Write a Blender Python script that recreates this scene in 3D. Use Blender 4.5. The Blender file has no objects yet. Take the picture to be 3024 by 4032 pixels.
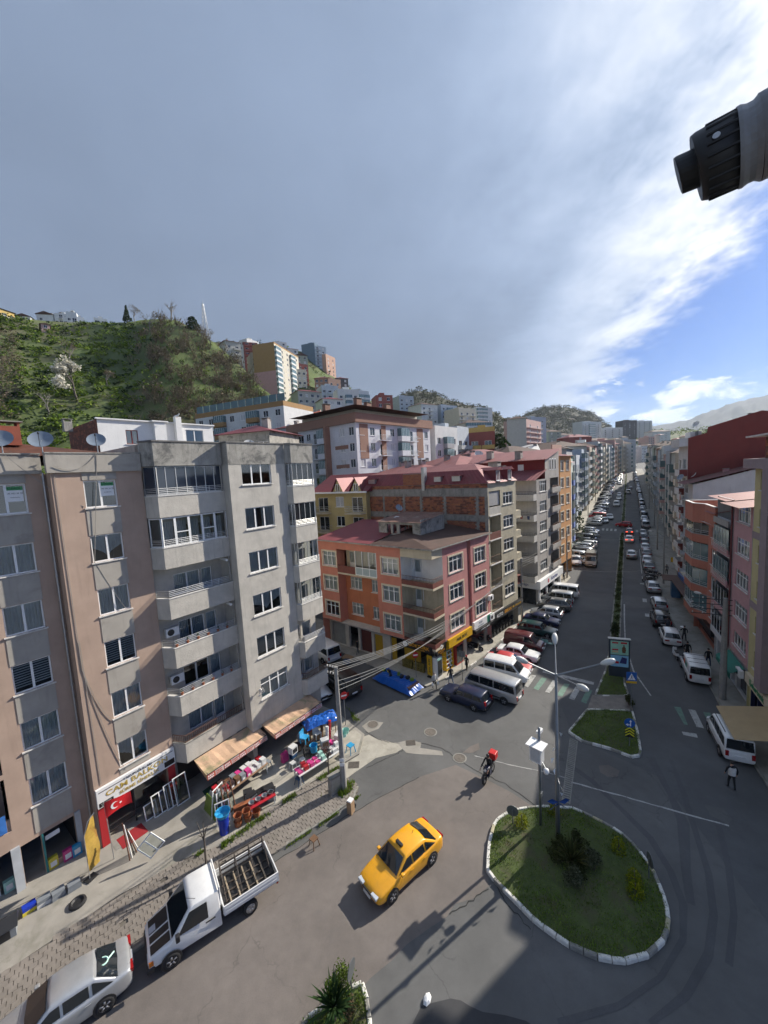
import bpy,bmesh,math,random
from mathutils import Vector,Matrix,noise
from math import sin,cos,pi,radians as rad,sqrt,atan2,tan
random.seed(7); HAZE=True
sc=bpy.context.scene
COL=sc.collection
# ----------------------------- camera
EYE=Vector((0,0,20.0)); FPX=1530.0; CX,CY=1512.0,2016.0
_down=Vector((2364.3-CX,17491.2-CY,FPX)).normalized()
_up=-_down
_fw=Vector((0,0,1)); _Y=(_fw-_up*_fw.dot(_up)).normalized(); _X=_Y.cross(_up)
def cam2world(v):return Vector((v.dot(_X),v.dot(_Y),v.dot(_up)))
cam=bpy.data.cameras.new('camera'); camo=bpy.data.objects.new('camera',cam); COL.objects.link(camo)
cam.sensor_fit='VERTICAL'; cam.sensor_height=36; cam.lens=36*FPX/4032
cam.clip_start=0.05; cam.clip_end=9000
_r=cam2world(Vector((1,0,0))); _u=cam2world(Vector((0,-1,0))); _b=cam2world(Vector((0,0,-1)))
camo.matrix_world=Matrix(((_r.x,_u.x,_b.x,EYE.x),(_r.y,_u.y,_b.y,EYE.y),(_r.z,_u.z,_b.z,EYE.z),(0,0,0,1)))
sc.camera=camo
def ray(px,py):return cam2world(Vector(((px-CX)/FPX,(py-CY)/FPX,1)))
def at(px,py,Y):
 r=ray(px,py); return EYE+r*(Y/r.y)
def gp(px,py,z=0.0):
 r=ray(px,py); return EYE+r*((z-EYE.z)/r.z)
def zt(y):
 d=max(0.,y-50.); return .045*(d*d/40 if d<20 else d-10)
def A(a):return Vector((sin(rad(a)),cos(rad(a)),0))
# ----------------------------- sun, sky, exposure
SUN_AZ,SUN_EL=57.5,30.5
sun_dir=Vector((sin(rad(SUN_AZ))*cos(rad(SUN_EL)),cos(rad(SUN_AZ))*cos(rad(SUN_EL)),sin(rad(SUN_EL))))
sl=bpy.data.lights.new('sun','SUN'); sl.energy=5.0; sl.angle=rad(0.55); sl.color=(1,.93,.82)
so=bpy.data.objects.new('sun',sl); COL.objects.link(so)
so.rotation_euler=sun_dir.to_track_quat('Z','Y').to_euler()
sc.view_settings.view_transform='Standard'; sc.view_settings.look='None'
sc.view_settings.exposure=0.65; sc.view_settings.gamma=1.0
sc.cycles.use_denoising=True; sc.cycles.max_bounces=5; sc.cycles.diffuse_bounces=3; sc.cycles.use_adaptive_sampling=True; sc.cycles.adaptive_threshold=.03; sc.cycles.transparent_max_bounces=8; sc.cycles.caustics_reflective=False; sc.cycles.caustics_refractive=False
W=bpy.data.worlds.new('World'); sc.world=W; W.use_nodes=True
class NT:
 """tiny node-expression helper"""
 def __init__(s,tree):s.t=tree
 def n(s,typ,ins=None,out=0,**kw):
  nd=s.t.nodes.new(typ)
  for k,v in kw.items():setattr(nd,k,v)
  for k,v in (ins or {}).items():
   if isinstance(v,bpy.types.NodeSocket):s.t.links.new(v,nd.inputs[k])
   else:nd.inputs[k].default_value=v
  return nd.outputs[out] if out is not None else nd
 def m(s,op,a,b=0.,c=0.):return s.n('ShaderNodeMath',{0:a,1:b,2:c},operation=op)
 def dot(s,a,v):return s.n('ShaderNodeVectorMath',{0:a,1:tuple(v)},out=1,operation='DOT_PRODUCT')
 def ss(s,x,a,b):return s.n('ShaderNodeMapRange',{0:x,1:a,2:b,3:0.,4:1.},interpolation_type='SMOOTHSTEP')
 def mr(s,x,a,b,c,d):return s.n('ShaderNodeMapRange',{0:x,1:a,2:b,3:c,4:d})
 def mix(s,f,a,b):return s.n('ShaderNodeMix',{0:f,6:a,7:b},out=2,data_type='RGBA')
 def mul(s,f,a,b):return s.n('ShaderNodeMix',{0:f,6:a,7:b},out=2,data_type='RGBA',blend_type='MULTIPLY')
 def noise(s,vec,scale,det=3.,rough=.55,dist=0.):return s.n('ShaderNodeTexNoise',{'Vector':vec,'Scale':scale,'Detail':det,'Roughness':rough,'Distortion':dist})
 def scale(s,vec,v):return s.n('ShaderNodeVectorMath',{0:vec,1:tuple(v)},operation='MULTIPLY')
def build_sky():
 t=W.node_tree; t.nodes.clear(); q=NT(t)
 d=q.n('ShaderNodeTexCoord')
 sky=t.nodes.new('ShaderNodeTexSky'); sky.sky_type='NISHITA'; sky.sun_disc=False
 sky.sun_elevation=rad(SUN_EL); sky.sun_rotation=rad(SUN_AZ); sky.altitude=20; sky.air_density=1.0; sky.dust_density=.6; sky.ozone_density=2.0
 sep=q.n('ShaderNodeSeparateXYZ',{0:d},out=None)
 z=sep.outputs[2]; zc=q.m('MAXIMUM',z,0.0)
 inv=q.m('DIVIDE',1.,q.m('ADD',zc,.16))
 flat=q.n('ShaderNodeVectorMath',{0:d,3:inv},operation='SCALE')
 n1=q.noise(flat,.9,3.,.5,.15); n2=q.noise(q.scale(flat,(1,.75,1)),4.2,5.,.62,.12); n3=q.noise(q.scale(d,(1,1,2.6)),8.,5.,.6,.3)
 a=ray(2350,1560).normalized(); b=ray(3024,800).normalized(); nc=a.cross(b).normalized()
 if nc.dot(ray(600,600))<0:nc=-nc
 e=q.dot(d,nc)
 en=q.m('ADD',e,q.m('ADD',q.m('MULTIPLY',q.m('SUBTRACT',n1,.5),.16),q.m('MULTIPLY',q.m('SUBTRACT',n2,.5),.22)))
 cov=q.ss(en,-.03,.07)
 cs=q.m('MAXIMUM',q.dot(d,sun_dir),0.)
 tw=q.m('POWER',cs,8.)
 L=q.m('ADD',q.m('ADD',.135,q.m('MULTIPLY',zc,.125)),q.m('ADD',q.m('MULTIPLY',tw,.42),q.m('MULTIPLY',q.ss(e,.26,0.),.24)))
 amp=q.m('ADD',.16,q.m('MULTIPLY',tw,2.6))
 L=q.m('MULTIPLY',L,q.m('ADD',1.,q.m('ADD',q.m('MULTIPLY',q.m('SUBTRACT',n2,.5),amp),q.m('MULTIPLY',q.m('SUBTRACT',n1,.5),.55))))
 tint=q.mix(q.ss(L,.18,.85),(.74,.97,1.40,1),(1.0,1.0,.985,1))
 cloudc=q.n('ShaderNodeVectorMath',{0:tint,3:L},operation='SCALE')
 low=q.m('MULTIPLY',q.ss(q.m('ADD',n3,q.mr(zc,0.,.22,.17,-.10)),.53,.61),q.ss(z,.34,.05))
 lowc=q.mix(q.ss(n3,.55,.72),(.62,.69,.78,1),(1.0,.99,.96,1))
 veil=q.m('MULTIPLY',q.ss(zc,.16,0.),.42)
 S=10.0
 def up(c):return q.n('ShaderNodeVectorMath',{0:c,3:S},operation='SCALE')
 base=q.mul(1.,q.n('ShaderNodeHueSaturation',{'Saturation':1.25,'Value':1.0,'Color':sky.outputs[0]}),(.20,.32,.58,1))
 col=q.mix(veil,base,up((.66,.74,.84))); col=q.mix(low,col,up(lowc)); col=q.mix(cov,col,up(cloudc))
 bg=q.n('ShaderNodeBackground',{'Color':col,'Strength':.1})
 o=t.nodes.new('ShaderNodeOutputWorld'); t.links.new(bg,o.inputs[0])
build_sky()
W.cycles.sampling_method='MANUAL'; W.cycles.sample_map_resolution=512
# ----------------------------- materials
MATS={}
def newmat(name):
 m=bpy.data.materials.new(name); m.use_nodes=True; t=m.node_tree; t.nodes.clear(); q=NT(t)
 o=t.nodes.new('ShaderNodeOutputMaterial'); return m,t,q,o
def M(name,col,rough=.8,metal=0.,var=.12,scale=2.,bump=0.,streak=0.,spec=.5,dirt=None,coat=0.,dscale=.7,damt=.5,bscale=None):
 """one surface: base colour with noise variation, optional vertical rain streaks, dirt patches and relief"""
 if name in MATS:return MATS[name]
 m,t,q,o=newmat(name)
 tc=q.n('ShaderNodeTexCoord',out=3)
 c=(*col,1)
 sock=c
 if var or dirt or streak:
  n=q.noise(tc,scale,5.,.6)
  k=q.mr(n,.3,.7,1-var,1+var)
  cc=q.n('ShaderNodeCombineXYZ',{0:k,1:k,2:k})
  sock=q.mul(1.,c,cc)
  if streak:
   s=q.noise(q.scale(tc,(2.2,2.2,.22)),1.6,4.,.65)
   sock=q.mix(q.m('MULTIPLY',q.ss(s,.5,.78),streak),sock,(col[0]*.42,col[1]*.42,col[2]*.42,1))
  if dirt:
   s=q.noise(tc,dscale,7.,.68,.5)
   sock=q.mix(q.m('MULTIPLY',q.ss(s,.5,.66),damt),sock,(*dirt,1))
 ins={'Base Color':sock,'Roughness':rough,'Metallic':metal,'Specular IOR Level':spec,'Coat Weight':coat}
 if bump:
  bn=q.noise(tc,bscale or scale*9,4.,.6)
  ins['Normal']=q.n('ShaderNodeBump',{'Strength':bump,'Distance':.02,'Height':bn})
 p=q.n('ShaderNodeBsdfPrincipled',ins); t.links.new(p,o.inputs[0]); MATS[name]=m; return m
def glassmat(name,tint=(.75,.82,.84),refl=.12,base=(.012,.016,.018)):
 if name in MATS:return MATS[name]
 m,t,q,o=newmat(name)
 tr=q.n('ShaderNodeBsdfTransparent',{0:(*tint,1)}); gl=q.n('ShaderNodeBsdfGlossy',{0:(.9,.93,.95,1),1:.04})
 fr=q.n('ShaderNodeFresnel',{0:1.5}); f=q.m('ADD',q.m('MULTIPLY',fr,1.6),refl*.4)
 x=q.n('ShaderNodeMixShader',{0:f,1:tr,2:gl}); t.links.new(x,o.inputs[0]); MATS[name]=m; return m
def darkglass(name,col=(.015,.02,.024),rough=.06):return M(name,col,rough,var=0,spec=.9)
def emit(name,col,s):
 if name in MATS:return MATS[name]
 m,t,q,o=newmat(name); e=q.n('ShaderNodeEmission',{0:(*col,1),1:s}); t.links.new(e,o.inputs[0]); MATS[name]=m; return m
def attrmat(name,rough=.75,trans=.25,k=1.0):
 """foliage: colour of each leaf from its own 'leaf' attribute, a little light through the leaf"""
 if name in MATS:return MATS[name]
 m,t,q,o=newmat(name)
 a=q.n('ShaderNodeAttribute',attribute_name='leaf')
 d=q.n('ShaderNodeBsdfDiffuse',{0:a}); tl=q.n('ShaderNodeBsdfTranslucent',{0:a})
 x=q.n('ShaderNodeMixShader',{0:trans,1:d,2:tl}); t.links.new(x,o.inputs[0]); MATS[name]=m; return m
# ----------------------------- mesh helpers
class MB:
 def __init__(s):s.v=[]; s.f=[]; s.m=[]
 def add(s,vs,fs,mat=0,T=None):
  o=len(s.v); s.v+=[tuple(T@Vector(v)) for v in vs] if T is not None else [tuple(v) for v in vs]
  s.f+=[tuple(i+o for i in f) for f in fs]; s.m+=[mat]*len(fs); return s
 def box(s,x0,x1,y0,y1,z0,z1,mat=0,T=None):
  return s.add([(x0,y0,z0),(x1,y0,z0),(x1,y1,z0),(x0,y1,z0),(x0,y0,z1),(x1,y0,z1),(x1,y1,z1),(x0,y1,z1)],[(0,3,2,1),(4,5,6,7),(0,1,5,4),(1,2,6,5),(2,3,7,6),(3,0,4,7)],mat,T)
 def quad(s,a,b,c,d,mat=0):return s.add([a,b,c,d],[(0,1,2,3)],mat)
 def poly(s,pts,mat=0):return s.add(pts,[tuple(range(len(pts)))],mat)
 def prism(s,pts,z0,z1,mat=0,T=None):
  """pts counter-clockwise seen from above"""
  n=len(pts); vs=[(p[0],p[1],z0) for p in pts]+[(p[0],p[1],z1) for p in pts]
  return s.add(vs,[tuple(range(n-1,-1,-1)),tuple(range(n,2*n))]+[(i,(i+1)%n,n+(i+1)%n,n+i) for i in range(n)],mat,T)
 def tube(s,pts,r,n=8,mat=0,cap=True):
  """round bar along points; r a number or one per point"""
  P=[Vector(p) for p in pts]; R=r if isinstance(r,(list,tuple)) else [r]*len(P); vs=[]; fs=[]; N=len(P)
  for i,p in enumerate(P):
   d=(P[min(i+1,N-1)]-P[max(i-1,0)]).normalized()
   a=d.orthogonal().normalized() if i==0 else (pa-d*pa.dot(d)).normalized()
   pa=a; b=d.cross(a)
   for k in range(n):w=2*pi*k/n; vs.append(p+(a*cos(w)+b*sin(w))*R[i])
  for i in range(N-1):
   for k in range(n):fs.append((i*n+k,i*n+(k+1)%n,(i+1)*n+(k+1)%n,(i+1)*n+k))
  if cap:fs+=[tuple(range(n-1,-1,-1)),tuple(range((N-1)*n,N*n))]
  return s.add(vs,fs,mat)
 def lathe(s,prof,n=12,mat=0,T=None,cap=True):
  vs=[]; fs=[]
  for r,z in prof:
   for k in range(n):w=2*pi*k/n; vs.append((r*cos(w),r*sin(w),z))
  for i in range(len(prof)-1):
   for k in range(n):fs.append((i*n+k,i*n+(k+1)%n,(i+1)*n+(k+1)%n,(i+1)*n+k))
  if cap:fs+=[tuple(range(n-1,-1,-1)),tuple(range((len(prof)-1)*n,len(prof)*n))]
  return s.add(vs,fs,mat,T)
 def mesh(s,name,mats,smooth=False):
  me=bpy.data.meshes.new(name); me.from_pydata(s.v,[],s.f)
  for m in (mats if isinstance(mats,(list,tuple)) else [mats]):me.materials.append(m)
  if any(s.m):me.polygons.foreach_set('material_index',s.m)
  if smooth:me.polygons.foreach_set('use_smooth',[True]*len(s.f))
  me.update(); return me
 def obj(s,name,mats,parent=None,loc=(0,0,0),rz=0.,smooth=False,rot=None):return ob(name,s.mesh(name,mats,smooth),parent,loc,rz,rot)
def ob(name,data,parent=None,loc=(0,0,0),rz=0.,rot=None,scale=None):
 o=bpy.data.objects.new(name,data); COL.objects.link(o); o.parent=parent; o.location=loc
 o.rotation_euler=rot if rot else (0,0,rz)
 if scale:o.scale=scale
 return o
def tag(o,label,cat,group=None,kind=None):
 if label:o['label']=label
 if cat:o['category']=cat
 if group:o['group']=group
 if kind:o['kind']=kind
 return o
def thing(name,label,cat,loc=(0,0,0),rz=0.,group=None):return tag(ob(name,None,None,loc,rz),label,cat,group)
def struct(o):o['kind']='structure'; return o
def copytree(o,parent=None):
 c=o.copy(); COL.objects.link(c); c.parent=parent
 for ch in list(o.children):copytree(ch,c)
 return c
def RZ(az):return rad(90-az)
def smooth_bevel(o,w=.02,seg=2):
 b=o.modifiers.new('bevel','BEVEL'); b.width=w; b.segments=seg; b.limit_method='ANGLE'; return o
def text(name,body,parent,loc,size,mat,rot=(pi/2,0,0),ext=.006,align='CENTER',sx=1.0,bold=0.):
 cu=bpy.data.curves.new(name,'FONT'); cu.body=body; cu.size=size; cu.extrude=ext; cu.align_x=align; cu.align_y='CENTER'; cu.offset=bold
 cu.resolution_u=2
 tmp=bpy.data.objects.new(name,cu); me=bpy.data.meshes.new_from_object(tmp); bpy.data.objects.remove(tmp)
 me.materials.clear(); me.materials.append(mat); o=ob(name,me,parent,loc,rot=rot); o.scale=(sx,1,1); return o
ORD='first second third fourth fifth sixth seventh eighth ninth tenth eleventh twelfth thirteenth fourteenth fifteenth sixteenth seventeenth eighteenth nineteenth twentieth'.split()
def ordn(i):
 if i<20:return ORD[i]
 tens=['twenty','thirty','forty','fifty','sixty','seventy','eighty','ninety'][(i+1)//10-2]; r=(i+1)%10
 return tens[:-1]+'ieth' if r==0 else tens+'-'+ORD[r-1]
# ----------------------------- frames of the place
def zt(y):
 d=max(0.,min(y,470.)-50.); return .045*(d*d/40 if d<20 else d-10)
S0=Vector((23.6,39.5,0)); SE=A(32.3); SR=A(122.3)
def sp(t,q,dz=0.):
 p=S0+SE*t+SR*q; p.z=zt(p.y)+dz; return p
LP=Vector((-17.798,18.420,0)); LA=37.0; LE=A(37); LI=A(-53)
def lp(x,y,z=0.):return LP+LE*x+LI*y+Vector((0,0,z))
# ----------------------------- ground materials
def asphaltmat(name,col,spots,crack=.35):
 m,t,q,o=newmat(name); tc=q.n('ShaderNodeTexCoord',out=3)
 n=q.noise(tc,.23,5.,.6); f=q.noise(tc,46.,3.,.7); g=q.noise(tc,1.7,6.,.65,.4)
 k=q.m('MULTIPLY',q.mr(n,.3,.7,.80,1.2),q.m('MULTIPLY',q.mr(f,.25,.75,.78,1.22),q.mr(g,.3,.7,.9,1.1)))
 c=q.mul(1.,(*col,1),q.n('ShaderNodeCombineXYZ',{0:k,1:k,2:k}))
 c=q.mix(q.m('MULTIPLY',q.ss(q.noise(tc,.55,7.,.7,.8),.56,.68),.38),c,(*spots,1))
 v=q.n('ShaderNodeTexVoronoi',{'Vector':q.n('ShaderNodeVectorMath',{0:tc,1:q.n('ShaderNodeVectorMath',{0:q.n('ShaderNodeTexNoise',{'Vector':tc,'Scale':1.3,'Detail':5.},out=1),1:(1.1,1.1,1.1)},operation='MULTIPLY')},operation='ADD'),'Scale':.33},feature='DISTANCE_TO_EDGE')
 ck=q.m('MULTIPLY',q.m('SUBTRACT',1.,q.ss(v,0.,.012)),q.m('MULTIPLY',q.ss(q.noise(tc,.21,3.),.48,.6),crack))
 c=q.mix(ck,c,(.025,.025,.025,1))
 ds=q.ss(q.noise(tc,3.1,4.,.7),.68,.74); c=q.mix(q.m('MULTIPLY',ds,.35),c,(.03,.03,.03,1))
 b=q.n('ShaderNodeBump',{'Strength':.55,'Distance':.012,'Height':f})
 p=q.n('ShaderNodeBsdfPrincipled',{'Base Color':c,'Roughness':q.mr(g,.3,.7,.74,.92),'Normal':b,'Specular IOR Level':.35}); t.links.new(p,o.inputs[0]); MATS[name]=m; return m
ASPH=asphaltmat('asphalt',(.115,.114,.111),(.085,.085,.083))
ASPB=asphaltmat('asphalt_worn',(.158,.138,.124),(.13,.12,.112),.3)
ASPD=asphaltmat('asphalt_street',(.098,.099,.100),(.078,.078,.079),.15)
ASPK=asphaltmat('asphalt_black',(.05,.05,.052),(.04,.04,.04),0.)
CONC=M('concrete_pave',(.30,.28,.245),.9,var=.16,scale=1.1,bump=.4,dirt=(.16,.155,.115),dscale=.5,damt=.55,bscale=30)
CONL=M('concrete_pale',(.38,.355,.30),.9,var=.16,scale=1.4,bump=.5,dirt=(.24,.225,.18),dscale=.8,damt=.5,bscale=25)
PAVE=M('paving',(.215,.19,.165),.9,var=.22,scale=1.5,bump=.3,dirt=(.12,.11,.085),dscale=.6,damt=.4)
PAVD=M('paving_bed',(.135,.12,.10),.95,var=.2)
KERBW=M('kerb_white',(.66,.64,.59),.8,var=.12,scale=5,dirt=(.25,.24,.20),dscale=2.5,damt=.7,bump=.3)
KERBG=M('kerb_grey',(.25,.24,.215),.9,var=.18,scale=4,bump=.3,dirt=(.15,.16,.10),dscale=2.,damt=.5)
KERBY=M('kerb_yellow',(.45,.40,.27),.9,var=.18,scale=4,bump=.3,dirt=(.25,.24,.18),dscale=2.,damt=.6)
WHITEP=M('road_paint',(.40,.40,.38),.8,var=.18,scale=3,dirt=(.15,.15,.145),dscale=2.6,damt=.85)
GREENP=M('road_paint_green',(.13,.225,.175),.8,var=.15,scale=3,dirt=(.11,.12,.115),dscale=2.6,damt=.8)
SOIL=M('soil',(.062,.085,.022),.95,var=.3,scale=3,bump=.6,dirt=(.075,.060,.038),dscale=.8,damt=.7)
CRACK=M('crack',(.03,.03,.028),.95,var=.2)
IRON=M('cast_iron',(.16,.14,.12),.8,.3,var=.25,scale=14,bump=.8)
# ----------------------------- ground sheet
def ground():
 mb=MB(); xs=[-1500,-700,-400]+list(range(-240,481,40))+[560,700,1000,1600]; ys=[-160,-80,-40,0,30,50,54,58,62,66,70,90,130,180,240,300,360,420,470,600,900,1400,2200,3400]
 for y in ys:
  for x in xs:mb.v.append((x,y,zt(y)))
 n=len(xs)
 for j in range(len(ys)-1):
  for i in range(n-1):mb.f.append((j*n+i,j*n+i+1,(j+1)*n+i+1,(j+1)*n+i)); mb.m.append(0)
 struct(mb.obj('ground',ASPH))
ground()
def sheet(name,pts,z,mat,kind='structure',parent=None):
 mb=MB(); mb.poly([(p[0],p[1],z) for p in pts]); me=mb.mesh(name,mat)
 bm=bmesh.new(); bm.from_mesh(me)
 if bm.faces[:] and bm.faces[:][0].normal.z<0:bmesh.ops.reverse_faces(bm,faces=bm.faces[:])
 bmesh.ops.triangulate(bm,faces=bm.faces[:]); bm.to_mesh(me); bm.free()
 o=ob(name,me,parent)
 if kind and not parent:o['kind']=kind
 return o
def pxs(pts,z=0.):return [gp(x,y,z) for x,y in pts]
def slab(name,pts,z0,z1,mat):
 """raised paved area from an outline"""
 a=sum(pts[i][0]*pts[(i+1)%len(pts)][1]-pts[(i+1)%len(pts)][0]*pts[i][1] for i in range(len(pts)))
 if a<0:pts=pts[::-1]
 mb=MB(); mb.prism(pts,z0,z1); me=mb.mesh(name,mat); bm=bmesh.new(); bm.from_mesh(me); bmesh.ops.triangulate(bm,faces=[f for f in bm.faces if len(f.verts)>4]); bm.to_mesh(me); bm.free()
 return struct(ob(name,me))
def ribbon(mb,pts,w,z,mat=0):
 P=[Vector((p[0],p[1],z)) for p in pts]; vs=[]
 for i,p in enumerate(P):
  d=(P[min(i+1,len(P)-1)]-P[max(i-1,0)]); d.z=0; d.normalize(); nrm=Vector((-d.y,d.x,0)); ww=w*random.uniform(.6,1.3)
  vs+=[p+nrm*ww/2,p-nrm*ww/2]
 mb.add(vs,[(2*i+1,2*i+3,2*i+2,2*i) for i in range(len(P)-1)],mat)
def jag(pts,k=.06,n=6):
 out=[]
 for a,b in zip(pts,pts[1:]):
  for i in range(n):
   f=i/n; p=Vector(a).lerp(Vector(b),f); out.append((p[0]+random.uniform(-k,k),p[1]+random.uniform(-k,k)))
 return out+[tuple(pts[-1][:2])]
sheet('road',pxs([(250,4060),(620,3742),(1000,3448),(1330,3235),(1500,3135),(1650,3060),(1795,3012),(1900,3062),(2010,3118),(2105,3180),(1990,3215),(1945,3290),(1918,3400),(1925,3490),(1860,3540),(1790,3560),(1760,3610),(1690,3655),(1600,3720),(1545,3780),(1460,3850),(1400,3920),(1300,4060)]),.004,ASPB)
sheet('main_road',[sp(-9,8.2),sp(20,6.4),sp(20,-6),sp(-5,-6.5),(13.4,28.5),(13.0,26.6),(15.2,24.2),(16.5,22.6),(15.5,15),(12.5,8),(9,4),(22,4),(24,22)],.004,ASPD)
def roadstrip():
 mb=MB(); ts=[20,22,25,28,32,36,50,80,120,170,230,300,360]; vs=[]
 for t in ts:vs+=[sp(t,-9.2 if t>24 else -7.5,.004),sp(t,6.6,.004)]
 mb.add(vs,[(2*i,2*i+1,2*i+3,2*i+2) for i in range(len(ts)-1)]); struct(mb.obj('main_road_far',ASPD))
roadstrip()
sheet('asphalt_patch',pxs([(1610,4060),(1660,3960),(1720,3945),(1775,3932),(1815,3940),(1850,3962),(1900,3985),(1990,3998),(2070,4020),(2130,4060)]),.009,ASPK)
sheet('concrete_patch',pxs([(1345,2985),(1420,2905),(1452,2893),(1480,2908),(1540,2922),(1568,2925),(1590,2945),(1558,2965),(1480,2985),(1400,3040),(1360,3070)]),.007,CONL)
sheet('concrete_patch',pxs([(1563,2925),(1610,2913),(1660,2925),(1655,2945),(1740,2958),(1745,2975),(1650,2970),(1600,2965)]),.0075,CONC)
sheet('concrete_patch',pxs([(1425,2860),(1455,2838),(1510,2845),(1490,2870),(1450,2885)]),.0072,CONC)
sheet('asphalt_patch',pxs([(1850,2940),(1885,2925),(1890,2950),(1860,2965),(1820,2965)]),.0074,ASPB)
sheet('asphalt_patch',pxs([(2358,3015),(2395,3012),(2440,3035),(2430,3060),(2390,3058),(2362,3040)]),.0072,ASPB)
sheet('asphalt_patch',pxs([(2775,3170),(2850,3185),(2885,3228),(2865,3245),(2800,3212)]),.0078,ASPH)
cr=MB()
for line in ([(1440,2880),(1500,2915),(1530,2922),(1575,2926)],[(1655,2925),(1740,2948),(1800,2985),(1880,3040),(1990,3085),(2110,3175)],[(1590,2950),(1560,2970),(1520,2988),(1440,3025)],[(620,3745),(1000,3450),(1330,3236),(1500,3136),(1650,3060)],[(1920,3500),(1860,3545),(1770,3600)],[(1955,3490),(2010,3575),(2090,3660)]):
 ribbon(cr,jag(pxs(line)),.045,.0105)
struct(cr.obj('road_seam',CRACK))
wp=MB()
for line,w in (([(1870,2977),(2000,3010),(2150,3040),(2250,3070)],.06),([(2250,3080),(2450,3135),(2690,3202),(2870,3252)],.10)):ribbon(wp,jag(pxs(line),.02),w,.0115)
def ppoly(mb,pts,z,mat=0):
 P=pxs(pts,z); mb.poly([p for p in P],mat)
struct(wp.obj('road_scratch',WHITEP))
tm=MB()
for line,w in (([(2240,3010),(2330,3075),(2440,3180),(2560,3300),(2640,3430),(2690,3560),(2690,3700),(2600,3850),(2440,3960),(2200,4030)],.30),([(2640,2990),(2690,3120),(2740,3280),(2790,3440),(2810,3600),(2790,3760),(2700,3920),(2560,4030)],.28),([(2830,3250),(2870,3420),(2890,3600),(2870,3800)],.25),([(2560,2980),(2640,3130),(2690,3240),(2700,3420),(2720,3560)],.5)):ribbon(tm,pxs(line),w,.0095)
struct(tm.obj('tyre_marks',asphaltmat('asphalt_rubbed',(.088,.088,.09),(.076,.076,.077),0.)))
Z4=lambda x,y:(1800+x/2.37,2300+y/2.37)
Z9=lambda x,y:(2600+x/3.913,2750+y/3.913)
tops=[(690,845,738,853),(790,870,840,880),(893,895,943,905),(1000,925,1050,935),(1105,955,1158,965),(1210,980,1262,992)]
bots=[(620,945,662,962),(712,972,757,990),(820,1005,865,1015),(928,1035,980,1050),(1040,1065,1092,1083),(1155,1095,1205,1115)]
zx=thing('pedestrian_crossing','white and green striped crossing in front of the parked white van','crossing')
for i,(a,b) in enumerate(zip(tops,bots)):
 mb=MB(); ppoly(mb,[Z4(b[0],b[1]),Z4(b[2],b[3]),Z4(a[2],a[3]),Z4(a[0],a[1])],.0125); mb.obj('stripe',GREENP if i%2 else WHITEP,zx)
mb=MB(); ppoly(mb,[Z4(795,824),Z4(1272,940),Z4(1280,915),Z4(805,803)],.0125); mb.obj('stop_line',WHITEP,zx)
zx=thing('pedestrian_crossing','faded green and white crossing ahead of the white van with roof rails','crossing')
for m_,pts in ((GREENP,[(210,125),(370,402),(425,410),(315,138)]),(WHITEP,[(430,165),(560,440),(675,462),(540,180)]),(GREENP,[(655,205),(790,450),(860,430),(765,220)]),(WHITEP,[(870,248),(915,345),(1035,370),(962,260)])):
 mb=MB(); ppoly(mb,[Z9(*p) for p in pts],.0125); mb.obj('stripe',m_,zx)
mb=MB(); ppoly(mb,[Z9(*p) for p in [(330,510),(355,562),(580,607),(555,543)]],.0125); mb.obj('stop_line',WHITEP,zx)
zx=thing('pedestrian_crossing','distant white striped crossing over the main street','crossing')
for i in range(11):
 q=-4.6+i*.95-.1
 if -1.0<q<.9:continue
 mb=MB(); mb.quad(sp(70.5,q,.014),sp(70.5,q+.5,.014),sp(73.5,q+.5,.014),sp(73.5,q,.014)); mb.obj('stripe',WHITEP,zx)
mk=MB()
for t,q,l,w in ((18,3.0,1.6,.5),(26,2.9,1.6,.5),(12,3.1,1.2,.45),(32,2.2,1.1,.3)):mk.quad(sp(t,q,.0125),sp(t,q+w,.0125),sp(t+l,q+w,.0125),sp(t+l,q,.0125))
ribbon(mk,[sp(-8,2.9),sp(-4,1.7),sp(2,1.0),sp(10,.85),sp(16,.8)],.13,.0125)
mb=MB(); ts=[i*4 for i in range(4,40)]
for t in ts[3:9]:mk.quad(sp(t,3.2,.0125),sp(t,3.32,.0125),sp(t+4,3.32,.0125),sp(t+4,3.2,.0125))
struct(mk.obj('road_marking',WHITEP))
# ----------------------------- pavements
apron=[lp(*p) for p in [(-9,1.5),(-9,-2.0),(-2.8,-3.1),(1.3,-3.7),(4.3,-4.7),(5.7,-5.6),(8.5,-5.9),(10.8,-6.3),(13.6,-7.0),(15.2,-7.4),(17.0,-6.4),(17.9,-2.8),(17.9,11),(-9,11)]]
slab('pavement_left',apron,-.3,.125,CONC)
sheet('concrete_patch',[lp(*p) for p in [(5.9,-5.4),(8.5,-5.75),(10.8,-6.15),(13.6,-6.85),(15.2,-7.2),(16.8,-6.3),(17.6,-3),(17.4,-2.5),(11,-2.6),(6.3,-2.0)]],.130,CONL)
strip_in=[(-9,-2.0),(-2.8,-3.1),(1.3,-3.7),(4.3,-4.7),(5.7,-5.6),(8.5,-5.9),(10.8,-6.3),(13.0,-6.9)]
strip_out=[(12.9,-9.3),(12.2,-9.6),(10.2,-9.2),(6.3,-8.1),(.7,-6.8),(-9,-4.6)]
paved=[lp(*p) for p in strip_in+strip_out]
sw=slab('paver_pavement',paved,-.3,.085,PAVD)
def inpoly(p,poly):
 c=False; n=len(poly)
 for i in range(n):
  a,b=poly[i],poly[i-1]
  if (a[1]>p[1])!=(b[1]>p[1]) and p[0]<(b[0]-a[0])*(p[1]-a[1])/(b[1]-a[1])+a[0]:c= not c
 return c
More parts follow.
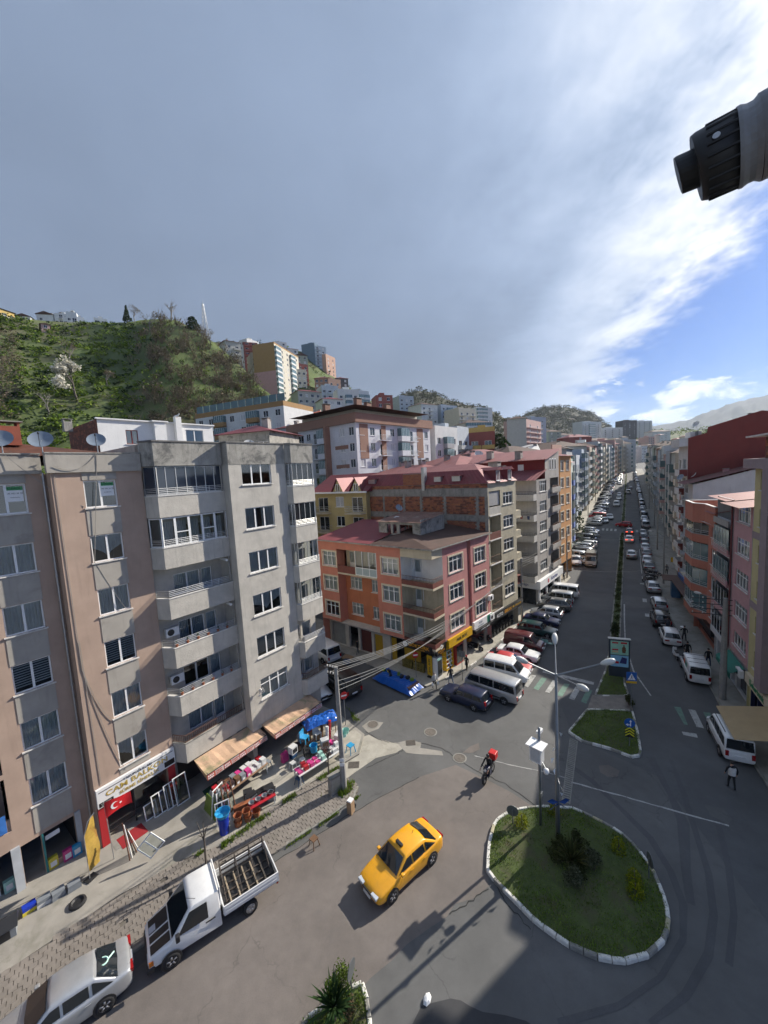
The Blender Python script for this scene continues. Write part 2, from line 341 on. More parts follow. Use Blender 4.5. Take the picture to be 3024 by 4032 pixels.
def pavers():
 o=Vector((-11.9,14.9,0)); ex=A(51); ey=A(-39); L,D=.30,.235; g=.012
 hexa=[(0,0),(L*.5,-.022),(L,0),(L,D),(L*.5,D+.022),(0,D)]
 def pm(mb,T):mb.prism([(x+(g if x==0 else -g if x==L else 0),y+(g if y<.1 else -g)) for x,y in hexa],0,.055,0,T)
 m0=MB(); pm(m0,None); me=m0.mesh('paver',PAVE); cells=[]
 for j in range(-12,26):
  for i in range(-40,70):
   p=o+ex*((i+.5*(j%2))*L)+ey*(j*D)
   if inpoly(p+ex*L/2+ey*D/2,paved):cells.append(p)
 cells.sort(key=lambda p:p.length); rest=MB()
 for k,p in enumerate(cells):
  z=.075+random.uniform(-.006,.012)
  if random.random()<.012:continue
  if k<290:ob('paver',me,sw,(p.x,p.y,z),rot=(random.gauss(0,.012),random.gauss(0,.012),RZ(51)+random.gauss(0,.008)))
  else:pm(rest,Matrix.Translation((p.x,p.y,z))@Matrix.Rotation(RZ(51),4,'Z'))
 r=rest.obj('paver_field',PAVE,sw); r['kind']='stuff'
pavers()
def kerbline(name,label,pts,w,h,mats,seg=.75,closed=False,z=0.,hang=0.):
 """a run of separate kerb stones"""
 root=thing(name,label,'kerb'); P=[Vector((p[0],p[1],0)) for p in pts];
 if closed:P.append(P[0])
 cum=[0]
 for a,b in zip(P,P[1:]):cum.append(cum[-1]+(b-a).length)
 n=max(1,round(cum[-1]/seg)); st=cum[-1]/n
 def pos(s):
  for i in range(len(P)-1):
   if s<=cum[i+1]+1e-6:return P[i].lerp(P[i+1],(s-cum[i])/(cum[i+1]-cum[i]))
  return P[-1]
 for k in range(n):
  a=pos(k*st+.012); b=pos((k+1)*st-.012); d=b-a; l=d.length
  mb=MB(); mb.add([(0,-w/2,-.1),(l,-w/2,-.1),(l,w/2,-.1),(0,w/2,-.1),(0,-w/2,h*.8),(l,-w/2,h*.8),(l,w/2,h*.8),(0,w/2,h*.8),(.01,-w/2+.03,h),(l-.01,-w/2+.03,h),(l-.01,w/2-.03,h),(.01,w/2-.03,h)],[(0,1,5,4),(1,2,6,5),(2,3,7,6),(3,0,4,7),(4,5,9,8),(5,6,10,9),(6,7,11,10),(7,4,8,11),(8,9,10,11)])
  mm=mats[k%len(mats)] if len(mats)<6 else random.choice(mats)
  mb.obj('kerb_stone',mm,root,(a.x,a.y,z+zt(a.y)+random.uniform(-.012,.012)),rot=(random.gauss(0,.02),-atan2(zt(b.y)-zt(a.y),l),atan2(d.y,d.x)))
 return root
kerbline('kerb','grey stone kerb along the paver pavement by the pickup',[lp(-9,-4.6),lp(.7,-6.8),lp(6.3,-8.1),lp(10.2,-9.2),lp(12.2,-9.6),lp(12.9,-9.2)],.16,.13,[KERBG],1.0)
def strip(name,L_,R_,h,mat,extra=None):
 mb=MB(); vs=[]
 for a,b in zip(L_,R_):
  for p in (a,b):vs.append((p[0],p[1],zt(p[1])+h))
  for p in (a,b):vs.append((p[0],p[1],zt(p[1])-.3))
 fs=[]
 for i in range(len(L_)-1):
  k=4*i; fs+=[(k,k+1,k+5,k+4),(k,k+4,k+6,k+2),(k+1,k+3,k+7,k+5)]
 mb.add(vs,fs); return struct(mb.obj(name,mat))
ts=[28,32,36,44,60,90,130,180,240,300,350]
Lk=[(3.0,34.4),(7.2,37.1),(9.6,39.5),(14.0,44.8),(17.4,49.1),(26.8,59.5),(31.6,65.6)]+[sp(t,-9.2)[:2] for t in ts[1:]]
Li=[(-1.5,38.5),(2.5,41.0),(6,43.5),(11,47.5),(14.5,52),(23.5,62.8),(30,69)]+[sp(t,-13.5)[:2] for t in ts[1:]]
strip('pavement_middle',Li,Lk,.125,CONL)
Rk=[(17.5,12),(21.5,20),(24.2,25.9),(27.4,31.7),(29.5,36.6),(35.4,47.3),(39.5,54.3)]+[sp(t,5.15)[:2] for t in (32,36,44,60)]+[sp(t,6.6)[:2] for t in ts[5:]]
Ri=[(23,8),(27.5,18),(29.5,25),(32,32),(34,36),(39,46),(44,55)]+[sp(t,10.5)[:2] for t in (32,36,44,60)]+[sp(t,11)[:2] for t in ts[5:]]
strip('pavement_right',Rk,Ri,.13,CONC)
kerbline('kerb','grey kerb of the shaded pavement at the green shop sign',Rk[1:8],.16,.135,[KERBG],1.2)
kerbline('kerb','kerb at the sunlit pavement behind the angled parked cars',Lk[:6],.15,.13,[KERBG,KERBG,KERBW],1.2)
slab('side_pavement',[(3.0,34.6),(-.5,37.3),(-3.2,40.0),(-8.5,45.2),(-14,51),(-11,54),(4,42)],-.3,.12,CONC)
# ----------------------------- islands
rnd_px=[(1920,3430),(1925,3330),(1948,3240),(2000,3203),(2060,3188),(2140,3180),(2260,3188),(2360,3235),(2440,3280),(2505,3340),(2570,3430),(2608,3520),(2628,3590),(2632,3650),(2608,3712),(2550,3762),(2450,3790),(2340,3768),(2230,3718),(2110,3632),(2015,3535),(1950,3470)]
ring=[gp(x,y,.05) for x,y in rnd_px]
kerbline('kerb','oval ring of white painted kerb stones around the roundabout lawn',ring,.17,.20,[KERBW,KERBW,KERBG,KERBW,KERBW,KERBY,KERBW,KERBG,KERBW],.52,closed=True)
def lawn(name,pts,h,dome=.15,inset=.08):
 c=sum((Vector(p[:2]).to_3d() for p in pts),Vector())/len(pts); mb=MB(); rings=[(1.,0),(.82,.5),(.55,.85),(.25,1.)]; n=len(pts)
 for f,k in rings:
  for p in pts:
   v=c.lerp(Vector((p[0],p[1],0)),f*(1-inset/max(.5,(Vector((p[0],p[1],0))-c).length))); mb.v.append((v.x,v.y,zt(v.y)+h+dome*k+noise.noise(v*1.5)*.03))
 mb.v.append((c.x,c.y,zt(c.y)+h+dome));
 for r in range(len(rings)-1):
  for i in range(n):mb.f.append((r*n+i,r*n+(i+1)%n,(r+1)*n+(i+1)%n,(r+1)*n+i)); mb.m.append(0)
 for i in range(n):mb.f.append(((len(rings)-1)*n+i,(len(rings)-1)*n+(i+1)%n,len(mb.v)-1)); mb.m.append(0)
 me=mb.mesh(name,SOIL,True); bm=bmesh.new(); bm.from_mesh(me); bmesh.ops.recalc_face_normals(bm,faces=bm.faces[:]); bm.to_mesh(me); bm.free(); return struct(ob(name,me))
lawn('roundabout_lawn',ring,.14)
isl_a=[(12.9,27.2),(13.3,26.2),(14.8,25.3),(15.8,24.4),(16.5,24.5),(17.8,26.9),(18.9,29.2),(15.6,29.7)]
isl_b=[(17.2,31.5),(19.9,31.2),(20.6,32.9),(22.4,36.2),(24.2,39.5),(23.1,39.5),(20.5,35.6),(18.0,32.5)]
slab('island_path',[(15.5,29.6),(18.9,29.1),(20.0,31.3),(17.0,31.6)],-.2,.12,PAVE)
lawn('island_lawn',isl_a,.12,.12); lawn('island_lawn',isl_b,.12,.08)
kerbline('kerb','white kerb around the triangular grass island with the arrow sign',isl_a,.16,.17,[KERBW,KERBW,KERBG],.6,closed=True)
kerbline('kerb','kerb around the island lawn under the advert board',isl_b,.16,.17,[KERBG,KERBW,KERBG],.6,closed=True)
isl_c=[gp(x,y,0) for x,y in [(1375,3905),(1400,3882),(1425,3884),(1440,3905),(1445,3960),(1456,4030)]]+[Vector((-1.4,11.0,0)),Vector((-4.4,10.6,0))]+[gp(1190,4035,0)]
lawn('corner_lawn',isl_c,.12,.1)
kerbline('kerb','white kerb of the planted island with the palm-like yucca',isl_c,.17,.20,[KERBW,KERBW,KERBG],.55,closed=True)
def median():
 root=thing('median_strip','long narrow planted median dividing the main street','median')
 def run(t0,t1):
  ts=[t0+(t1-t0)*i/10 for i in range(11)]
  for s,nm in ((-1,'kerb_run'),(1,'kerb_run')):
   mb=MB(); vs=[]
   for t in ts:
    for q,z in ((.52*s,-.1),(.52*s,.18),(.36*s,.18),(.36*s,-.1)):vs.append(sp(t,q,z))
   mb.add(vs,[(4*i+k,4*i+k+1,4*i+k+5,4*i+k+4) for i in range(len(ts)-1) for k in range(3)]+[(0,1,2,3),(len(vs)-1,len(vs)-2,len(vs)-3,len(vs)-4)]); mb.obj(nm,KERBG,root)
  mb=MB(); vs=[]
  for t in ts:vs+=[sp(t,-.36,.15),sp(t,.36,.15)]
  mb.add(vs,[(2*i,2*i+1,2*i+3,2*i+2) for i in range(len(ts)-1)]); mb.obj('soil',SOIL,root)
 run(.3,68); run(78,170); run(176,300)
 return root
median()
def manhole(px,py,r,label,sq=False):
 p=gp(px,py); o=thing('manhole_cover',label,'manhole',(p.x,p.y,.008))
 mb=MB()
 if sq:mb.box(-r,r,-r*.8,r*.8,0,.012)
 else:mb.lathe([(r*1.22,0),(r*1.22,.006),(r,.008)],20)
 mb.obj('collar',KERBG if not sq else IRON,o)
 mb=MB()
 if sq:
  for i in range(9):mb.box(-r*.9,r*.9,-r*.72+i*r*.17,-r*.72+i*r*.17+r*.07,.012,.022)
 else:
  mb.lathe([(r,.004),(r,.016),(r*.85,.018),(r*.84,.012),(r*.3,.012),(r*.28,.018),(.01,.018)],20)
 mb.obj('lid',IRON,o); return o
manhole(1468,2853,.42,'pale round manhole cover nearest the leaning utility pole'); manhole(1695,2883,.42,'dark manhole cover in a ragged round patch in front of the blue wagon')
manhole(1810,2985,.40,'manhole cover beside the motorbike rider'); manhole(1617,2925,.36,'rectangular iron grate in the concrete road patch',True)
manhole(1393,3012,.38,'dark square grate at the concrete corner near the blue stool',True)
def gutter():
 a,b,c,d=[gp(x,y) for x,y in [(2245,2905),(2274,2918),(2243,3168),(2213,3160)]]
 o=thing('drain_channel','long ribbed drain channel grate leading to the roundabout','drain')
 mb=MB();
 for p,qv in ((a,d),(b,c)):
  ribbon(mb,[p,qv],.06,.016)
 mb.obj('edge',KERBG,o); n=34
 for i in range(n):
  f=(i+.2)/n; g=(i+.75)/n; mb=MB(); p0,p1,p2,p3=a.lerp(d,f),b.lerp(c,f),b.lerp(c,g),a.lerp(d,g)
  mb.add([(*p[:2],z) for z in (.0,.022) for p in (p0,p1,p2,p3)],[(4,5,6,7),(0,1,5,4),(1,2,6,5),(2,3,7,6),(3,0,4,7)])
  me=mb.mesh('slat',KERBG); bm=bmesh.new(); bm.from_mesh(me); bmesh.ops.recalc_face_normals(bm,faces=bm.faces[:]); bm.to_mesh(me); bm.free(); ob('slat',me,o)
gutter()
# ----------------------------- building kit
WFR=M('window_frame',(.80,.80,.78),.45,var=.05,scale=3)
WFB=M('window_frame_brown',(.10,.055,.035),.5,var=.1)
SILL=M('sill',(.62,.60,.56),.8,var=.12,scale=4,dirt=(.3,.28,.25),dscale=3.,damt=.5)
GLS=glassmat('pane_glass'); GLD=darkglass('dark_glass'); GLB=darkglass('blue_glass',(.02,.03,.05)); GLT=darkglass('teal_glass',(.10,.17,.18),.08)
CURT=[M('curtain_white',(.74,.74,.72),.9,var=.08),M('curtain_grey',(.50,.51,.52),.9,var=.12),M('curtain_cream',(.50,.46,.38),.9,var=.1),M('blind_stripe',(.62,.64,.65),.8,var=.1)]
METAL=M('rail_metal',(.62,.62,.60),.4,.6,var=.08); RUSTR=M('rail_brown',(.16,.075,.045),.7,.2,var=.2,scale=8); DKM=M('dark_metal',(.05,.05,.052),.5,.5,var=.1)
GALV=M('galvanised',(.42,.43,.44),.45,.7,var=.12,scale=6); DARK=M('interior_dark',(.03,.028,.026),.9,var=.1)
def TF(W_,D_):return {'f':Matrix(),'l':Matrix.Translation((0,D_,0))@Matrix.Rotation(-pi/2,4,'Z'),'r':Matrix.Translation((W_,0,0))@Matrix.Rotation(pi/2,4,'Z'),'b':Matrix.Translation((W_,D_,0))@Matrix.Rotation(pi,4,'Z')}
def hole_wall(mb,u0,u1,z0,z1,holes,T=None,dep=.16,mat=0,off=0.):
 """upright wall on local x from u0 to u1 at y=off facing -y, with openings and their reveals"""
 T=T or Matrix(); hs=[h for h in holes if h[0]<u1 and h[1]>u0]
 us=sorted({u0,u1,*[min(max(h[k],u0),u1) for h in hs for k in (0,1)]}); zs=sorted({z0,z1,*[min(max(h[k],z0),z1) for h in hs for k in (2,3)]})
 for a,b in zip(zs,zs[1:]):
  if b-a<1e-5:continue
  run=None
  for c,d in zip(us,us[1:]):
   inside=any(h[0]-1e-5<=c and d<=h[1]+1e-5 and h[2]-1e-5<=a and b<=h[3]+1e-5 for h in hs)
   if inside:
    if run:mb.add([(run[0],off,a),(run[1],off,a),(run[1],off,b),(run[0],off,b)],[(0,1,2,3)],mat,T); run=None
   else:run=(run[0],d) if run else (c,d)
  if run:mb.add([(run[0],off,a),(run[1],off,a),(run[1],off,b),(run[0],off,b)],[(0,1,2,3)],mat,T)
 for h in hs:
  a,b,c,d=h[:4]; y=off+dep
  mb.add([(a,off,c),(b,off,c),(b,off,d),(a,off,d),(a,y,c),(b,y,c),(b,y,d),(a,y,d)],[(0,1,5,4),(1,2,6,5),(2,3,7,6),(3,0,4,7)][0:4],mat,T)
_WC={}
def place(name,me,parent,T,u,y,z):
 p=T@Vector((u,y,z)); return ob(name,me,parent,p,rz=T.to_euler().z)
def win(parent,T,u0,za,w,h,n=2,transom=False,sill=True,curtain=0,frame=None,dep=.08,glass=None,door=False):
 """a real window: frame, separate panes, sill and curtain"""
 frame=frame or WFR; glass=glass or GLS; k=(round(w,2),round(h,2),n,transom,frame.name,door)
 if k not in _WC:
  mb=MB(); t=.065; mb.box(0,w,0,.06,0,t); mb.box(0,w,0,.06,h-t,h); mb.box(0,t,0,.06,t,h-t); mb.box(w-t,w,0,.06,t,h-t)
  zt_=h*.70 if transom else h-t
  if transom:mb.box(t,w-t,.003,.057,zt_-.03,zt_+.03)
  cells=[]
  for i in range(n):
   x0=t+(w-2*t)*i/n; x1=t+(w-2*t)*(i+1)/n
   if i:mb.box(x0-.05,x0+.05,.002,.058,t,h-t)
   zb=h*.38 if door else t
   if door:mb.box(x0,x1,.01,.05,t,zb)
   cells.append((x0,x1,zb,zt_))
   if transom:cells.append((x0,x1,zt_,h-t))
  pm={}
  out=[]
  for (a,b,c,d) in cells:
   kk=(round(b-a,3),round(d-c,3))
   if kk not in pm:m2=MB(); m2.add([(0,.03,0),(kk[0],.03,0),(kk[0],.03,kk[1]),(0,.03,kk[1])],[(0,1,2,3)]); pm[kk]=m2
   out.append((a,c,kk))
  _WC[k]=(mb.mesh('window',frame),{kk:None for kk in pm},out,pm)
 me,cache,cells,pm=_WC[k]
 o=place('window',me,parent,T,u0,dep,za)
 for a,c,kk in cells:
  gk=(kk,glass.name)
  if gk not in cache:cache[gk]=pm[kk].mesh('pane',glass)
  ob('pane',cache[gk],o,(a,0,c))
 if sill:
  sk=('sill',round(w,2))
  if sk not in _WC:mb=MB(); mb.box(-.08,w+.08,-.17,.02,-.06,0); _WC[sk]=mb.mesh('sill',SILL)
  ob('sill',_WC[sk],o,(0,0,-.002))
 if curtain is not None:
  ck=('cur',round(w,2),round(h,2),curtain)
  if ck not in _WC:_WC[ck]=curtain_mesh(w,h,curtain)
  ob('curtain',_WC[ck],o,(0,0,0))
 return o
def curtain_mesh(w,h,kind):
 mb=MB(); y0=.13; N=max(10,int(w/.07))
 if kind in (0,1,2):
  lo=.03 if kind!=2 else .0
  spans=[(0.03,w-.03)] if kind==0 else [(.03,w*.42),(w*.58,w-.03)] if kind==1 else [(.03,w*.72)]
  for a,b in spans:
   n=max(4,int((b-a)/.06)); vs=[]
   for i in range(n+1):
    x=a+(b-a)*i/n; y=y0+.035*(1 if i%2 else -1)*(.6+.4*sin(i*1.7)); vs+=[(x,y,lo),(x,y,h-.03)]
   mb.add(vs,[(2*i,2*i+2,2*i+3,2*i+1) for i in range(n)])
  m_=CURT[(0,1,2)[kind]]
 elif kind==3:
  k=0; z=h
  while z>.15*h:mb.box(.03,w-.03,y0,y0+.004,z-.085,z-.02); z-=.13
  m_=CURT[3]
 else:
  vs=[]; n=14
  for i in range(n+1):
   f=i/n; x=.03+(w-.06)*f; zb=h*(.15+.5*abs(f-.5)**.6*1.2); y=y0+.03*(1 if i%2 else -1); vs+=[(x,y,min(zb,h*.8)),(x,y,h-.03)]
  mb.add(vs,[(2*i,2*i+2,2*i+3,2*i+1) for i in range(n)]); m_=CURT[0]
 return mb.mesh('curtain',m_)
def swin(parent,T,u0,za,w,h,n=2,glass=None,frame=None,sill=True,dep=.07):
 """window of a far house: frame and glass in one mesh"""
 glass=glass or GLD; frame=frame or WFR; k=('s',round(w,2),round(h,2),n,glass.name,frame.name,sill)
 if k not in _WC:
  mb=MB(); t=.07; mb.box(0,w,0,.05,0,t); mb.box(0,w,0,.05,h-t,h); mb.box(0,t,0,.05,t,h-t); mb.box(w-t,w,0,.05,t,h-t)
  for i in range(1,n):x=w*i/n; mb.box(x-.04,x+.04,.002,.048,t,h-t)
  if sill:mb.box(-.08,w+.08,-.16,0,-.07,-.003)
  mb.add([(t,.03,t),(w-t,.03,t),(w-t,.03,h-t),(t,.03,h-t)],[(0,1,2,3)],1); _WC[k]=mb.mesh('window',[frame,glass])
 return place('window',_WC[k],parent,T,u0,dep,za)
def corrugated(mb,a,b,c,d,n,amp=.03,mat=0):
 """ribbed roof sheet: eave a-b, ridge d-c, ribs running up the slope"""
 a,b,c,d=map(Vector,(a,b,c,d)); nrm=(b-a).cross(d-a).normalized(); vs=[]
 for i in range(2*n+1):
  f=i/(2*n); o=nrm*(amp if i%2 else 0); vs+=[a.lerp(b,f)+o,d.lerp(c,f)+o]
 mb.add(vs,[(2*i,2*i+2,2*i+3,2*i+1) for i in range(2*n)],mat)
def railing(name,parent,pts,z0,h,mat,bars=4,vert=0.,closed=False,r=.018,posts=1.0):
 """balcony railing along an outline: level bars and posts, or upright bars"""
 mb=MB(); P=[Vector((p[0],p[1],0)) for p in pts]
 for a,b in zip(P,P[1:]):
  l=(b-a).length; d=(b-a)/l
  if vert:
   for z in (z0+.04,z0+h):mb.tube([a+Vector((0,0,z)),b+Vector((0,0,z))],r*1.1,5)
   n=max(1,int(l/vert))
   for i in range(n+1):p=a+d*(l*i/n); mb.tube([p+Vector((0,0,z0)),p+Vector((0,0,z0+h))],r*.7,4,cap=False)
  else:
   for k in range(bars):z=z0+h*(k+1)/bars; mb.tube([a+Vector((0,0,z)),b+Vector((0,0,z))],r,5)
   n=max(1,round(l/posts))
   for i in range(n+1):p=a+d*(l*i/n); mb.tube([p+Vector((0,0,z0)),p+Vector((0,0,z0+h))],r,5)
 return mb.obj(name,mat,parent)
def parapet(mb,pts,z0,z1,t=.13,mat=0):
 """upstand along an open outline, thickness to the left of travel"""
 P=[Vector((p[0],p[1],0)) for p in pts]; n=len(P); off=[]
 for i in range(n):
  d1=(P[i]-P[i-1]).normalized() if i else (P[1]-P[0]).normalized(); d2=(P[i+1]-P[i]).normalized() if i<n-1 else d1
  n1=Vector((-d1.y,d1.x,0)); n2=Vector((-d2.y,d2.x,0)); m_=(n1+n2).normalized(); off.append(P[i]+m_*t/max(.4,m_.dot(n1)))
 vs=[];
 for p,q in zip(P,off):vs+=[(p.x,p.y,z0),(p.x,p.y,z1),(q.x,q.y,z1),(q.x,q.y,z0)]
 fs=[(4*i+k,4*i+(k+1)%4+0,4*i+(k+1)%4+4,4*i+k+4) for i in range(n-1) for k in range(4)]
 fs=[f[::-1] for f in fs]+[(0,1,2,3)[::-1],tuple(4*(n-1)+k for k in range(4))]
 mb.add(vs,fs,mat)
def dish(parent_label,loc,az,r,mat,pole=.7,el=35,pmat=None):
 """satellite dish on a short post"""
 o=thing('satellite_dish',parent_label,'satellite dish',loc,RZ(az)); mb=MB(); n=18; prof=[(r*f,.22*r*f*f) for f in (.02,.3,.55,.8,1.)]
 T=Matrix.Translation((0,0,pole))@Matrix.Rotation(rad(90-el),4,'Y'); mb.lathe(prof,n,0,T,cap=False); mb.lathe([(p[0],p[1]-.015) for p in prof[::-1]],n,0,T,cap=False)
 mb.obj('reflector',mat,o,smooth=True)
 mb=MB(); f=T@Vector((0,0,r*1.05)); mb.tube([T@Vector((r*.95,0,.2*r)),f],.014,5); mb.tube([f-(f-Vector((0,0,pole))).normalized()*.06,f+(f-Vector((0,0,pole))).normalized()*.06],.035,8); mb.obj('feed_arm',DKM,o)
 mb=MB(); mb.tube([(0,0,0),(0,0,pole)],.03,7); mb.obj('post',pmat or GALV,o); return o
DISHG=M('dish_grey',(.20,.24,.29),.5,.1,var=.12); DISHW=M('dish_white',(.62,.62,.60),.6,var=.1,dirt=(.35,.2,.12),dscale=3.,damt=.5); DISHB=M('dish_black',(.03,.03,.03),.6,var=.2)
def chimney(parent,x,y,z,w,d,h,mat,cap=True):
 mb=MB(); mb.box(x-w/2,x+w/2,y-d/2,y+d/2,z,z+h);
 if cap:
  for sx in (-1,1):mb.box(x+sx*w*.45-.05,x+sx*w*.45+.05,y-d/2+.01,y+d/2-.01,z+h,z+h+.22)
  mb.box(x-w*.62,x+w*.62,y-d*.6,y+d*.6,z+h+.22,z+h+.28,1)
 return mb.obj('chimney',[mat,KERBG],parent)
def aircon(parent,T,u,z,w=.8,h=.55,y=-.32):
 p=T@Vector((u,y,z)); o=ob('air_conditioner',None,parent,p,rz=T.to_euler().z)
 mb=MB(); mb.box(0,w,0,.28,0,h); mb.obj('casing',WFR,o); mb=MB(); mb.lathe([(.21,0),(.21,.012),(.17,.016),(.05,.02),(.01,.024)],16,0,Matrix.Translation((w*.36,0,h/2))@Matrix.Rotation(pi/2,4,'X')); mb.obj('fan',DKM,o); return o
# ----------------------------- plasters
P_BROWN=M('plaster_brown',(.42,.305,.235),.9,var=.10,scale=.8,streak=.22,bump=.25,dirt=(.34,.255,.20),dscale=.35,damt=.5,bscale=40)
P_SPAN=M('plaster_spandrel',(.375,.345,.30),.9,var=.10,scale=1.,streak=.3,bump=.25,dirt=(.22,.20,.175),dscale=.5,damt=.5,bscale=40)
P_GREY=M('plaster_grey',(.49,.46,.405),.92,var=.12,scale=1.2,streak=.35,bump=.6,dirt=(.37,.35,.31),dscale=.45,damt=.5,bscale=9)
P_GREYD=M('plaster_grey_stained',(.33,.315,.28),.92,var=.2,scale=1.6,streak=.75,bump=.7,dirt=(.10,.10,.095),dscale=.9,damt=.85,bscale=9)
P_WHITE=M('plaster_white',(.74,.735,.715),.9,var=.06,scale=1.,streak=.14,bump=.2)
RUST_ROOF=M('roof_rust',(.155,.062,.038),.75,.1,var=.25,scale=1.2,dirt=(.07,.045,.035),dscale=.6,damt=.6)
BRICK=M('brick',(.27,.10,.06),.9,var=.3,scale=2.2,bump=.4); BRICKO=M('brick_orange',(.32,.125,.06),.9,var=.3,scale=1.8,bump=.4); BRICKD=M('brick_dark',(.155,.065,.045),.9,var=.3,scale=2.2,bump=.4)
MORTAR=M('mortar',(.23,.20,.175),.95,var=.2,bump=.4)
REDP=M('paint_red',(.42,.02,.025),.55,var=.06); SIGNW=M('sign_white',(.78,.78,.77),.5,var=.03); SIGNK=M('sign_black',(.012,.012,.013),.4,var=.05); GOLD=M('letter_gold',(.55,.40,.10),.45,.2,var=.05); TEALP=M('paint_teal',(.03,.22,.21),.6)
# ----------------------------- the brown corner-block house (left)
def brown_house():
 o=thing('apartment_building','tan plastered apartment block with white windows above the glass balcony shop','building',LP,RZ(LA))
 I=Matrix(); zs=[4.02+3.0*k for k in range(6)]; hB=[(3.07,4.60,z,z+1.48) for z in zs]; hA=[(-.60,.92,z,z+1.48) for z in zs]
 balc=[(-4.4,-1.45,3.35,6.1),(-4.4,-1.45,6.35,9.0)]
 mb=MB(); hole_wall(mb,1.75,5.97,2.5,20.95,hB,I); hole_wall(mb,-9,1.75,2.5,20.95,hA+balc,I,off=.85,dep=.16)
 mb.quad((1.75,.85,0),(1.75,0,0),(1.75,0,20.95),(1.75,.85,20.95)); mb.box(-9,-8.9,.9,11,0,20.9); mb.quad((-9,11,0),(-9,11,20.9),(17,11,20.9),(17,11,0)); mb.quad((5.96,0,0),(5.96,11,0),(5.96,11,20.9),(5.96,0,20.9))
 hole_wall(mb,1.75,5.97,.12,2.5,[(2.15,5.5,.12,2.45)],I,dep=.3); hole_wall(mb,-9,1.75,.12,2.5,[(-1.25,-.45,.12,2.3),(-.38,.95,.45,2.3),(-5,-1.6,.12,2.4)],I,off=.85,dep=.25)
 mb.obj('wall',P_BROWN,o)
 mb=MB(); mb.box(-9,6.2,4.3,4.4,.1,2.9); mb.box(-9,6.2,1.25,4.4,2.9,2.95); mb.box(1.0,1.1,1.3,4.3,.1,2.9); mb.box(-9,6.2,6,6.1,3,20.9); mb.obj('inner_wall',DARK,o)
 mb=MB(); mb.box(-4.4,-1.45,1.02,2.1,3.2,3.34); mb.box(-4.4,-1.45,.90,1.0,3.34,3.95); mb.box(-4.4,-1.45,2.1,2.2,3.34,9.2); mb.box(-4.4,-1.45,1.02,2.1,6.11,6.34); mb.obj('balcony',P_BROWN,o)
 mb=MB(); mb.add([(-3.2,.86,3.4),(-1.6,.84,3.4),(-1.6,.88,4.3),(-2.4,.84,4.35),(-3.2,.88,4.3)],[(0,1,2,3,4)]); mb.obj('hanging_cloth',M('cloth_blue',(.03,.14,.42),.8),o)
 for x0,x1,y in ((3.04,4.64,0),(-.63,.95,.85)):
  for k in range(7):
   z0=2.95 if k==0 else zs[k-1]+1.5; z1=zs[k]-.08 if k<6 else 20.94
   if k==0:z0=3.62 if y==0 else 2.52
   mb=MB(); mb.box(x0,x1,y-.025,y+.01,z0,z1); mb.obj('spandrel_panel',P_SPAN,o)
 mb=MB()
 for x0,x1,y in ((-9.1,1.60,.70),(1.60,5.93,-.15)):mb.box(x0,x1,y,y+.3,20.95,21.93); mb.box(x0-.01,x1+.01,y-.04,y+.34,21.93,21.99,1)
 mb.obj('parapet',[P_SPAN,P_GREYD],o)
 mb=MB(); corrugated(mb,(-9.1,1.0,21.85),(6.2,.5,21.85),(.8,5.2,22.95),(-9.1,5.2,22.95),46,.035); corrugated(mb,(6.0,10.5,21.85),(-9.1,10.5,21.85),(-9.1,5.2,22.95),(.8,5.2,22.95),46,.035); mb.add([(6.2,.5,21.85),(6.0,10.5,21.85),(.8,5.2,22.95)],[(0,1,2)]); mb.obj('roof',RUST_ROOF,o)
 chimney(o,-.6,3.2,22.6,.8,.6,1.2,P_GREYD); chimney(o,.9,3.4,22.6,1.1,.7,1.0,M('plaster_redbrown',(.26,.075,.045),.9,var=.15),True); chimney(o,-3.2,4.2,22.8,.8,.6,1.1,P_GREYD)
 for i,z in enumerate(zs):
  c=[4,4,1,0,3,3][i] if i else 4
  win(o,I,3.07,z,1.53,1.48,2,curtain=[4,0,3,0,4,None][i]); win(o,Matrix.Translation((0,.85,0)),-.60,z,1.52,1.48,2,curtain=[0,0,3,0,0,None][i])
 G_=M('rent_green',(.05,.30,.10),.6);
 for x,y in ((3.86,.095),(.18,.945)):
  mb=MB(); mb.box(x,x+.62,y,y+.008,19.62,20.18); mb.box(x,x+.62,y,y+.008,20.18,20.36,1); s=mb.obj('rent_sign',[SIGNW,G_],o)
  text('rent_text','KİRALIK',s,(x+.31,y-.004,20.27),.14,SIGNK,ext=.002); text('rent_number','545 933 34 28',s,(x+.31,y-.004,20.02),.105,SIGNK,ext=.002); text('rent_line','SAHİBİNDEN',s,(x+.31,y-.004,19.82),.06,SIGNK,ext=.002)
 mb=MB(); mb.tube([(1.62,.74,21.0),(1.62,.74,.2)],.05,8)
 for z in (3.5,6.5,9.5,12.5,15.5,18.5):mb.tube([(1.62,.74,z),(1.62,.74,z+.12)],.065,8)
 mb.obj('drain_pipe',GALV,o)
 cab=M('cable_grey',(.30,.28,.25),.7)
 mb=MB()
 def sag(a,b,s,n=10):return [tuple(Vector(a).lerp(Vector(b),i/n)+Vector((0,0,-s*4*(i/n)*(1-i/n)))) for i in range(n+1)]
 for a,b,s in (((.3,.62,21.9),(3.0,-.03,19.1),.25),((1.9,-.03,21.6),(1.95,-.03,10.5),0),((1.95,-.03,10.5),(3.0,-.04,7.0),.55),((1.95,-.03,10.5),(3.3,-.04,3.8),.7),((3.8,-.18,21.9),(3.1,-.04,15.9),0),((2.0,-.03,12.),(2.1,-.03,3.7),.02),((3.8,-.18,21.95),(1.9,-.2,21.3),.5),((3.2,-.03,15.9),(4.4,-.03,12.9),.1)):mb.tube(sag(a,b,s),.016,4)
 mb.obj('cable',cab,o)
 s=ob('shop_sign',None,o,(1.78,-.14,2.50))
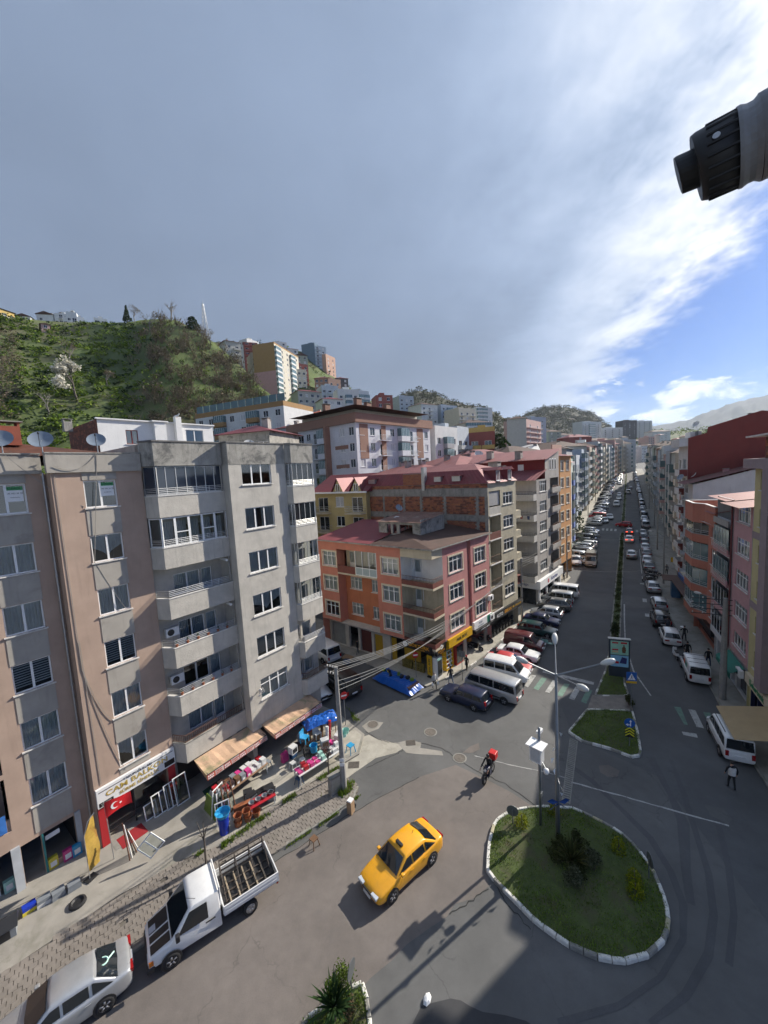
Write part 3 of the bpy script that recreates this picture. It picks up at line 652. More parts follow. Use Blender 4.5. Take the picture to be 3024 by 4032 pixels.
 mb=MB(); mb.box(0,4.15,-.06,.12,0,1.06); mb.obj('panel',SIGNW,s); yy=-.066
 mb=MB(); mb.box(.08,1.35,yy,yy+.004,.86,.90); mb.box(2.8,4.05,yy,yy+.004,.86,.90); mb.box(.06,.75,yy,yy+.004,.04,.28); mb.box(3.5,4.1,yy,yy+.004,.08,.42); mb.obj('stripe',SIGNK,s)
 text('lettering','YAKUPOĞULLARI',s,(2.07,yy-.004,.88),.19,SIGNK); text('lettering','CAM BALKON',s,(2.07,yy-.004,.60),.40,GOLD,sx=1.3,bold=.006); text('lettering','SÜRME SİNEKLİK',s,(2.12,yy-.004,.23),.25,GOLD,sx=1.1,bold=.004)
 text('lettering','SADIK ÖZTÜRK',s,(.40,yy-.004,.20),.07,SIGNW,ext=.001); text('lettering','0530 933 20 47',s,(.40,yy-.004,.10),.07,SIGNW,ext=.001)
 for a_,b_ in ((1.78,2.16),(5.50,5.9)):mb=MB(); mb.box(a_,b_,-.10,-.004,.13,2.47); mb.obj('red_cladding',REDP,o)
 mb=MB(); mb.box(3.6,3.66,.25,.31,.13,2.45); mb.box(2.15,5.55,.25,.31,.85,.90); mb.box(2.15,3.6,.25,.31,.5,.55); mb.obj('shop_frame',DKM,o); mb=MB(); mb.quad((3.66,.28,.9),(5.55,.28,.9),(5.55,.28,2.45),(3.66,.28,2.45)); mb.obj('shop_glass',GLS,o)
 mb=MB(); mb.box(2.15,3.6,-.9,.3,.12,.135); mb.obj('door_step',KERBG,o)
 mb=MB(); mb.box(-.44,-.36,.80,.98,.13,2.3); mb.obj('door_post',TEALP,o); mb=MB(); mb.box(-.3,.3,.98,1.0,1.75,2.0); w_=mb.obj('shop_poster',SIGNW,o);
 for a_,b_ in ((.95,1.2),(-1.62,-1.28)):mb=MB(); mb.box(a_,b_,.72,.84,.13,2.45); mb.obj('pillar',M('pillar_grey',(.42,.44,.46),.8),o)
 return o
brown_house()
# ----------------------------- the weathered grey house with the curved balconies
def grey_house():
 o=thing('apartment_building','weathered grey concrete apartment block with stacked balconies over the bazaar awnings','building',LP,RZ(LA)); I=Matrix.Translation((0,.55,0))
 zs=[4.2+3.11*k for k in range(6)]; hw=[(11.6,14.03,z,z+1.5) for z in zs]; GX0,GX1,GY,RX=10.65,15.35,-1.55,18.1; T24=Matrix.Translation((0,GY,0)); RY=-.60
 ZL=[3.72+3.13*i for i in range(6)]; ZR=[3.88+3.1*i for i in range(6)]
 mb=MB(); hole_wall(mb,GX0,GX1,2.2,21.15,hw,T24); hole_wall(mb,-.55,-GY,2.2,22.6,[],Matrix.Translation((GX0,0,0))@Matrix.Rotation(-pi/2,4,'Z'))
 inner=[]
 for z in ZL:b=z-1.05; inner+=[(7.35,9.1,b+.85,b+2.2),(9.2,9.96,b+.05,b+2.2)]
 hole_wall(mb,5.97,GX0,.1,22.5,inner+[(6.3,10.3,.12,2.2)],I); mb.quad((5.97,.55,2.4),(5.97,0,2.4),(5.97,0,22.5),(5.97,.55,22.5)); mb.quad((5.97,0,20.9),(5.98,.55,20.9),(5.98,.55,22.5),(5.97,0,22.5))
 hr=[]
 for z in ZR:b=z-1.05; hr+=[(15.7,16.4,b+.05,b+2.1),(16.6,17.5,b+.85,b+2.1)]
 hole_wall(mb,GX1,RX,.1,21.15,hr,Matrix.Translation((0,RY,0))); mb.quad((GX1,RY,2.2),(GX1,GY,2.2),(GX1,GY,21.15),(GX1,RY,21.15))
 mb.quad((RX,RY,.1),(RX,11,.1),(RX,11,22.5),(RX,RY,22.5)); mb.quad((RX,GY,21.15),(RX,RY,21.15),(RX,RY,22.5),(RX,GY,22.5)); mb.quad((RX,11,.1),(5.97,11,.1),(5.97,11,22.5),(RX,11,22.5)); mb.quad((5.97,.1,20),(5.97,.1,22.5),(5.97,11,22.5),(5.97,11,20)); mb.quad((5.97,11,22.2),(5.97,-.2,22.2),(RX,-.2,22.2),(RX,11,22.2))
 mb.box(10.55,10.9,GY+.04,-.6,.1,2.2); mb.box(15.1,15.4,GY+.04,-.6,.1,2.2); hole_wall(mb,10.9,15.1,.1,2.2,[(11.1,14.8,.12,2.0)],Matrix.Translation((0,-.6,0)),dep=.2); mb.quad((GX0,GY,2.2),(GX0,-.5,2.2),(GX1,-.5,2.2),(GX1,GY,2.2))
 mb.obj('wall',P_GREY,o)
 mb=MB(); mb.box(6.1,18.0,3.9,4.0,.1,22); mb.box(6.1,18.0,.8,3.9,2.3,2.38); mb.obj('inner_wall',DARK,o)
 for i,z in enumerate(zs):win(o,T24,11.6,z,2.43,1.5,3,transom=(i==0),curtain=[0,3,4,0,1,None][i])
 mb=MB(); parapet(mb,[(5.97,.0),(6.36,-.87),(GX0-.02,-.87)],21.18,22.58,.18); parapet(mb,[(GX0,-.85),(GX0,GY-.02),(GX1-.02,GY-.02)],21.15,22.64,.18); parapet(mb,[(GX1,GY-.02),(15.62,-1.97),(17.84,-1.97),(18.12,-1.55),(18.12,4)],21.18,22.6,.18)
 mb.box(6.3,10.6,-.7,.5,21.18,21.28); mb.box(15.4,18.0,-1.8,-.5,21.18,21.28)
 mb.obj('parapet',P_GREYD,o)
 mb=MB(); parapet(mb,[(5.92,.05),(6.32,-.92),(GX0-.05,-.92),(GX0-.05,GY-.07),(GX1-.03,GY-.07),(15.6,-2.02),(17.88,-2.02),(18.17,-1.5)],22.6,22.69,.28); mb.obj('coping',M('coping_dark',(.16,.155,.145),.9,var=.2),o)
 def loggia(i,pts,nf,zb,rail):
  """pts: closed outline; the first nf points are the open front"""
  b=ob('balcony',None,o); fr=pts[:nf]
  mb=MB(); mb.prism(pts,zb-1.27,zb-1.07); parapet(mb,fr,zb-1.07,zb,.12); mb.obj('band',P_GREY,b)
  mb=MB(); parapet(mb,[(p[0]-(.03 if k==0 else 0),p[1]-(.03 if 0<k<nf-(nf>3) else 0)) for k,p in enumerate(fr)],zb,zb+.05,.2); mb.obj('ledge',SILL if rail!='v' else P_GREYD,b)
  ins=[(p[0]+.06,p[1]+.09) for p in fr]
  if rail=='h':railing('railing',b,ins,zb+.05,.42,METAL,4)
  else:railing('railing',b,ins,zb+.05,.45,RUSTR,vert=.13)
  return b
 Lo=[(5.98,-.02),(6.36,-.85),(GX0-.01,-.85),(GX0-.01,.53),(5.98,.53)]
 Ro=[(GX1+.01,GY+.02),(15.62,-1.95),(17.84,-1.95),(18.08,GY),(18.08,RY-.02),(GX1+.01,RY-.02)]
 def glaze(outl,ns,zb,zt_,fm,gm,t,mid=()):
  g=ob('glazing',None,o); P=[Vector((*p,0)) for p in outl]
  for (a,c),n in zip(zip(P,P[1:]),ns):
   for k in range(n):
    p,q=a.lerp(c,k/n),a.lerp(c,(k+1)/n); d=(q-p).normalized(); nn=Vector((-d.y,d.x,0)); p,q=p+nn*.1,q+nn*.1; L_=(q-p).length
    Tm=Matrix.Translation((p.x,p.y,zb+.06))@Matrix.Rotation(atan2(d.y,d.x),4,'Z'); h_=zt_-zb-.1; mb=MB()
    mb.box(0,t,-.02,.03,0,h_,0,Tm); mb.box(L_-t,L_,-.02,.03,0,h_,0,Tm); mb.box(t,L_-t,-.02,.03,0,.06,0,Tm); mb.box(t,L_-t,-.02,.03,h_-t,h_,0,Tm)
    if k in mid:mb.box(t,L_-t,-.019,.029,h_*.45,h_*.45+.06,0,Tm)
    f=mb.obj('sash',fm,g); mb=MB(); mb.add([(t,0,.06),(L_-t,0,.06),(L_-t,0,h_-t),(t,0,h_-t)],[(0,1,2,3)],0,Tm); mb.obj('pane',gm,f)
  return g
 leaf_pots=[]
 for i in range(6):
  zb=ZL[i]; b=loggia(i,Lo,3,zb,'v' if i==0 else 'h'); fl=zb-1.05
  if i<4:
   win(o,I,7.35,fl+.85,1.75,1.35,2,curtain=[0,None,1,0][i],sill=False,dep=.1); win(o,I,9.2,fl+.05,.76,2.15,1,curtain=0,sill=False,door=True,dep=.1)
   if i in (1,2):aircon(b,I,6.4,zb+.45,y=-.36)
   if i in (1,2):leaf_pots.append((b,zb))
   if i in (2,3):mb=MB(); mb.tube([(10.3,.3,zb+1.72),(10.3,-.9,zb+1.62)],.09,10); mb.obj('awning_roller',WFR,b)
  elif i==5:glaze(Lo[:3],[1,7],zb,21.18,METAL,GLB,.02)
  else:
   zt_=zb+3.13-1.27; g=glaze(Lo[:3],[1,5],zb,zt_,WFR,GLS,.07,(1,3))
   mb=MB(); vs=[]
   for k in range(61):x=6.5+4.0*k/60; y=-.55+.04*(k%2); vs+=[(x,y,zb+.05),(x,y,zt_-.3)]
   mb.add(vs,[(2*k,2*k+2,2*k+3,2*k+1) for k in range(60) if k%12 not in (10,11)]); mb.obj('curtain',CURT[1],g)
  zb=ZR[i]; b=loggia(i,Ro,4,zb,'v' if i==0 else 'h'); fl=zb-1.05; TR_=Matrix.Translation((0,RY,0))
  win(o,TR_,15.7,fl+.05,.7,2.05,1,curtain=0,sill=False,door=True); win(o,TR_,16.6,fl+.85,.9,1.25,1,curtain=0,sill=False)
  if i>=2:glaze(Ro[:4],[2,4,1],zb,21.18 if i==5 else zb+3.1-1.27,METAL,GLD if i>3 else GLS,.022)
 mb=MB(); mb.tube([(10.5,-.80,22),(10.5,-.80,2.4)],.05,8); mb.obj('drain_pipe',P_GREYD,o)
 mb=MB()
 for s in (0,1):mb.tube([(11.35+.12*s,-1.57,5.0),(11.3+.2*s,-1.9,5.1+.15*s),(11.2+.3*s,-2.1,5.35-.3*s),(11.1,-1.95,4.8)],.03,5)
 mb.lathe([(.02,-.15),(.12,-.1),(.12,.1),(.02,.16)],8,0,Matrix.Translation((11.35,-1.85,5.1))); mb.obj('insulator_bracket',M('porcelain_white',(.55,.53,.5),.5),o)
 mb=MB(); mb.box(6.4,8.4,.72,.78,.12,2.2); mb.obj('shop_door',M('door_dark',(.05,.035,.03),.6),o)
 return o,leaf_pots
_,POTS=grey_house()
def awning(label,x0,x1,yw,yf,zw,zf):
 o=thing('awning',label,'awning',LP,RZ(LA)); AW=M('awning_cloth',(.52,.34,.22),.85,var=.15,scale=1.2,streak=.1,dirt=(.22,.22,.11),dscale=.9,damt=.8)
 n=16; mb=MB(); vs=[]
 for i in range(n+1):
  x=x0+(x1-x0)*i/n; s=.03*(i%2)+.02*sin(i*1.3)
  for k in range(4):f=k/3; vs.append((x,yw+(yf-yw)*f,zw+(zf-zw)*f-s*(1 if 0<k<3 else 0)-.05*sin(pi*f)))
 mb.add(vs,[(4*i+k,4*i+k+1,4*i+k+5,4*i+k+4) for i in range(n) for k in range(3)]); mb.obj('canopy',AW,o)
 for x in (x0,x1):mb=MB(); mb.add([(x,yw,zw),(x,yf,zf),(x,yf,zf-.3),(x,yw+.25*(yf-yw),zw-.25)],[(0,1,2,3)]); mb.obj('side_flap',AW,o)
 VR=M('valance_red',(.48,.10,.06),.8,var=.12,scale=3); VW=M('valance_pale',(.60,.50,.46),.8,var=.1,scale=3); k=8
 for i in range(k):
  a,b=x0+(x1-x0)*i/k,x0+(x1-x0)*(i+1)/k; mb=MB(); mb.add([(a,yf-.01,zf+.02),(b,yf-.01,zf+.02),(b,yf-.04,zf-.34),(a,yf-.04,zf-.34)],[(3,2,1,0)]); v=mb.obj('valance',VW if i%2 else VR,o)
  mb=MB(); rnd=random.Random(i)
  for ln in range(2):
   x=a+.06
   while x<b-.1:w=rnd.uniform(.04,.09); z=zf-.07-ln*.13; mb.add([(x,yf-.024-.0115*(ln*1.5+1),z),(x+w,yf-.024-.0115*(ln*1.5+1),z),(x+w,yf-.032-.0115*(ln*1.5+1),z-.085),(x,yf-.032-.0115*(ln*1.5+1),z-.085)],[(3,2,1,0)]); x+=w+.035
  pr=mb.obj('print',VR if i%2 else SIGNW,v); pr['kind']='stuff'
 mb=MB(); mb.tube([(x0,yf,zf),(x1,yf,zf)],.03,6)
 for x in (x0+.1,x1-.1):mb.tube([(x,yw,zw-.3),(x,yf,zf)],.025,6)
 mb.obj('frame',DKM,o); return o
awning('faded striped awning of the bazaar nearest the blue bin',6.75,11.2,-.90,-2.35,2.42,2.02)
awning('faded awning over the bazaar heap beside the side street',11.35,15.9,-1.6,-3.05,2.45,2.2)
# ----------------------------- white rooftop house with a bare brick flank
def brickwall(parent,T,L_,z0,z1,bw,bh,mats,limit=290,skip=None,dep=.03):
 """courses of separate bricks standing proud of the joints"""
 cells=[]; r=0; z=z0
 while z+bh*.6<z1:
  x=-(r%2)*bw/2
  while x<L_-.02:
   a,b=max(x,0),min(x+bw,L_)
   if b-a>.05 and not (skip and skip((a+b)/2,z+bh/2)):cells.append((a,b,z))
   x+=bw
  z+=bh; r+=1
 random.shuffle(cells); g=.012; rest=[MB() for _ in mats]; cache={}
 for k,(a,b,z) in enumerate(cells):
  mi=random.randrange(len(mats)); w=round(b-a-g,3)
  d=dep*random.uniform(.6,1.1)
  if k<limit:
   if (w,mi) not in cache:mb=MB(); mb.box(0,w,-dep,0,0,bh-g); cache[(w,mi)]=mb.mesh('brick',mats[mi])
   p=T@Vector((a,0,z)); ob('brick',cache[(w,mi)],parent,p,rz=T.to_euler().z+random.gauss(0,.004))
  else:rest[mi].box(a,a+w,-d,0,z,z+bh-g,0,T)
 for mb,m_ in zip(rest,mats):
  if mb.f:r=mb.obj('brickwork',m_,parent); r['kind']='stuff'
def rooftop_house():
 a=at(392,1745,37.5); b=at(842,1740,46.5); a.z=b.z=0; d=(b-a); L_=d.length; az=math.degrees(atan2(d.x,d.y)); D_=9; z0=15.0; z1=at(400,1648,37.5).z
 o=thing('rooftop_house','whitewashed top storey with a bare brick flank behind the tan roof','building',(a.x,a.y,0),RZ(az)); TT=TF(L_,D_)
 mb=MB(); hole_wall(mb,0,L_,z0,z1,[(2.3,3.4,z1-2.3,z1-.9),(L_-3.2,L_-1.2,z1-2.2,z1-.55)],None); mb.box(L_*.42,L_*.52,-.6,.02,z0,z1-.03); hole_wall(mb,0,D_,z0,z1,[],TT['r']); mb.quad((0,0,z1-.1),(L_,0,z1-.1),(L_,D_,z1-.1),(0,D_,z1-.1)); mb.obj('wall',P_WHITE,o)
 mb=MB(); hole_wall(mb,0,D_,z0,z1,[],TT['l']); mb.obj('brick_flank',MORTAR,o); brickwall(o.children[-1],TT['l'],D_,z1-3.2,z1,.42,.2,[BRICKD,BRICKD,BRICK],200)
 mb=MB(); mb.box(-.15,L_+.15,-.2,.1,z1,z1+.12); mb.box(L_*.40,L_*.54,-.75,-.2,z1,z1+.12); mb.obj('coping',P_WHITE,o)
 chimney(o,1.6,.6,z1-1.2,.45,.45,1.25,P_WHITE,False); chimney(o,L_-4.1,-.3,z1-2.4,.6,.5,3.1,P_WHITE,False); chimney(o,-.8,6,z1-.6,.7,.6,1.0,P_GREYD); chimney(o,1.7,5,z1-.4,1.2,.6,.7,P_GREYD); chimney(o,L_-6.2,4,z1-.2,1.0,.6,.6,P_WHITE)
 win(o,Matrix(),2.3,z1-2.3,1.1,1.4,2,curtain=0,frame=M('frame_red',(.22,.03,.025),.6)); win(o,Matrix(),L_-3.2,z1-2.2,2.0,1.65,2,curtain=0); return o
rooftop_house()
# ----------------------------- middle block: the pink corner house
PM=Vector((4.12,35.18,0)); MA=44.0
def mp(x,y,z=0.):return PM+A(44)*x+A(-46)*y+Vector((0,0,z))
P_PINK=M('plaster_pink',(.50,.225,.205),.9,var=.10,scale=.8,streak=.15,bump=.2,dirt=(.42,.21,.19),dscale=.5,damt=.4)
P_SALM=M('plaster_salmon',(.53,.20,.135),.9,var=.10,scale=.8,streak=.15,bump=.2,dirt=(.47,.21,.15),dscale=.5,damt=.5)
P_ORNG=M('plaster_orange',(.46,.165,.08),.9,var=.10,scale=.8,streak=.2,bump=.2)
P_CREAM=M('plaster_cream',(.53,.46,.33),.9,var=.08,scale=1.,streak=.2,bump=.2)
P_TRIM=M('trim_cream',(.60,.52,.38),.85,var=.08,scale=2.)
P_BEIGE=M('plaster_beige',(.47,.42,.305),.9,var=.12,scale=.9,streak=.45,bump=.3,dirt=(.33,.29,.22),dscale=.6,damt=.5)
ROOF_R=M('roof_red',(.20,.045,.050),.6,.15,var=.12,scale=.7,dirt=(.13,.045,.045),dscale=.4,damt=.5)
ROOF_P=M('roof_pinkred',(.30,.115,.10),.55,.15,var=.12,scale=.7,dirt=(.20,.07,.06),dscale=.5,damt=.5)
ROOF_B=M('roof_brown',(.085,.045,.032),.8,var=.2,scale=.8,dirt=(.055,.035,.028),dscale=.5,damt=.6)
YEL=M('sign_yellow',(.62,.36,.01),.5,var=.04); GRN=M('sign_green',(.02,.22,.14),.5,var=.04); ORG=M('letter_orange',(.65,.30,.02),.5)
def trimmed(o,T,u0,z,w,h,n=2,cur=0,transom=True,tr=True,dep=.08):
 if tr:
  mb=MB(); t=.17; y0,y1=-.035,.0
  for b in ((u0-t,u0,z-t,z+h+t),(u0+w,u0+w+t,z-t,z+h+t),(u0,u0+w,z-t,z),(u0,u0+w,z+h,z+h+t)):mb.box(b[0],b[1],y0,y1,b[2],b[3],0,T)
  mb.obj('window_surround',P_TRIM,o)
 return win(o,T,u0,z,w,h,n,transom,curtain=cur,dep=dep)
def pink_house():
 o=thing('corner_house','pink and salmon corner house with loggias above the yellow shops','building',PM,RZ(MA)); I=Matrix()
 S=Matrix.Rotation(rad(-(128.5-44)),4,'Z')@Matrix.Translation((-15.4,0,0)); H=12.75; zs=[4.05,7.05,9.92]; wh=1.62
 hm=[(2.75,5.15,z,z+wh) for z in zs]+[(7.5,9.75,z,z+wh) for z in zs]
 mb=MB(); hole_wall(mb,1.7,6.05,3.45,H,hm,I); hole_wall(mb,6.75,10.65,3.45,H,hm,I); hole_wall(mb,6.05,6.75,3.45,H,[],Matrix.Translation((0,.35,0))); mb.quad((6.05,0,3.45),(6.05,.35,3.45),(6.05,.35,H),(6.05,0,H)); mb.quad((6.75,.35,3.45),(6.75,0,3.45),(6.75,0,H),(6.75,.35,H))
 mb.quad((1.7,0,3.45),(1.7,0,H),(1.7,1.9,H),(1.7,1.9,3.45)); mb.quad((10.65,0,0),(10.65,14,0),(10.65,14,H),(10.65,0,H)); mb.obj('wall',P_PINK,o)
 hs=[(.75,2.85,z,z+wh) for z in zs]+[(9.45,11.5,z,z+wh) for z in zs]; rec=[(3.75,5.5,z+.15,z+1.55) for z in zs[:2]]+[(6.9,7.8,z+.15,z+1.55) for z in zs[:2]]; R12=S@Matrix.Translation((0,1.2,0))
 mb=MB(); hole_wall(mb,0,3.05,3.45,H,hs,S); hole_wall(mb,8.75,11.85,3.45,H,hs,S); hole_wall(mb,3.05,8.75,11.93,H,[],S)
 mb.add([(3.05,0,3.45),(3.05,1.2,3.45),(3.05,1.2,H),(3.05,0,H)],[(0,1,2,3)],0,S); mb.add([(8.75,1.2,3.45),(8.75,0,3.45),(8.75,0,H),(8.75,1.2,H)],[(0,1,2,3)],0,S); mb.add([(0,14,0),(0,0,0),(0,0,H),(0,14,H)],[(0,1,2,3)],0,S); mb.obj('wall',P_SALM,o)
 mb=MB(); hole_wall(mb,3.05,8.75,2.9,9.25,rec,R12); mb.obj('wall',P_ORNG,o)
 mb=MB(); hole_wall(mb,3.05,8.75,9.25,H,[(3.5,4.3,9.35,11.4),(6.2,8.3,10.0,11.5)],S@Matrix.Translation((0,1.5,0))); mb.obj('loggia_wall',P_CREAM,o)
 for z in zs:
  i=zs.index(z)
  trimmed(o,I,2.75,z,2.4,wh,3,0); trimmed(o,I,7.5,z,2.25,wh,3,1 if i==1 else 0); trimmed(o,S,.75,z,2.1,wh,3,0 if i else None); trimmed(o,S,9.45,z,2.05,wh,3,0)
 for z in zs[:2]:win(o,R12,3.75,z+.15,1.75,1.4,3,True,curtain=0); win(o,R12,6.9,z+.15,.9,1.4,2,True,curtain=0)
 win(o,S@Matrix.Translation((0,1.5,0)),3.5,9.35,.8,2.05,1,curtain=0,door=True,sill=False); win(o,S@Matrix.Translation((0,1.5,0)),6.2,10.0,2.1,1.5,3,curtain=0)
 b=ob('balcony',None,o); mb=MB(); mb.box(3.05,8.75,-.05,1.5,9.12,9.3,0,S); mb.box(5.7,5.8,0,1.4,9.3,11.93,0,S); mb.obj('slab',P_CREAM,b)
 mb=MB(); mb.box(3.05,5.7,-.03,.03,9.3,10.12,0,S); mb.obj('parapet_panel',M('panel_brown',(.17,.055,.04),.7,var=.15),b)
 mb=MB(); mb.box(5.8,8.75,-.03,.03,9.3,9.36,0,S)
 for k in range(4):x=5.8+k*.97; mb.box(x,x+.06,-.03,.03,9.36,11.93,0,S)
 mb.box(5.8,8.75,-.028,.028,10.1,10.17,0,S); mb.obj('glazing_frame',WFR,b)
 for k in range(3):x=5.86+k*.97; mb=MB(); mb.add([(x,0,9.36),(x+.91,0,9.36),(x+.91,0,10.1),(x,0,10.1)],[(0,1,2,3)],0,S); mb.obj('panel',M('frosted_glass',(.35,.42,.42),.3,var=.05),b); mb=MB(); mb.add([(x,0,10.17),(x+.91,0,10.17),(x+.91,0,11.93),(x,0,11.93)],[(0,1,2,3)],0,S); mb.obj('pane',GLS,b)
 c0=S@Vector((11.85,0,0)); inn=S@Vector((11.85,1.9,0))
 for k,zf in enumerate((3.25,6.25,9.12)):
  b=ob('balcony',None,o); P=[(c0.x,c0.y),(-.12,-.12),(1.7,0)]; top=(6.25,9.12,11.9)[k]; PIN=[(c0.x,c0.y),(.0,.0),(1.7,0),(1.7,1.9),(inn.x,inn.y)]
  mb=MB(); mb.prism([(c0.x-.02,c0.y-.02),(-.12,-.16),(1.7,-.03),(1.7,1.85),(inn.x,inn.y)],zf-.2,zf); mb.obj('slab',P_CREAM,b)
  mb=MB(); parapet(mb,P,zf,zf+.45,.07); mb.obj('parapet_panel',MATS['panel_brown'],b)
  railing('railing',b,[(p[0]+.03,p[1]+.03) for p in P],zf+.45,.45,RUSTR,vert=.16)
  m_=P_WHITE if k==2 else P_BEIGE
  d=Vector((1.7,1.9,0))-Vector((inn.x,inn.y,0)); Ti=Matrix.Translation((inn.x,inn.y,0))@Matrix.Rotation(atan2(d.y,d.x),4,'Z'); Lw=d.length
  mb=MB(); hole_wall(mb,0,Lw,zf,top,[(.3,1.05,zf+.05,zf+2.1),(1.15,Lw-.5,zf+.8,zf+2.25)],Ti); mb.add([(c0.x,c0.y,zf),(inn.x,inn.y,zf),(inn.x,inn.y,top),(c0.x,c0.y,top)],[(0,1,2,3)]); mb.add([(1.69,1.9,zf),(1.69,0,zf),(1.69,0,top),(1.69,1.9,top)],[(0,1,2,3)]); mb.obj('loggia_wall',m_,b)
  win(o,Ti,.3,zf+.05,.75,2.05,1,curtain=0,sill=False,door=True); win(o,Ti,1.15,zf+.8,Lw-1.65,1.45,2,True,curtain=0,sill=False)
 mb=MB(); parapet(mb,[(c0.x,c0.y),(-.15,-.15),(1.7,0)],11.9,H,.15); mb.prism([(c0.x,c0.y),(-.1,-.1),(1.7,0),(1.7,1.9),(inn.x,inn.y)],11.85,11.95); mb.obj('corner_band',P_CREAM,o)
 a0=S@Vector((-.3,-.3,0)); ac=Vector((-.3,-.35,0)); ae=Vector((10.9,-.3,0)); q0=S@Vector((-.3,13,0)); qe=Vector((10.6,13,0)); mid=S@Vector((8.2,-.3,0)); midr=S@Vector((8.2,8.5,0)); pk=Vector((2.2,5.2,0))
 mb=MB(); z0=H+.12; z1=H+.85
 def V(p,z):return (p.x,p.y,z)
 mb.add([V(mid,z0),V(ac,z0),V(ae,z0),V(pk,z1),V(midr,z1),V(Vector((10.6,6,0)),z1),V(qe,z1)],[(0,1,3,4),(1,2,5,3),(3,5,6,4)]); mb.obj('felt_roof',ROOF_B,o)
 mb=MB(); ends=S@Vector((-.3,8.5,0)); corrugated(mb,V(a0,z0),V(mid,z0),V(midr,z1+.5),V(ends,z1+.5),26,.03); mb.obj('sheet_roof',ROOF_R,o)
 mb=MB();
 for p,q in ((a0,ac),(ac,ae)):
  d=(q-p).normalized(); n=Vector((d.y,-d.x,0)); mb.prism([(p.x,p.y),(q.x,q.y),(q.x-n.x*.35,q.y-n.y*.35),(p.x-n.x*.35,p.y-n.y*.35)],H-.02,H+.11)
 mb.obj('eave_board',P_GREYD,o)
 gS=[(.3,2.6,.15,2.75),(3.2,4.6,.15,2.7),(4.9,6.6,.15,2.7),(6.9,8.2,.15,2.6),(9.2,14.6,.15,2.9)]; TS=S@Matrix.Translation((0,1.0,0))
 mb=MB(); hole_wall(mb,0,15.0,.1,3.45,gS,TS,dep=.3); hole_wall(mb,1.0,10.65,.1,3.45,[(1.3,5.6,.15,2.7),(6.2,10.3,.15,2.6)],Matrix.Translation((0,.5,0)),dep=.3); mb.add([(0,0,3.4),(15.4,0,3.4),(15.4,2,3.4),(0,2,3.4)],[(3,2,1,0)],0,S); mb.box(.2,10.6,.02,2,3.3,3.4); mb.obj('shop_wall',P_GREY,o)
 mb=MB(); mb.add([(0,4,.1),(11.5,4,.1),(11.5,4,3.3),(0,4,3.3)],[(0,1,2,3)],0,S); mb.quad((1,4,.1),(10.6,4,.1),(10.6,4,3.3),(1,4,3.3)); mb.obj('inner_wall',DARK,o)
 YD=M('shutter_yellow',(.42,.25,.015),.6,var=.1,scale=4);
 for a_,b_,m_ in ((6.95,8.15,YD),(9.25,9.9,YD),(10.9,12.2,YD),(12.3,12.9,YD),(4.95,6.5,M('shutter_maroon',(.11,.03,.025),.6,var=.1)),(.4,2.5,M('shutter_grey',(.25,.26,.25),.6,var=.1))):mb=MB(); mb.box(a_,b_,.2,.24,.15,2.6,0,TS); mb.obj('shutter',m_,o)
 s=ob('shop_sign',None,o); Ts=S@Matrix.Translation((11.6,-.08,2.72)); mb=MB(); mb.box(0,3.55,-.08,.1,0,.68,0,Ts); mb.obj('panel',SIGNK,s)
 def stext(body,T,x,z,size,mat,y=-.09,sx=1.,bold=0.):
  p=T@Vector((x,y,z)); return text('lettering',body,s,p,size,mat,rot=(pi/2,0,T.to_euler().z),sx=sx,bold=bold)
 stext('GÖKTÜRK',Ts,2.0,.42,.44,ORG,sx=1.15,bold=.01); stext('OTOMOTİV',Ts,2.2,.12,.19,ORG); mb=MB(); mb.lathe([(.27,0),(.27,.02)],20,0,Ts@Matrix.Translation((.42,-.085,.38))@Matrix.Rotation(pi/2,4,'X')); mb.obj('badge',SIGNW,s); stext('ASO',Ts,.42,.38,.15,SIGNK,y=-.112)
 Tc=Matrix.Translation((.1,.02,2.5)); mb=MB(); mb.box(0,1.55,-.08,.1,0,.95,0,Tc); mb.obj('panel',SIGNK,s); stext('GÖKTÜRK',Tc,.8,.3,.24,ORG); stext('OTOMOTİV',Tc,.8,.1,.11,ORG); mb=MB(); mb.lathe([(.22,0),(.22,.02)],20,0,Tc@Matrix.Translation((.8,-.085,.68))@Matrix.Rotation(pi/2,4,'X')); mb.obj('badge',SIGNW,s); stext('ASO',Tc,.8,.68,.12,SIGNK,y=-.112)
 Ty=Matrix.Translation((1.95,-.1,2.62)); mb=MB(); mb.box(0,4.3,-.12,.2,0,.85,0,Ty); mb.obj('panel',YEL,s); stext('ANIL BÜFE',Ty,2.3,.42,.42,SIGNK,y=-.13)
 Ta=Matrix.Translation((6.7,-.1,2.55)); mb=MB(); mb.box(0,3.9,-.12,.15,.35,1.15,0,Ta); mb.obj('panel',SIGNW,s); mb=MB(); mb.box(2.7,3.9,-.125,-.121,.35,1.15,0,Ta); mb.obj('green_field',GRN,s); stext('AYAR',Ta,1.3,.85,.3,M('letter_grey',(.3,.33,.36),.6),y=-.13); stext('MOTO MARKET',Ta,1.35,.52,.17,MATS['letter_grey'],y=-.13); mb=MB(); mb.box(0,3.9,-.35,.1,-.05,.3,0,Ta); mb.obj('panel',SIGNK,s); stext('AYAR MOTO SERVİSİ',Ta,1.9,.12,.19,SIGNW,y=-.36)
 Tk=Matrix.Translation((2.0,-.05,.13)); k_=ob('drinks_fridge',None,o)
 rnd=random.Random(5); cols=[M('ware_red',(.5,.03,.03),.5),M('ware_green',(.05,.3,.08),.5),YEL,SIGNW,M('ware_blue',(.03,.12,.45),.5)]
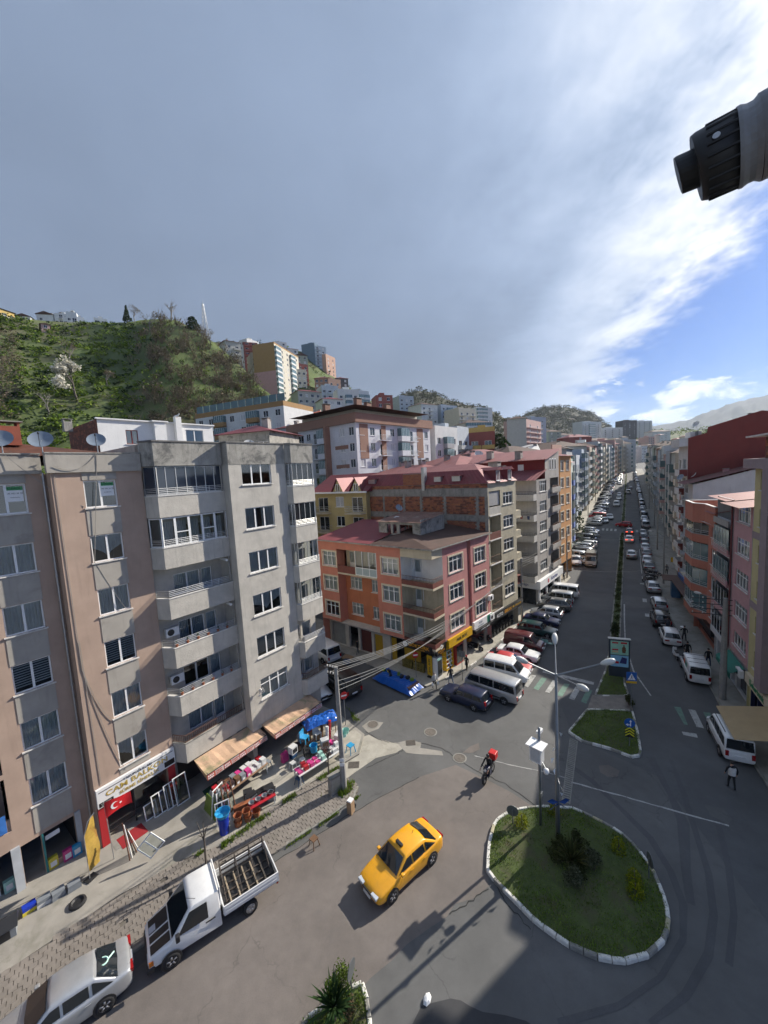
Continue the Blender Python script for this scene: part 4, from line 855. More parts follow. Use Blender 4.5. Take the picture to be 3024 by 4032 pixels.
 for sh in range(5):
  mb=MB(); mb.box(0,1.25,.35,.75,.2+sh*.42,.23+sh*.42,0,Tk); mb.obj('shelf',SIGNW,k_);
  for c in range(7):mb=MB(); mb.lathe([(.06,0),(.06,.2),(.025,.26),(.025,.3)],7,0,Tk@Matrix.Translation((.12+c*.165,.5,.23+sh*.42))); mb.obj('bottle',rnd.choice(cols),k_)
 mb=MB(); mb.box(0,1.25,.28,.33,0,.1,0,Tk); mb.box(0,.06,.28,.8,0,2.4,0,Tk); mb.box(1.19,1.25,.28,.8,0,2.4,0,Tk); mb.box(0,1.25,.28,.8,2.2,2.4,0,Tk); mb.obj('case',YEL,k_)
 mb=MB(); mb.box(3.6,4.9,.1,.5,.13,2.3); mb.obj('display_case',M('case_red',(.42,.05,.04),.5,var=.1),o); mb=MB(); mb.box(3.68,4.82,.07,.095,.3,2.1); mb.obj('display_glass',GLD,o)
 for u in (11.0,12.4):
  mb=MB()
  for r_ in range(3):
   for c_ in range(4):mb.box(u+c_*.32,u+c_*.32+.26,.55,.8,.15+r_*.3,.15+r_*.3+.26,0,S)
  q_=mb.obj('battery_stack',M('battery_mix',(.18,.14,.03),.6,var=.4,scale=3),o); q_['kind']='stuff'
 hut=ob('roof_hut',None,o); mb=MB(); Th=S@Matrix.Translation((6.4,3.6,H+.35)); hole_wall(mb,0,5.6,0,1.55,[(1.2,1.7,.3,1.3),(2.0,2.5,.3,1.3),(2.9,4.6,.35,1.3)],Th); hole_wall(mb,0,5,0,1.9,[],Th@Matrix.Translation((5.6,0,0))@Matrix.Rotation(pi/2,4,'Z')); mb.obj('hut_wall',P_GREYD,hut)
 mb=MB(); corrugated(mb,Th@Vector((-.2,-.3,1.6)),Th@Vector((5.8,-.3,1.6)),Th@Vector((5.8,5,2.15)),Th@Vector((-.2,5,2.15)),20,.025); mb.obj('hut_roof',M('roof_hut',(.17,.09,.065),.8,var=.25,scale=1.2,dirt=(.28,.22,.18),dscale=.7,damt=.6),hut)
 mb=MB(); mb.tube([S@Vector((8.35,1.1,3.0)),S@Vector((8.35,1.1,9.0))],.05,7); mb.obj('drain_pipe',M('pipe_brown',(.14,.05,.03),.7),o); mb=MB(); mb.tube([(6.4,.2,3.2),(6.4,.2,H)],.06,7); mb.obj('drain_pipe',M('pipe_pink',(.28,.13,.13),.7),o)
 mb=MB(); mb.add([(0,-.09,0),(.0,-.09,0)],[]); aircon(o,I,10.0,5.2); aircon(o,I,10.0,2.9,.9,.7); return o
pink_house()
def brick_house():
 o=thing('apartment_building','beige fronted apartment block with a bare brick firewall and maroon mansard roof','building',mp(10.7,0),RZ(MA)); I=Matrix(); W_,D_,H=6.9,21.2,18.3; TT=TF(W_,D_)
 zs=[4.42+2.8*k for k in range(5)]; hw=[(3.55,6.05,z,z+1.42) for z in zs]; lg=[(.25,2.85,z-.95,z+1.75) for z in zs];
 mb=MB(); hole_wall(mb,0,W_,3.2,H+.25,hw+lg,I); hole_wall(mb,.2,2.9,3.2,H,[],Matrix.Translation((0,1.3,0)))
 for z in zs:mb.quad((.25,0,z-.95),(2.85,0,z-.95),(2.85,1.3,z-.95),(.25,1.3,z-.95)); mb.quad((.25,1.3,z+1.75),(2.85,1.3,z+1.75),(2.85,0,z+1.75),(.25,0,z+1.75)); mb.quad((2.85,0,z-.95),(2.85,0,z+1.75),(2.85,1.3,z+1.75),(2.85,1.3,z-.95)); mb.quad((.25,1.3,z-.95),(.25,1.3,z+1.75),(.25,0,z+1.75),(.25,0,z-.95))
 hole_wall(mb,0,D_,.1,H,[],TT['r']); hole_wall(mb,0,W_,.1,H,[],TT['b']); hole_wall(mb,0,W_,.1,3.2,[(.3,W_-.3,.15,2.4)],Matrix.Translation((0,.6,0)),dep=.3); mb.quad((0,0,3.2),(0,.6,3.2),(W_,.6,3.2),(W_,0,3.2)); mb.obj('wall',P_BEIGE,o)
 for i,z in enumerate(zs):
  win(o,I,3.55,z,2.5,1.42,3,True,curtain=0 if i%2 else 1); b=ob('balcony',None,o)
  if i==4:mb=MB(); mb.box(.3,2.8,.1,.13,z+.1,z+1.7); mb.obj('screen',M('screen_grey',(.35,.34,.33),.8),b); mb=MB(); mb.box(.25,2.85,.0,.1,z-.95,z-.05); mb.obj('parapet',P_GREY,b)
  elif i==3:mb=MB(); mb.box(.25,2.85,.0,.1,z-.95,z-.15); mb.obj('parapet',MATS['panel_brown'],b)
  else:
   railing('railing',b,[(.25,.06),(2.85,.06)],z-.95,.85,RUSTR,vert=.3)
  mb=MB(); mb.box(.2,2.9,-.1,.02,z-1.08,z-.96); mb.obj('ledge',SILL,b)
 for z in (6.2,9.2,12.1,14.6):mb=MB(); mb.box(W_,W_+1.5,.1,1.4,z-.9,z-.1); mb.box(W_,W_+1.6,0,1.5,z-1.05,z-.9); mb.obj('end_balcony',P_BEIGE if z>9 else MATS['panel_brown'],o)
 L=TT['l']; wl=ob('firewall',None,o); mb=MB(); hole_wall(mb,0,D_,.1,H,[],L); mb.obj('backing',MORTAR,wl)
 cols=[.0,5.25,8.95,11.85,15.5,19.75]; bands=[(14.06,14.63),(16.9,17.75),(11.1,11.7)]
 us=sorted(D_-s for s in (0.2,1.3,5.7,9.35,12.25,15.95,21.0)); mb=MB()
 for u in us:mb.box(max(u-.16,0),min(u+.16,D_),-.06,.02,8,17.75 if u>.5 else H,0,L)
 for a,b in bands:mb.box(0,D_,-.064,.018,a,b,0,L)
 mb.obj('concrete_frame',M('concrete_frame',(.27,.255,.23),.9,var=.2,scale=1.5,streak=.7,bump=.5,dirt=(.14,.135,.125),dscale=1.1,damt=.6),wl)
 brickwall(wl,L,D_,11.7,H-.02,.42,.205,[BRICK,BRICKO,BRICK,BRICKD],290,lambda x,z:any(abs(x-u)<.2 for u in us) and z<17.75 or any(a-.1<z<b+.1 for a,b in bands),.045)
 st=ob('brick_stack',None,o); mb=MB(); mb.box(-.05,.9,D_-(D_-9.1),D_-(D_-12.2),H,19.75); mb.obj('core',MORTAR,st); brickwall(st,Matrix.Translation((-.06,12.2,0))@Matrix.Rotation(-pi/2,4,'Z'),3.1,H,19.7,.42,.2,[BRICK,BRICKO],60,None,.03); mb=MB(); mb.box(-.2,.4,8.6,9.05,17.6,20.5); mb.obj('flue',GALV,st)
 mb=MB(); a=[(-.1,-.2,H),(W_+.1,-.2,H),(W_+.1,D_,H),(-.1,D_,H)]; b=[(.9,1.6,H+1.55),(W_-.9,1.6,H+1.55),(W_-.9,D_-1.6,H+1.55),(.9,D_-1.6,H+1.55)]; r0,r1=(W_/2,3.6,H+2.3),(W_/2,D_-5,H+2.3)
 corrugated(mb,a[3],a[0],b[0],b[3],40,.03); corrugated(mb,a[0],a[1],b[1],b[0],14,.03); corrugated(mb,a[1],a[2],b[2],b[1],40,.03); mb.obj('mansard_slope',ROOF_R,o)
 mb=MB(); mb.add([b[0],b[1],b[2],b[3],r0,r1],[(0,1,4),(1,2,5,4),(2,3,5),(3,0,4,5)]); mb.obj('roof',ROOF_P,o)
 for x in (1.7,4.6):
  d_=ob('dormer',None,o); mb=MB(); mb.box(x,x+1.1,-.1,1.6,H+.1,H+1.4); mb.obj('cheek',ROOF_R,d_); mb=MB(); mb.add([(x-.2,-.35,H+1.4),(x+.55,-.35,H+1.75),(x+1.3,-.35,H+1.4),(x-.2,2,H+1.4),(x+.55,2,H+1.75),(x+1.3,2,H+1.4)],[(0,1,4,3),(1,2,5,4),(0,2,1)]); mb.obj('dormer_roof',ROOF_R,d_); swin(d_,Matrix.Translation((0,-.2,0)),x+.15,H+.2,.8,1.15,2)
 for y,w in ((3.5,1.1),(6.2,1.0),(17.5,1.3)):d_=ob('dormer',None,o); mb=MB(); mb.box(-.05,1.2,y,y+w,H+.35,H+.95); mb.obj('cheek',GALV,d_); mb=MB(); mb.box(-.35,1.3,y-.2,y+w+.2,H+.95,H+1.02); mb.obj('dormer_roof',ROOF_R,d_)
 s=ob('shop_sign',None,o); mb=MB(); mb.box(-.05,W_+.9,-.25,.1,2.45,3.3); mb.obj('panel',SIGNK,s); text('lettering','AUTO',s,(1.6,-.26,2.88),.55,SIGNW,bold=.01); text('lettering','ERKAN',s,(3.65,-.26,2.88),.55,ORG,bold=.01); mb=MB(); mb.box(4.9,5.3,-.256,-.252,2.8,3.0); mb.obj('dash',YEL,s); text('lettering','Otomotiv',s,(6.4,-.26,2.88),.42,YEL)
 rnd=random.Random(9)
 for k in range(16):
  x=.4+(k%8)*.78; z=.15+(k//8)*.62; mb=MB(); mb.lathe([(.18,0),(.28,.03),(.3,.1),(.28,.17),(.18,.2)],14,0,Matrix.Translation((x+.2,.55,z+.3))@Matrix.Rotation(pi/2,4,'X')); mb.obj('tyre',M('tyre',(.02,.02,.02),.85),o)
 mb=MB(); mb.box(.3,W_-.3,1.2,1.3,.15,2.4); mb.obj('inner_wall',DARK,o)
 return o
brick_house()
P_KGREY=M('plaster_kgrey',(.36,.335,.305),.9,var=.14,scale=.8,streak=.4,bump=.3,dirt=(.22,.20,.185),dscale=.5,damt=.6)
P_KPALE=M('plaster_kpale',(.50,.48,.44),.9,var=.1,scale=.8,streak=.3,bump=.3)
def k_house():
 K=Vector((21.2,53.6,0)); o=thing('apartment_building','grey apartment block with side balconies, washing line and a steep pink roof','building',K,RZ(40.8)); W_,D_,H=10.0,16,18.0; TT=TF(W_,D_); I=Matrix()
 zs=[4.7+2.88*k for k in range(5)]; hw=[(1.2,4.3,z,z+1.55) for z in zs]; lg=[(5.7,9.7,z-.3,z+1.9) for z in zs]
 mb=MB(); hole_wall(mb,0,W_,3.0,H,hw+lg,I); hole_wall(mb,5.6,9.8,3.0,H,[],Matrix.Translation((0,1.2,0)))
 for z in zs:mb.quad((5.7,1.2,z+1.9),(9.7,1.2,z+1.9),(9.7,0,z+1.9),(5.7,0,z+1.9)); mb.quad((5.7,0,z-.3),(9.7,0,z-.3),(9.7,1.2,z-.3),(5.7,1.2,z-.3))
 mb.add([(3.6,0,H),(W_,0,H),(W_,0,22.2),(3.6,0,20.7)],[(0,1,2,3)]); mb.box(4.0,4.9,-.02,.05,3.1,H); hole_wall(mb,0,D_,.1,18.0,[],TT['r']); hole_wall(mb,0,W_,.1,H,[],TT['b']); mb.add([(W_,0,18.0),(W_,D_,18.0),(W_,D_,22.2),(W_,0,22.2)],[(0,1,2,3)]); mb.obj('wall',P_KGREY,o)
 side=[(10.4,11.4,z-.75,z+1.3) for z in zs]; mb=MB(); hole_wall(mb,0,D_,.1,H,side,TT['l']); mb.obj('wall',P_KPALE,o)
 for i,z in enumerate(zs):
  win(o,I,1.2,z,3.1,1.55,4,True,curtain=0 if i%2 else 1); win(o,TT['l'],10.4,z-.75,1.0,2.05,1,curtain=None,sill=False,door=True)
  b=ob('balcony',None,o); mb=MB(); mb.box(-1.2,.15,.0,5.4,z-1.05,z-.85); parapet(mb,[(-.02,5.4),(-1.2,5.4),(-1.2,0),(-.02,0)],z-.85,z-.2,.1); mb.obj('band',P_KPALE,b)
  railing('railing',b,[(-.02,5.35),(-1.12,5.35),(-1.12,.06),(-.02,.06)],z-.2,.45,DKM,vert=.2);
  b=ob('balcony',None,o); mb=MB(); parapet(mb,[(5.7,.05),(5.7,-.35),(9.7,-.35),(9.7,.05)],z-.45,z+.35,.1); mb.box(5.7,9.7,-.35,0,z-.5,z-.35); mb.obj('band',P_KGREY,b); railing('railing',b,[(5.75,-.3),(9.65,-.3)],z+.35,.25,RUSTR,vert=.25)
 z=zs[3]-.25; cl=[M('cloth_a%d'%i,c,.9) for i,c in enumerate([(.03,.03,.05),(.3,.03,.03),(.5,.48,.45),(.05,.07,.14),(.35,.33,.3)])]
 for k in range(9):mb=MB(); y=4.9-k*.5; h=random.uniform(.35,.6); mb.add([(-1.28,y,z),(-1.28,y-.38,z),(-1.30,y-.36,z-h),(-1.27,y-.04,z-h)],[(0,1,2,3)]); mb.obj('laundry',cl[k%5],o)
 mb=MB(); hole_wall(mb,0,D_-1,H,20.9,[(8.2,9.2,H+.6,H+2.2),(11.0,11.9,H+.6,H+2.2),(3,4,H+.6,H+2.2)],Matrix.Translation((3.6,0,0))@TF(0,D_-1)['l']); mb.obj('upper_wall',M('plaster_oxblood',(.20,.022,.022),.8,var=.08),o)
 for u in (8.2,11.0,3.0):swin(o,Matrix.Translation((3.6,0,0))@TF(0,D_-1)['l'],u,H+.6,1.0 if u!=11 else .9,1.6,1,glass=GLD if u==8.2 else CURT[0])
 for x in (5.4,6.6,7.8):mb=MB(); mb.box(x,x+.8,-.03,.0,19.2,20.9); f=mb.obj('window',WFR,o); mb=MB(); mb.box(x+.15,x+.65,-.035,-.031,19.3,20.75); mb.obj('pane',GLD,f)
 mb=MB(); corrugated(mb,(-1.4,D_,H-.05),(-1.4,-.3,H-.05),(3.6,-.3,19.3),(3.6,D_,19.3),30,.05); mb.obj('lower_roof',ROOF_R,o)
 mb=MB(); corrugated(mb,(3.1,D_,20.75),(3.1,-.4,20.75),(W_+.2,-.4,22.4),(W_+.2,D_,22.4),34,.05); mb.obj('roof',ROOF_P,o)
 chimney(o,4.6,4.2,21,.9,.9,1.0,P_KGREY); chimney(o,6.0,9.5,21.4,.9,.9,1.0,P_KGREY); chimney(o,1.0,6.5,H,1.2,1.5,2.6,P_KGREY); chimney(o,.8,12.5,H,1.6,1.5,2.4,P_KGREY)
 s=ob('shop_sign',None,o); mb=MB(); mb.box(-.2,W_,-.5,.1,2.6,3.75); mb.obj('panel',SIGNW,s); mb=MB(); mb.box(-.5,-.2,-.5,5.5,2.6,3.75); mb.obj('panel',SIGNW,s); BL=M('letter_navy',(.02,.03,.2),.5); text('lettering','Kuzeykapı',s,(5.6,-.51,3.15),.75,BL); text('lettering','Kuzeykapı',s,(-.51,2.4,3.15),.6,BL,rot=(pi/2,0,-pi/2)); mb=MB();
 mb.lathe([(.32,0),(.32,.03)],6,0,Matrix.Translation((2.9,-.51,3.15))@Matrix.Rotation(pi/2,4,'X')); mb.obj('emblem',M('emblem_red',(.5,.03,.06),.5),s)
 mb=MB(); mb.box(.2,9.7,.05,.1,.2,2.55); mb.obj('shop_glass',GLD,o); mb=MB(); mb.box(-.03,.02,.3,5.2,.2,2.55); mb.obj('shop_glass',GLD,o)
 for x in (.2,3.2,6.4,9.6):mb=MB(); mb.box(x-.2,x+.2,-.2,.2,.1,2.6); mb.obj('pillar',SIGNW,o)
 return o
k_house()
def orange_house():
 o=thing('apartment_building','slim orange apartment block with white window surrounds in the left row','building',(29.6,64.9,0),RZ(42)); W_,D_=6.0,14; TT=TF(W_,D_); OR=M('plaster_apricot',(.56,.28,.11),.9,var=.08,scale=.6,streak=.2,bump=.2); H=21.3
 zs=[4.5+2.87*k for k in range(6)]; hw=[(.3,1.9,z,z+1.6) for z in zs]+[(3.3,4.9,z,z+1.6) for z in zs]; mb=MB(); hole_wall(mb,0,W_,3.0,H,hw); hole_wall(mb,0,D_,.1,H,[],TT['l']); hole_wall(mb,0,D_,.1,H,[],TT['r']); hole_wall(mb,0,W_,.1,H,[],TT['b']); mb.quad((0,0,3),(0,1,3),(W_,1,3),(W_,0,3)); hole_wall(mb,0,W_,.1,3,[(.3,5.6,.2,2.6)],Matrix.Translation((0,.9,0)),dep=.3); mb.obj('wall',OR,o)
 for i,z in enumerate(zs):
  for x in (.3,3.3):trimmed(o,Matrix(),x,z,1.6,1.6,2,0 if (i+x>2) else 1,True)
 mb=MB(); corrugated(mb,(-.3,-.5,H),(W_+.3,-.5,H),(W_+.3,6,H+1.2),(-.3,6,H+1.2),16,.04); mb.obj('roof',ROOF_P,o); mb=MB(); mb.box(.3,5.6,1.3,1.35,.2,2.6); mb.obj('shop_glass',GLD,o)
 mb=MB(); mb.box(-.1,W_,.3,.8,2.5,3.0); mb.obj('shop_sign',M('sign_grey',(.25,.27,.28),.5),o)
 mb=MB(); mb.box(2.5,W_+1.5,2.0,2.2,H+.5,H+2.1); mb.obj('roof_parapet',M('parapet_pink',(.45,.28,.22),.9,var=.1),o); return o
orange_house()
# ----------------------------- right block, in the shade: x runs towards the camera along the front
RP=Vector((29.0,31.2,0))
def rp(s,y=0.,z=0.):return RP+A(27.5)*s+A(117.5)*y+Vector((0,0,z))
P_YELL=M('plaster_yellow',(.52,.46,.24),.9,var=.08,scale=.8,streak=.15,bump=.2); P_MAUV=M('plaster_mauve',(.30,.235,.245),.9,var=.08)
P_ROSE=M('plaster_rose',(.50,.285,.29),.9,var=.08,scale=.8,streak=.18,bump=.2,dirt=(.40,.26,.25),dscale=.6,damt=.5); P_TERR=M('plaster_terracotta',(.45,.17,.115),.9,var=.08,scale=.8,streak=.15,bump=.2)
P_REDW=M('plaster_red',(.20,.042,.034),.85,var=.08,scale=.6,streak=.15,bump=.15); P_PALE=M('plaster_pale',(.56,.56,.555),.9,var=.08,scale=.8,streak=.25,bump=.2)
def yellow_house():
 W_,D_,H=10.0,13,18.9; o=thing('apartment_building','yellow apartment block with mauve bands at the right edge','building',rp(-2.45),RZ(207.5)); TT=TF(W_,D_); zs=[3.82+2.7*k for k in range(6)]; hw=[(1.05,2.75,z,z+1.32) for z in zs]+[(4.2,5.9,z,z+1.32) for z in zs]
 mb=MB(); hole_wall(mb,0,W_,3.1,H,hw); hole_wall(mb,0,D_,.1,H,[],TT['l']); hole_wall(mb,0,D_,.1,H,[],TT['r']); hole_wall(mb,0,W_,.1,H,[],TT['b']); hole_wall(mb,0,W_,.1,3.1,[(.5,4.4,.2,2.3),(5,9.5,.2,2.3)],Matrix.Translation((0,.15,0)),dep=.2); mb.obj('wall',P_YELL,o)
 for z in zs:win(o,Matrix(),1.05,z,1.7,1.32,2,True,curtain=0); win(o,Matrix(),4.2,z,1.7,1.32,2,True,curtain=0)
 mb=MB(); mb.box(-.8,W_,-.5,.02,H,H+.7); mb.box(-.8,.0,.02,D_,H,H+.7); mb.obj('top_band',P_MAUV,o)
 for z in (8.3,13.65):mb=MB(); mb.box(-.02,W_,-.06,-.002,z,z+.5); mb.obj('mauve_band',P_MAUV,o)
 mb=MB(); mb.box(2.9,4.0,-.5,-.002,3.3,H); mb.obj('mauve_pier',P_MAUV,o)
 pt=ob('penthouse',None,o); mb=MB(); mb.box(-.2,W_,.6,D_,H+.7,H+2.3); mb.obj('core',MORTAR,pt); brickwall(pt,Matrix.Translation((-.21,D_,0))@Matrix.Rotation(-pi/2,4,'Z'),D_-.6,H+.7,H+2.3,.42,.22,[BRICKO,BRICKD],120,None,.03); brickwall(pt,Matrix.Translation((-.2,.59,0)),5,H+.7,H+2.3,.42,.22,[BRICKO,BRICKD],60,None,.03); mb=MB(); mb.box(-1.2,W_,-.3,D_,H+2.3,H+2.42); mb.obj('roof',SILL,pt)
 s=ob('shop_sign',None,o); mb=MB(); mb.box(.3,5.5,-.25,.14,2.35,3.1); mb.obj('panel',P_TRIM,s); G2=M('letter_green',(.01,.2,.07),.5);
 text('lettering','Şekerbank',s,(2.6,-.26,2.72),.62,G2,bold=.02)
 mb=MB(); mb.box(.55,4.35,.33,.36,.2,2.3); mb.obj('shop_glass',GLD,o);
 for x in (.5,1.8,3.1,4.35):mb=MB(); mb.box(x-.06,x+.06,.1,.34,.2,2.3); mb.obj('mullion',M('frame_navy',(.02,.025,.08),.5),o)
 mb=MB(); mb.add([(4.6,-.2,2.7),(8.5,-.2,2.7),(8.5,-3.0,2.1),(4.6,-3.0,2.1)],[(0,1,2,3)]); mb.obj('awning',M('awning_tan',(.40,.29,.16),.9,var=.06),o); return o
yellow_house()
def rose_house():
 W_,D_,H=8.7,13,16.0; o=thing('apartment_building','dusty rose apartment block with a glazed balcony bay and pink sheet roof','building',rp(6.35),RZ(207.5)); TT=TF(W_,D_); x0=4.45
 zs=[3.85,6.3,9.05,11.75,14.45]; hw=[(5.3,8.2,z,z+(1.4 if k else 1.2)) for k,z in enumerate(zs)]
 mb=MB(); hole_wall(mb,x0,W_,3.1,H,hw); mb.obj('wall',P_ROSE,o)
 bay=[(.05,x0-.1,z,z+1.9) for z in (3.5,6.2,8.95,11.7,14.25)]; mb=MB(); hole_wall(mb,0,x0,3.1,H,bay,Matrix.Translation((0,-.05,0)),dep=.1); hole_wall(mb,0,D_,.1,H,[],TT['l']); hole_wall(mb,0,D_,.1,H,[],TT['r']); hole_wall(mb,0,W_,.1,H,[],TT['b']); hole_wall(mb,0,W_,.1,3.1,[(.4,3.6,.2,2.6),(4.6,5.5,.2,2.4),(6.0,8.3,.2,2.6)],Matrix.Translation((0,.15,0)),dep=.3); mb.quad((0,1.6,3),(x0,1.6,3),(x0,1.6,H),(0,1.6,H)); mb.quad((x0-.05,-.05,3.1),(x0-.05,1.6,3.1),(x0-.05,1.6,H),(x0-.05,-.05,H)); mb.obj('bay_wall',P_PALE,o)
 for i,z in enumerate(zs):win(o,Matrix(),5.3,z,2.9,1.4 if i else 1.2,4,i>0,curtain=0 if i!=4 else 1)
 for i,z in enumerate((3.5,6.2,8.95,11.7,14.25)):
  b=ob('balcony',None,o); mb=MB(); mb.box(0,x0-.05,-.35,1.6,z-.55,z-.4); mb.box(0,x0-.05,-.35,-.27,z-.4,z); mb.obj('slab',P_PALE if i<1 else P_ROSE if i<4 else P_KGREY,b)
  if i<4:
   for k in range(5):
    mb=MB(); a=.05+k*.86; mb.box(a,a+.05,-.3,-.26,z,z+1.75); mb.obj('sash',METAL if i>1 else WFR,b); mb=MB(); mb.quad((a+.05,-.28,z),(a+.86,-.28,z),(a+.86,-.28,z+1.75),(a+.05,-.28,z+1.75)); mb.obj('pane',GLT if i>1 else GLD,b)
  if i in (2,3):railing('railing',b,[(0,-.42),(x0-.1,-.42)],z-.35,.75,METAL,5)
 mb=MB(); corrugated(mb,(-2.0,-.4,H),(4.3,-.55,H),(4.3,D_,H+1.4),(-2.0,D_,H+1.4),18,.04); corrugated(mb,(4.1,-.9,H-.12),(W_+.1,-.9,H-.12),(W_+.1,D_,H+1.35),(4.1,D_,H+1.35),14,.04); mb.obj('roof',ROOF_P,o)
 chimney(o,5.6,6.5,H+.8,1.2,.7,.6,P_ROSE); mb=MB(); mb.tube([(4.42,-.12,H),(4.42,-.12,3)],.07,7); mb.obj('drain_pipe',M('pipe_maroon',(.16,.05,.05),.6),o)
 s=ob('shop_sign',None,o); mb=MB(); mb.add([(4.8,-.1,3.0),(8.5,-.1,3.0),(8.5,-1.0,2.45),(4.8,-1.0,2.45)],[(0,1,2,3)]); mb.box(4.8,8.5,-1.02,-.98,2.0,2.45); mb.obj('awning',M('awning_green',(.01,.16,.12),.7),s); text('lettering','ECZANE',s,(6.6,-1.03,2.22),.3,SIGNW)
 aircon(o,Matrix(),7.9,2.3,.9,.6,-.5); mb=MB(); mb.box(.4,3.6,.4,.44,.2,2.6); mb.box(6,8.3,.4,.44,.2,2.6); mb.obj('shop_glass',GLD,o); return o
rose_house()
def terracotta_house():
 W_,D_,H=8.2,12,15.0; o=thing('apartment_building','terracotta apartment block with chamfered corner balconies of green glass','building',rp(14.55),RZ(207.5)); TT=TF(W_,D_); zs=[3.6,6.35,9.1,11.85]
 mb=MB(); hole_wall(mb,0,W_,2.8,13.0,[(6.3,7.8,z,z+1.6) for z in zs]+[(.6,5.2,z-.1,z+1.75) for z in zs],dep=.12); hole_wall(mb,0,D_,.1,13,[],TT['l']); hole_wall(mb,0,D_,.1,13,[],TT['r']); hole_wall(mb,0,W_,.1,13,[],TT['b']); hole_wall(mb,0,W_,.1,2.8,[(.5,7.6,.2,2.4)],Matrix.Translation((0,.4,0)),dep=.3); mb.quad((0,1.8,2.8),(W_,1.8,2.8),(W_,1.8,13),(0,1.8,13)); mb.obj('wall',P_TERR,o)
 mb=MB(); parapet(mb,[(-.1,5),(-.1,-1.0),(3.4,-1.0),(4.6,-.25),(W_+.1,-.25)],13.0,15.0,.2); mb.obj('roof_parapet',P_TERR,o); mb=MB(); parapet(mb,[(-.14,5),(-.14,-1.04),(3.4,-1.04),(4.6,-.29),(W_+.14,-.29)],15.0,15.06,.28); mb.quad((0,-.9,13.2),(W_,-.2,13.2),(W_,D_,13.2),(0,D_,13.2)); mb.obj('coping',SILL,o)
 for i,z in enumerate(zs):
  win(o,Matrix(),6.3,z,1.5,1.6,2,curtain=0); b=ob('balcony',None,o); out=[(0,.0),(.1,-1.0),(3.4,-1.0),(5.2,.0)]; mb=MB(); mb.prism([(0,.05),(0,-1.0),(3.4,-1.0),(5.2,0),(5.2,.05)],z-.95,z-.8); parapet(mb,out,z-.8,z-.1,.1); mb.obj('band',P_TERR,b); mb=MB(); parapet(mb,[(0,.0),(.1,-1.05),(3.45,-1.05),(5.25,.0)],z-.1,z-.02,.2); mb.obj('ledge',P_KGREY,b)
  railing('railing',b,[(.2,-.9),(3.4,-.9),(5.1,.05)],z,.35,METAL,2)
  for (p,q),n in ((((.15,0),(.15,-.9)),1),(((.15,-.9),(3.4,-.9)),3),(((3.4,-.9),(5.1,.05)),2)):
   for k in range(n):p0=Vector((*p,0)).lerp(Vector((*q,0)),k/n); p1=Vector((*p,0)).lerp(Vector((*q,0)),(k+1)/n); mb=MB(); mb.quad((p0.x,p0.y,z),(p1.x,p1.y,z),(p1.x,p1.y,z+1.7),(p0.x,p0.y,z+1.7)); mb.tube([(p0.x,p0.y,z),(p0.x,p0.y,z+1.7)],.02,4,1); mb.obj('pane',[GLT if i!=3 else GLD,METAL],b)
 mb=MB(); mb.box(.5,7.6,.75,.8,.2,2.4); mb.obj('shop_glass',GLD,o); mb=MB(); mb.box(.2,W_,-.3,.4,2.1,2.75); mb.obj('shop_sign',SIGNK,o); mb=MB(); corrugated(mb,(5.6,-.5,H-.6),(W_+.2,-.5,H-.6),(W_+.2,8,H+1.1),(5.6,8,H+1.1),9,.04); mb.obj('roof',ROOF_P,o); return o
terracotta_house()
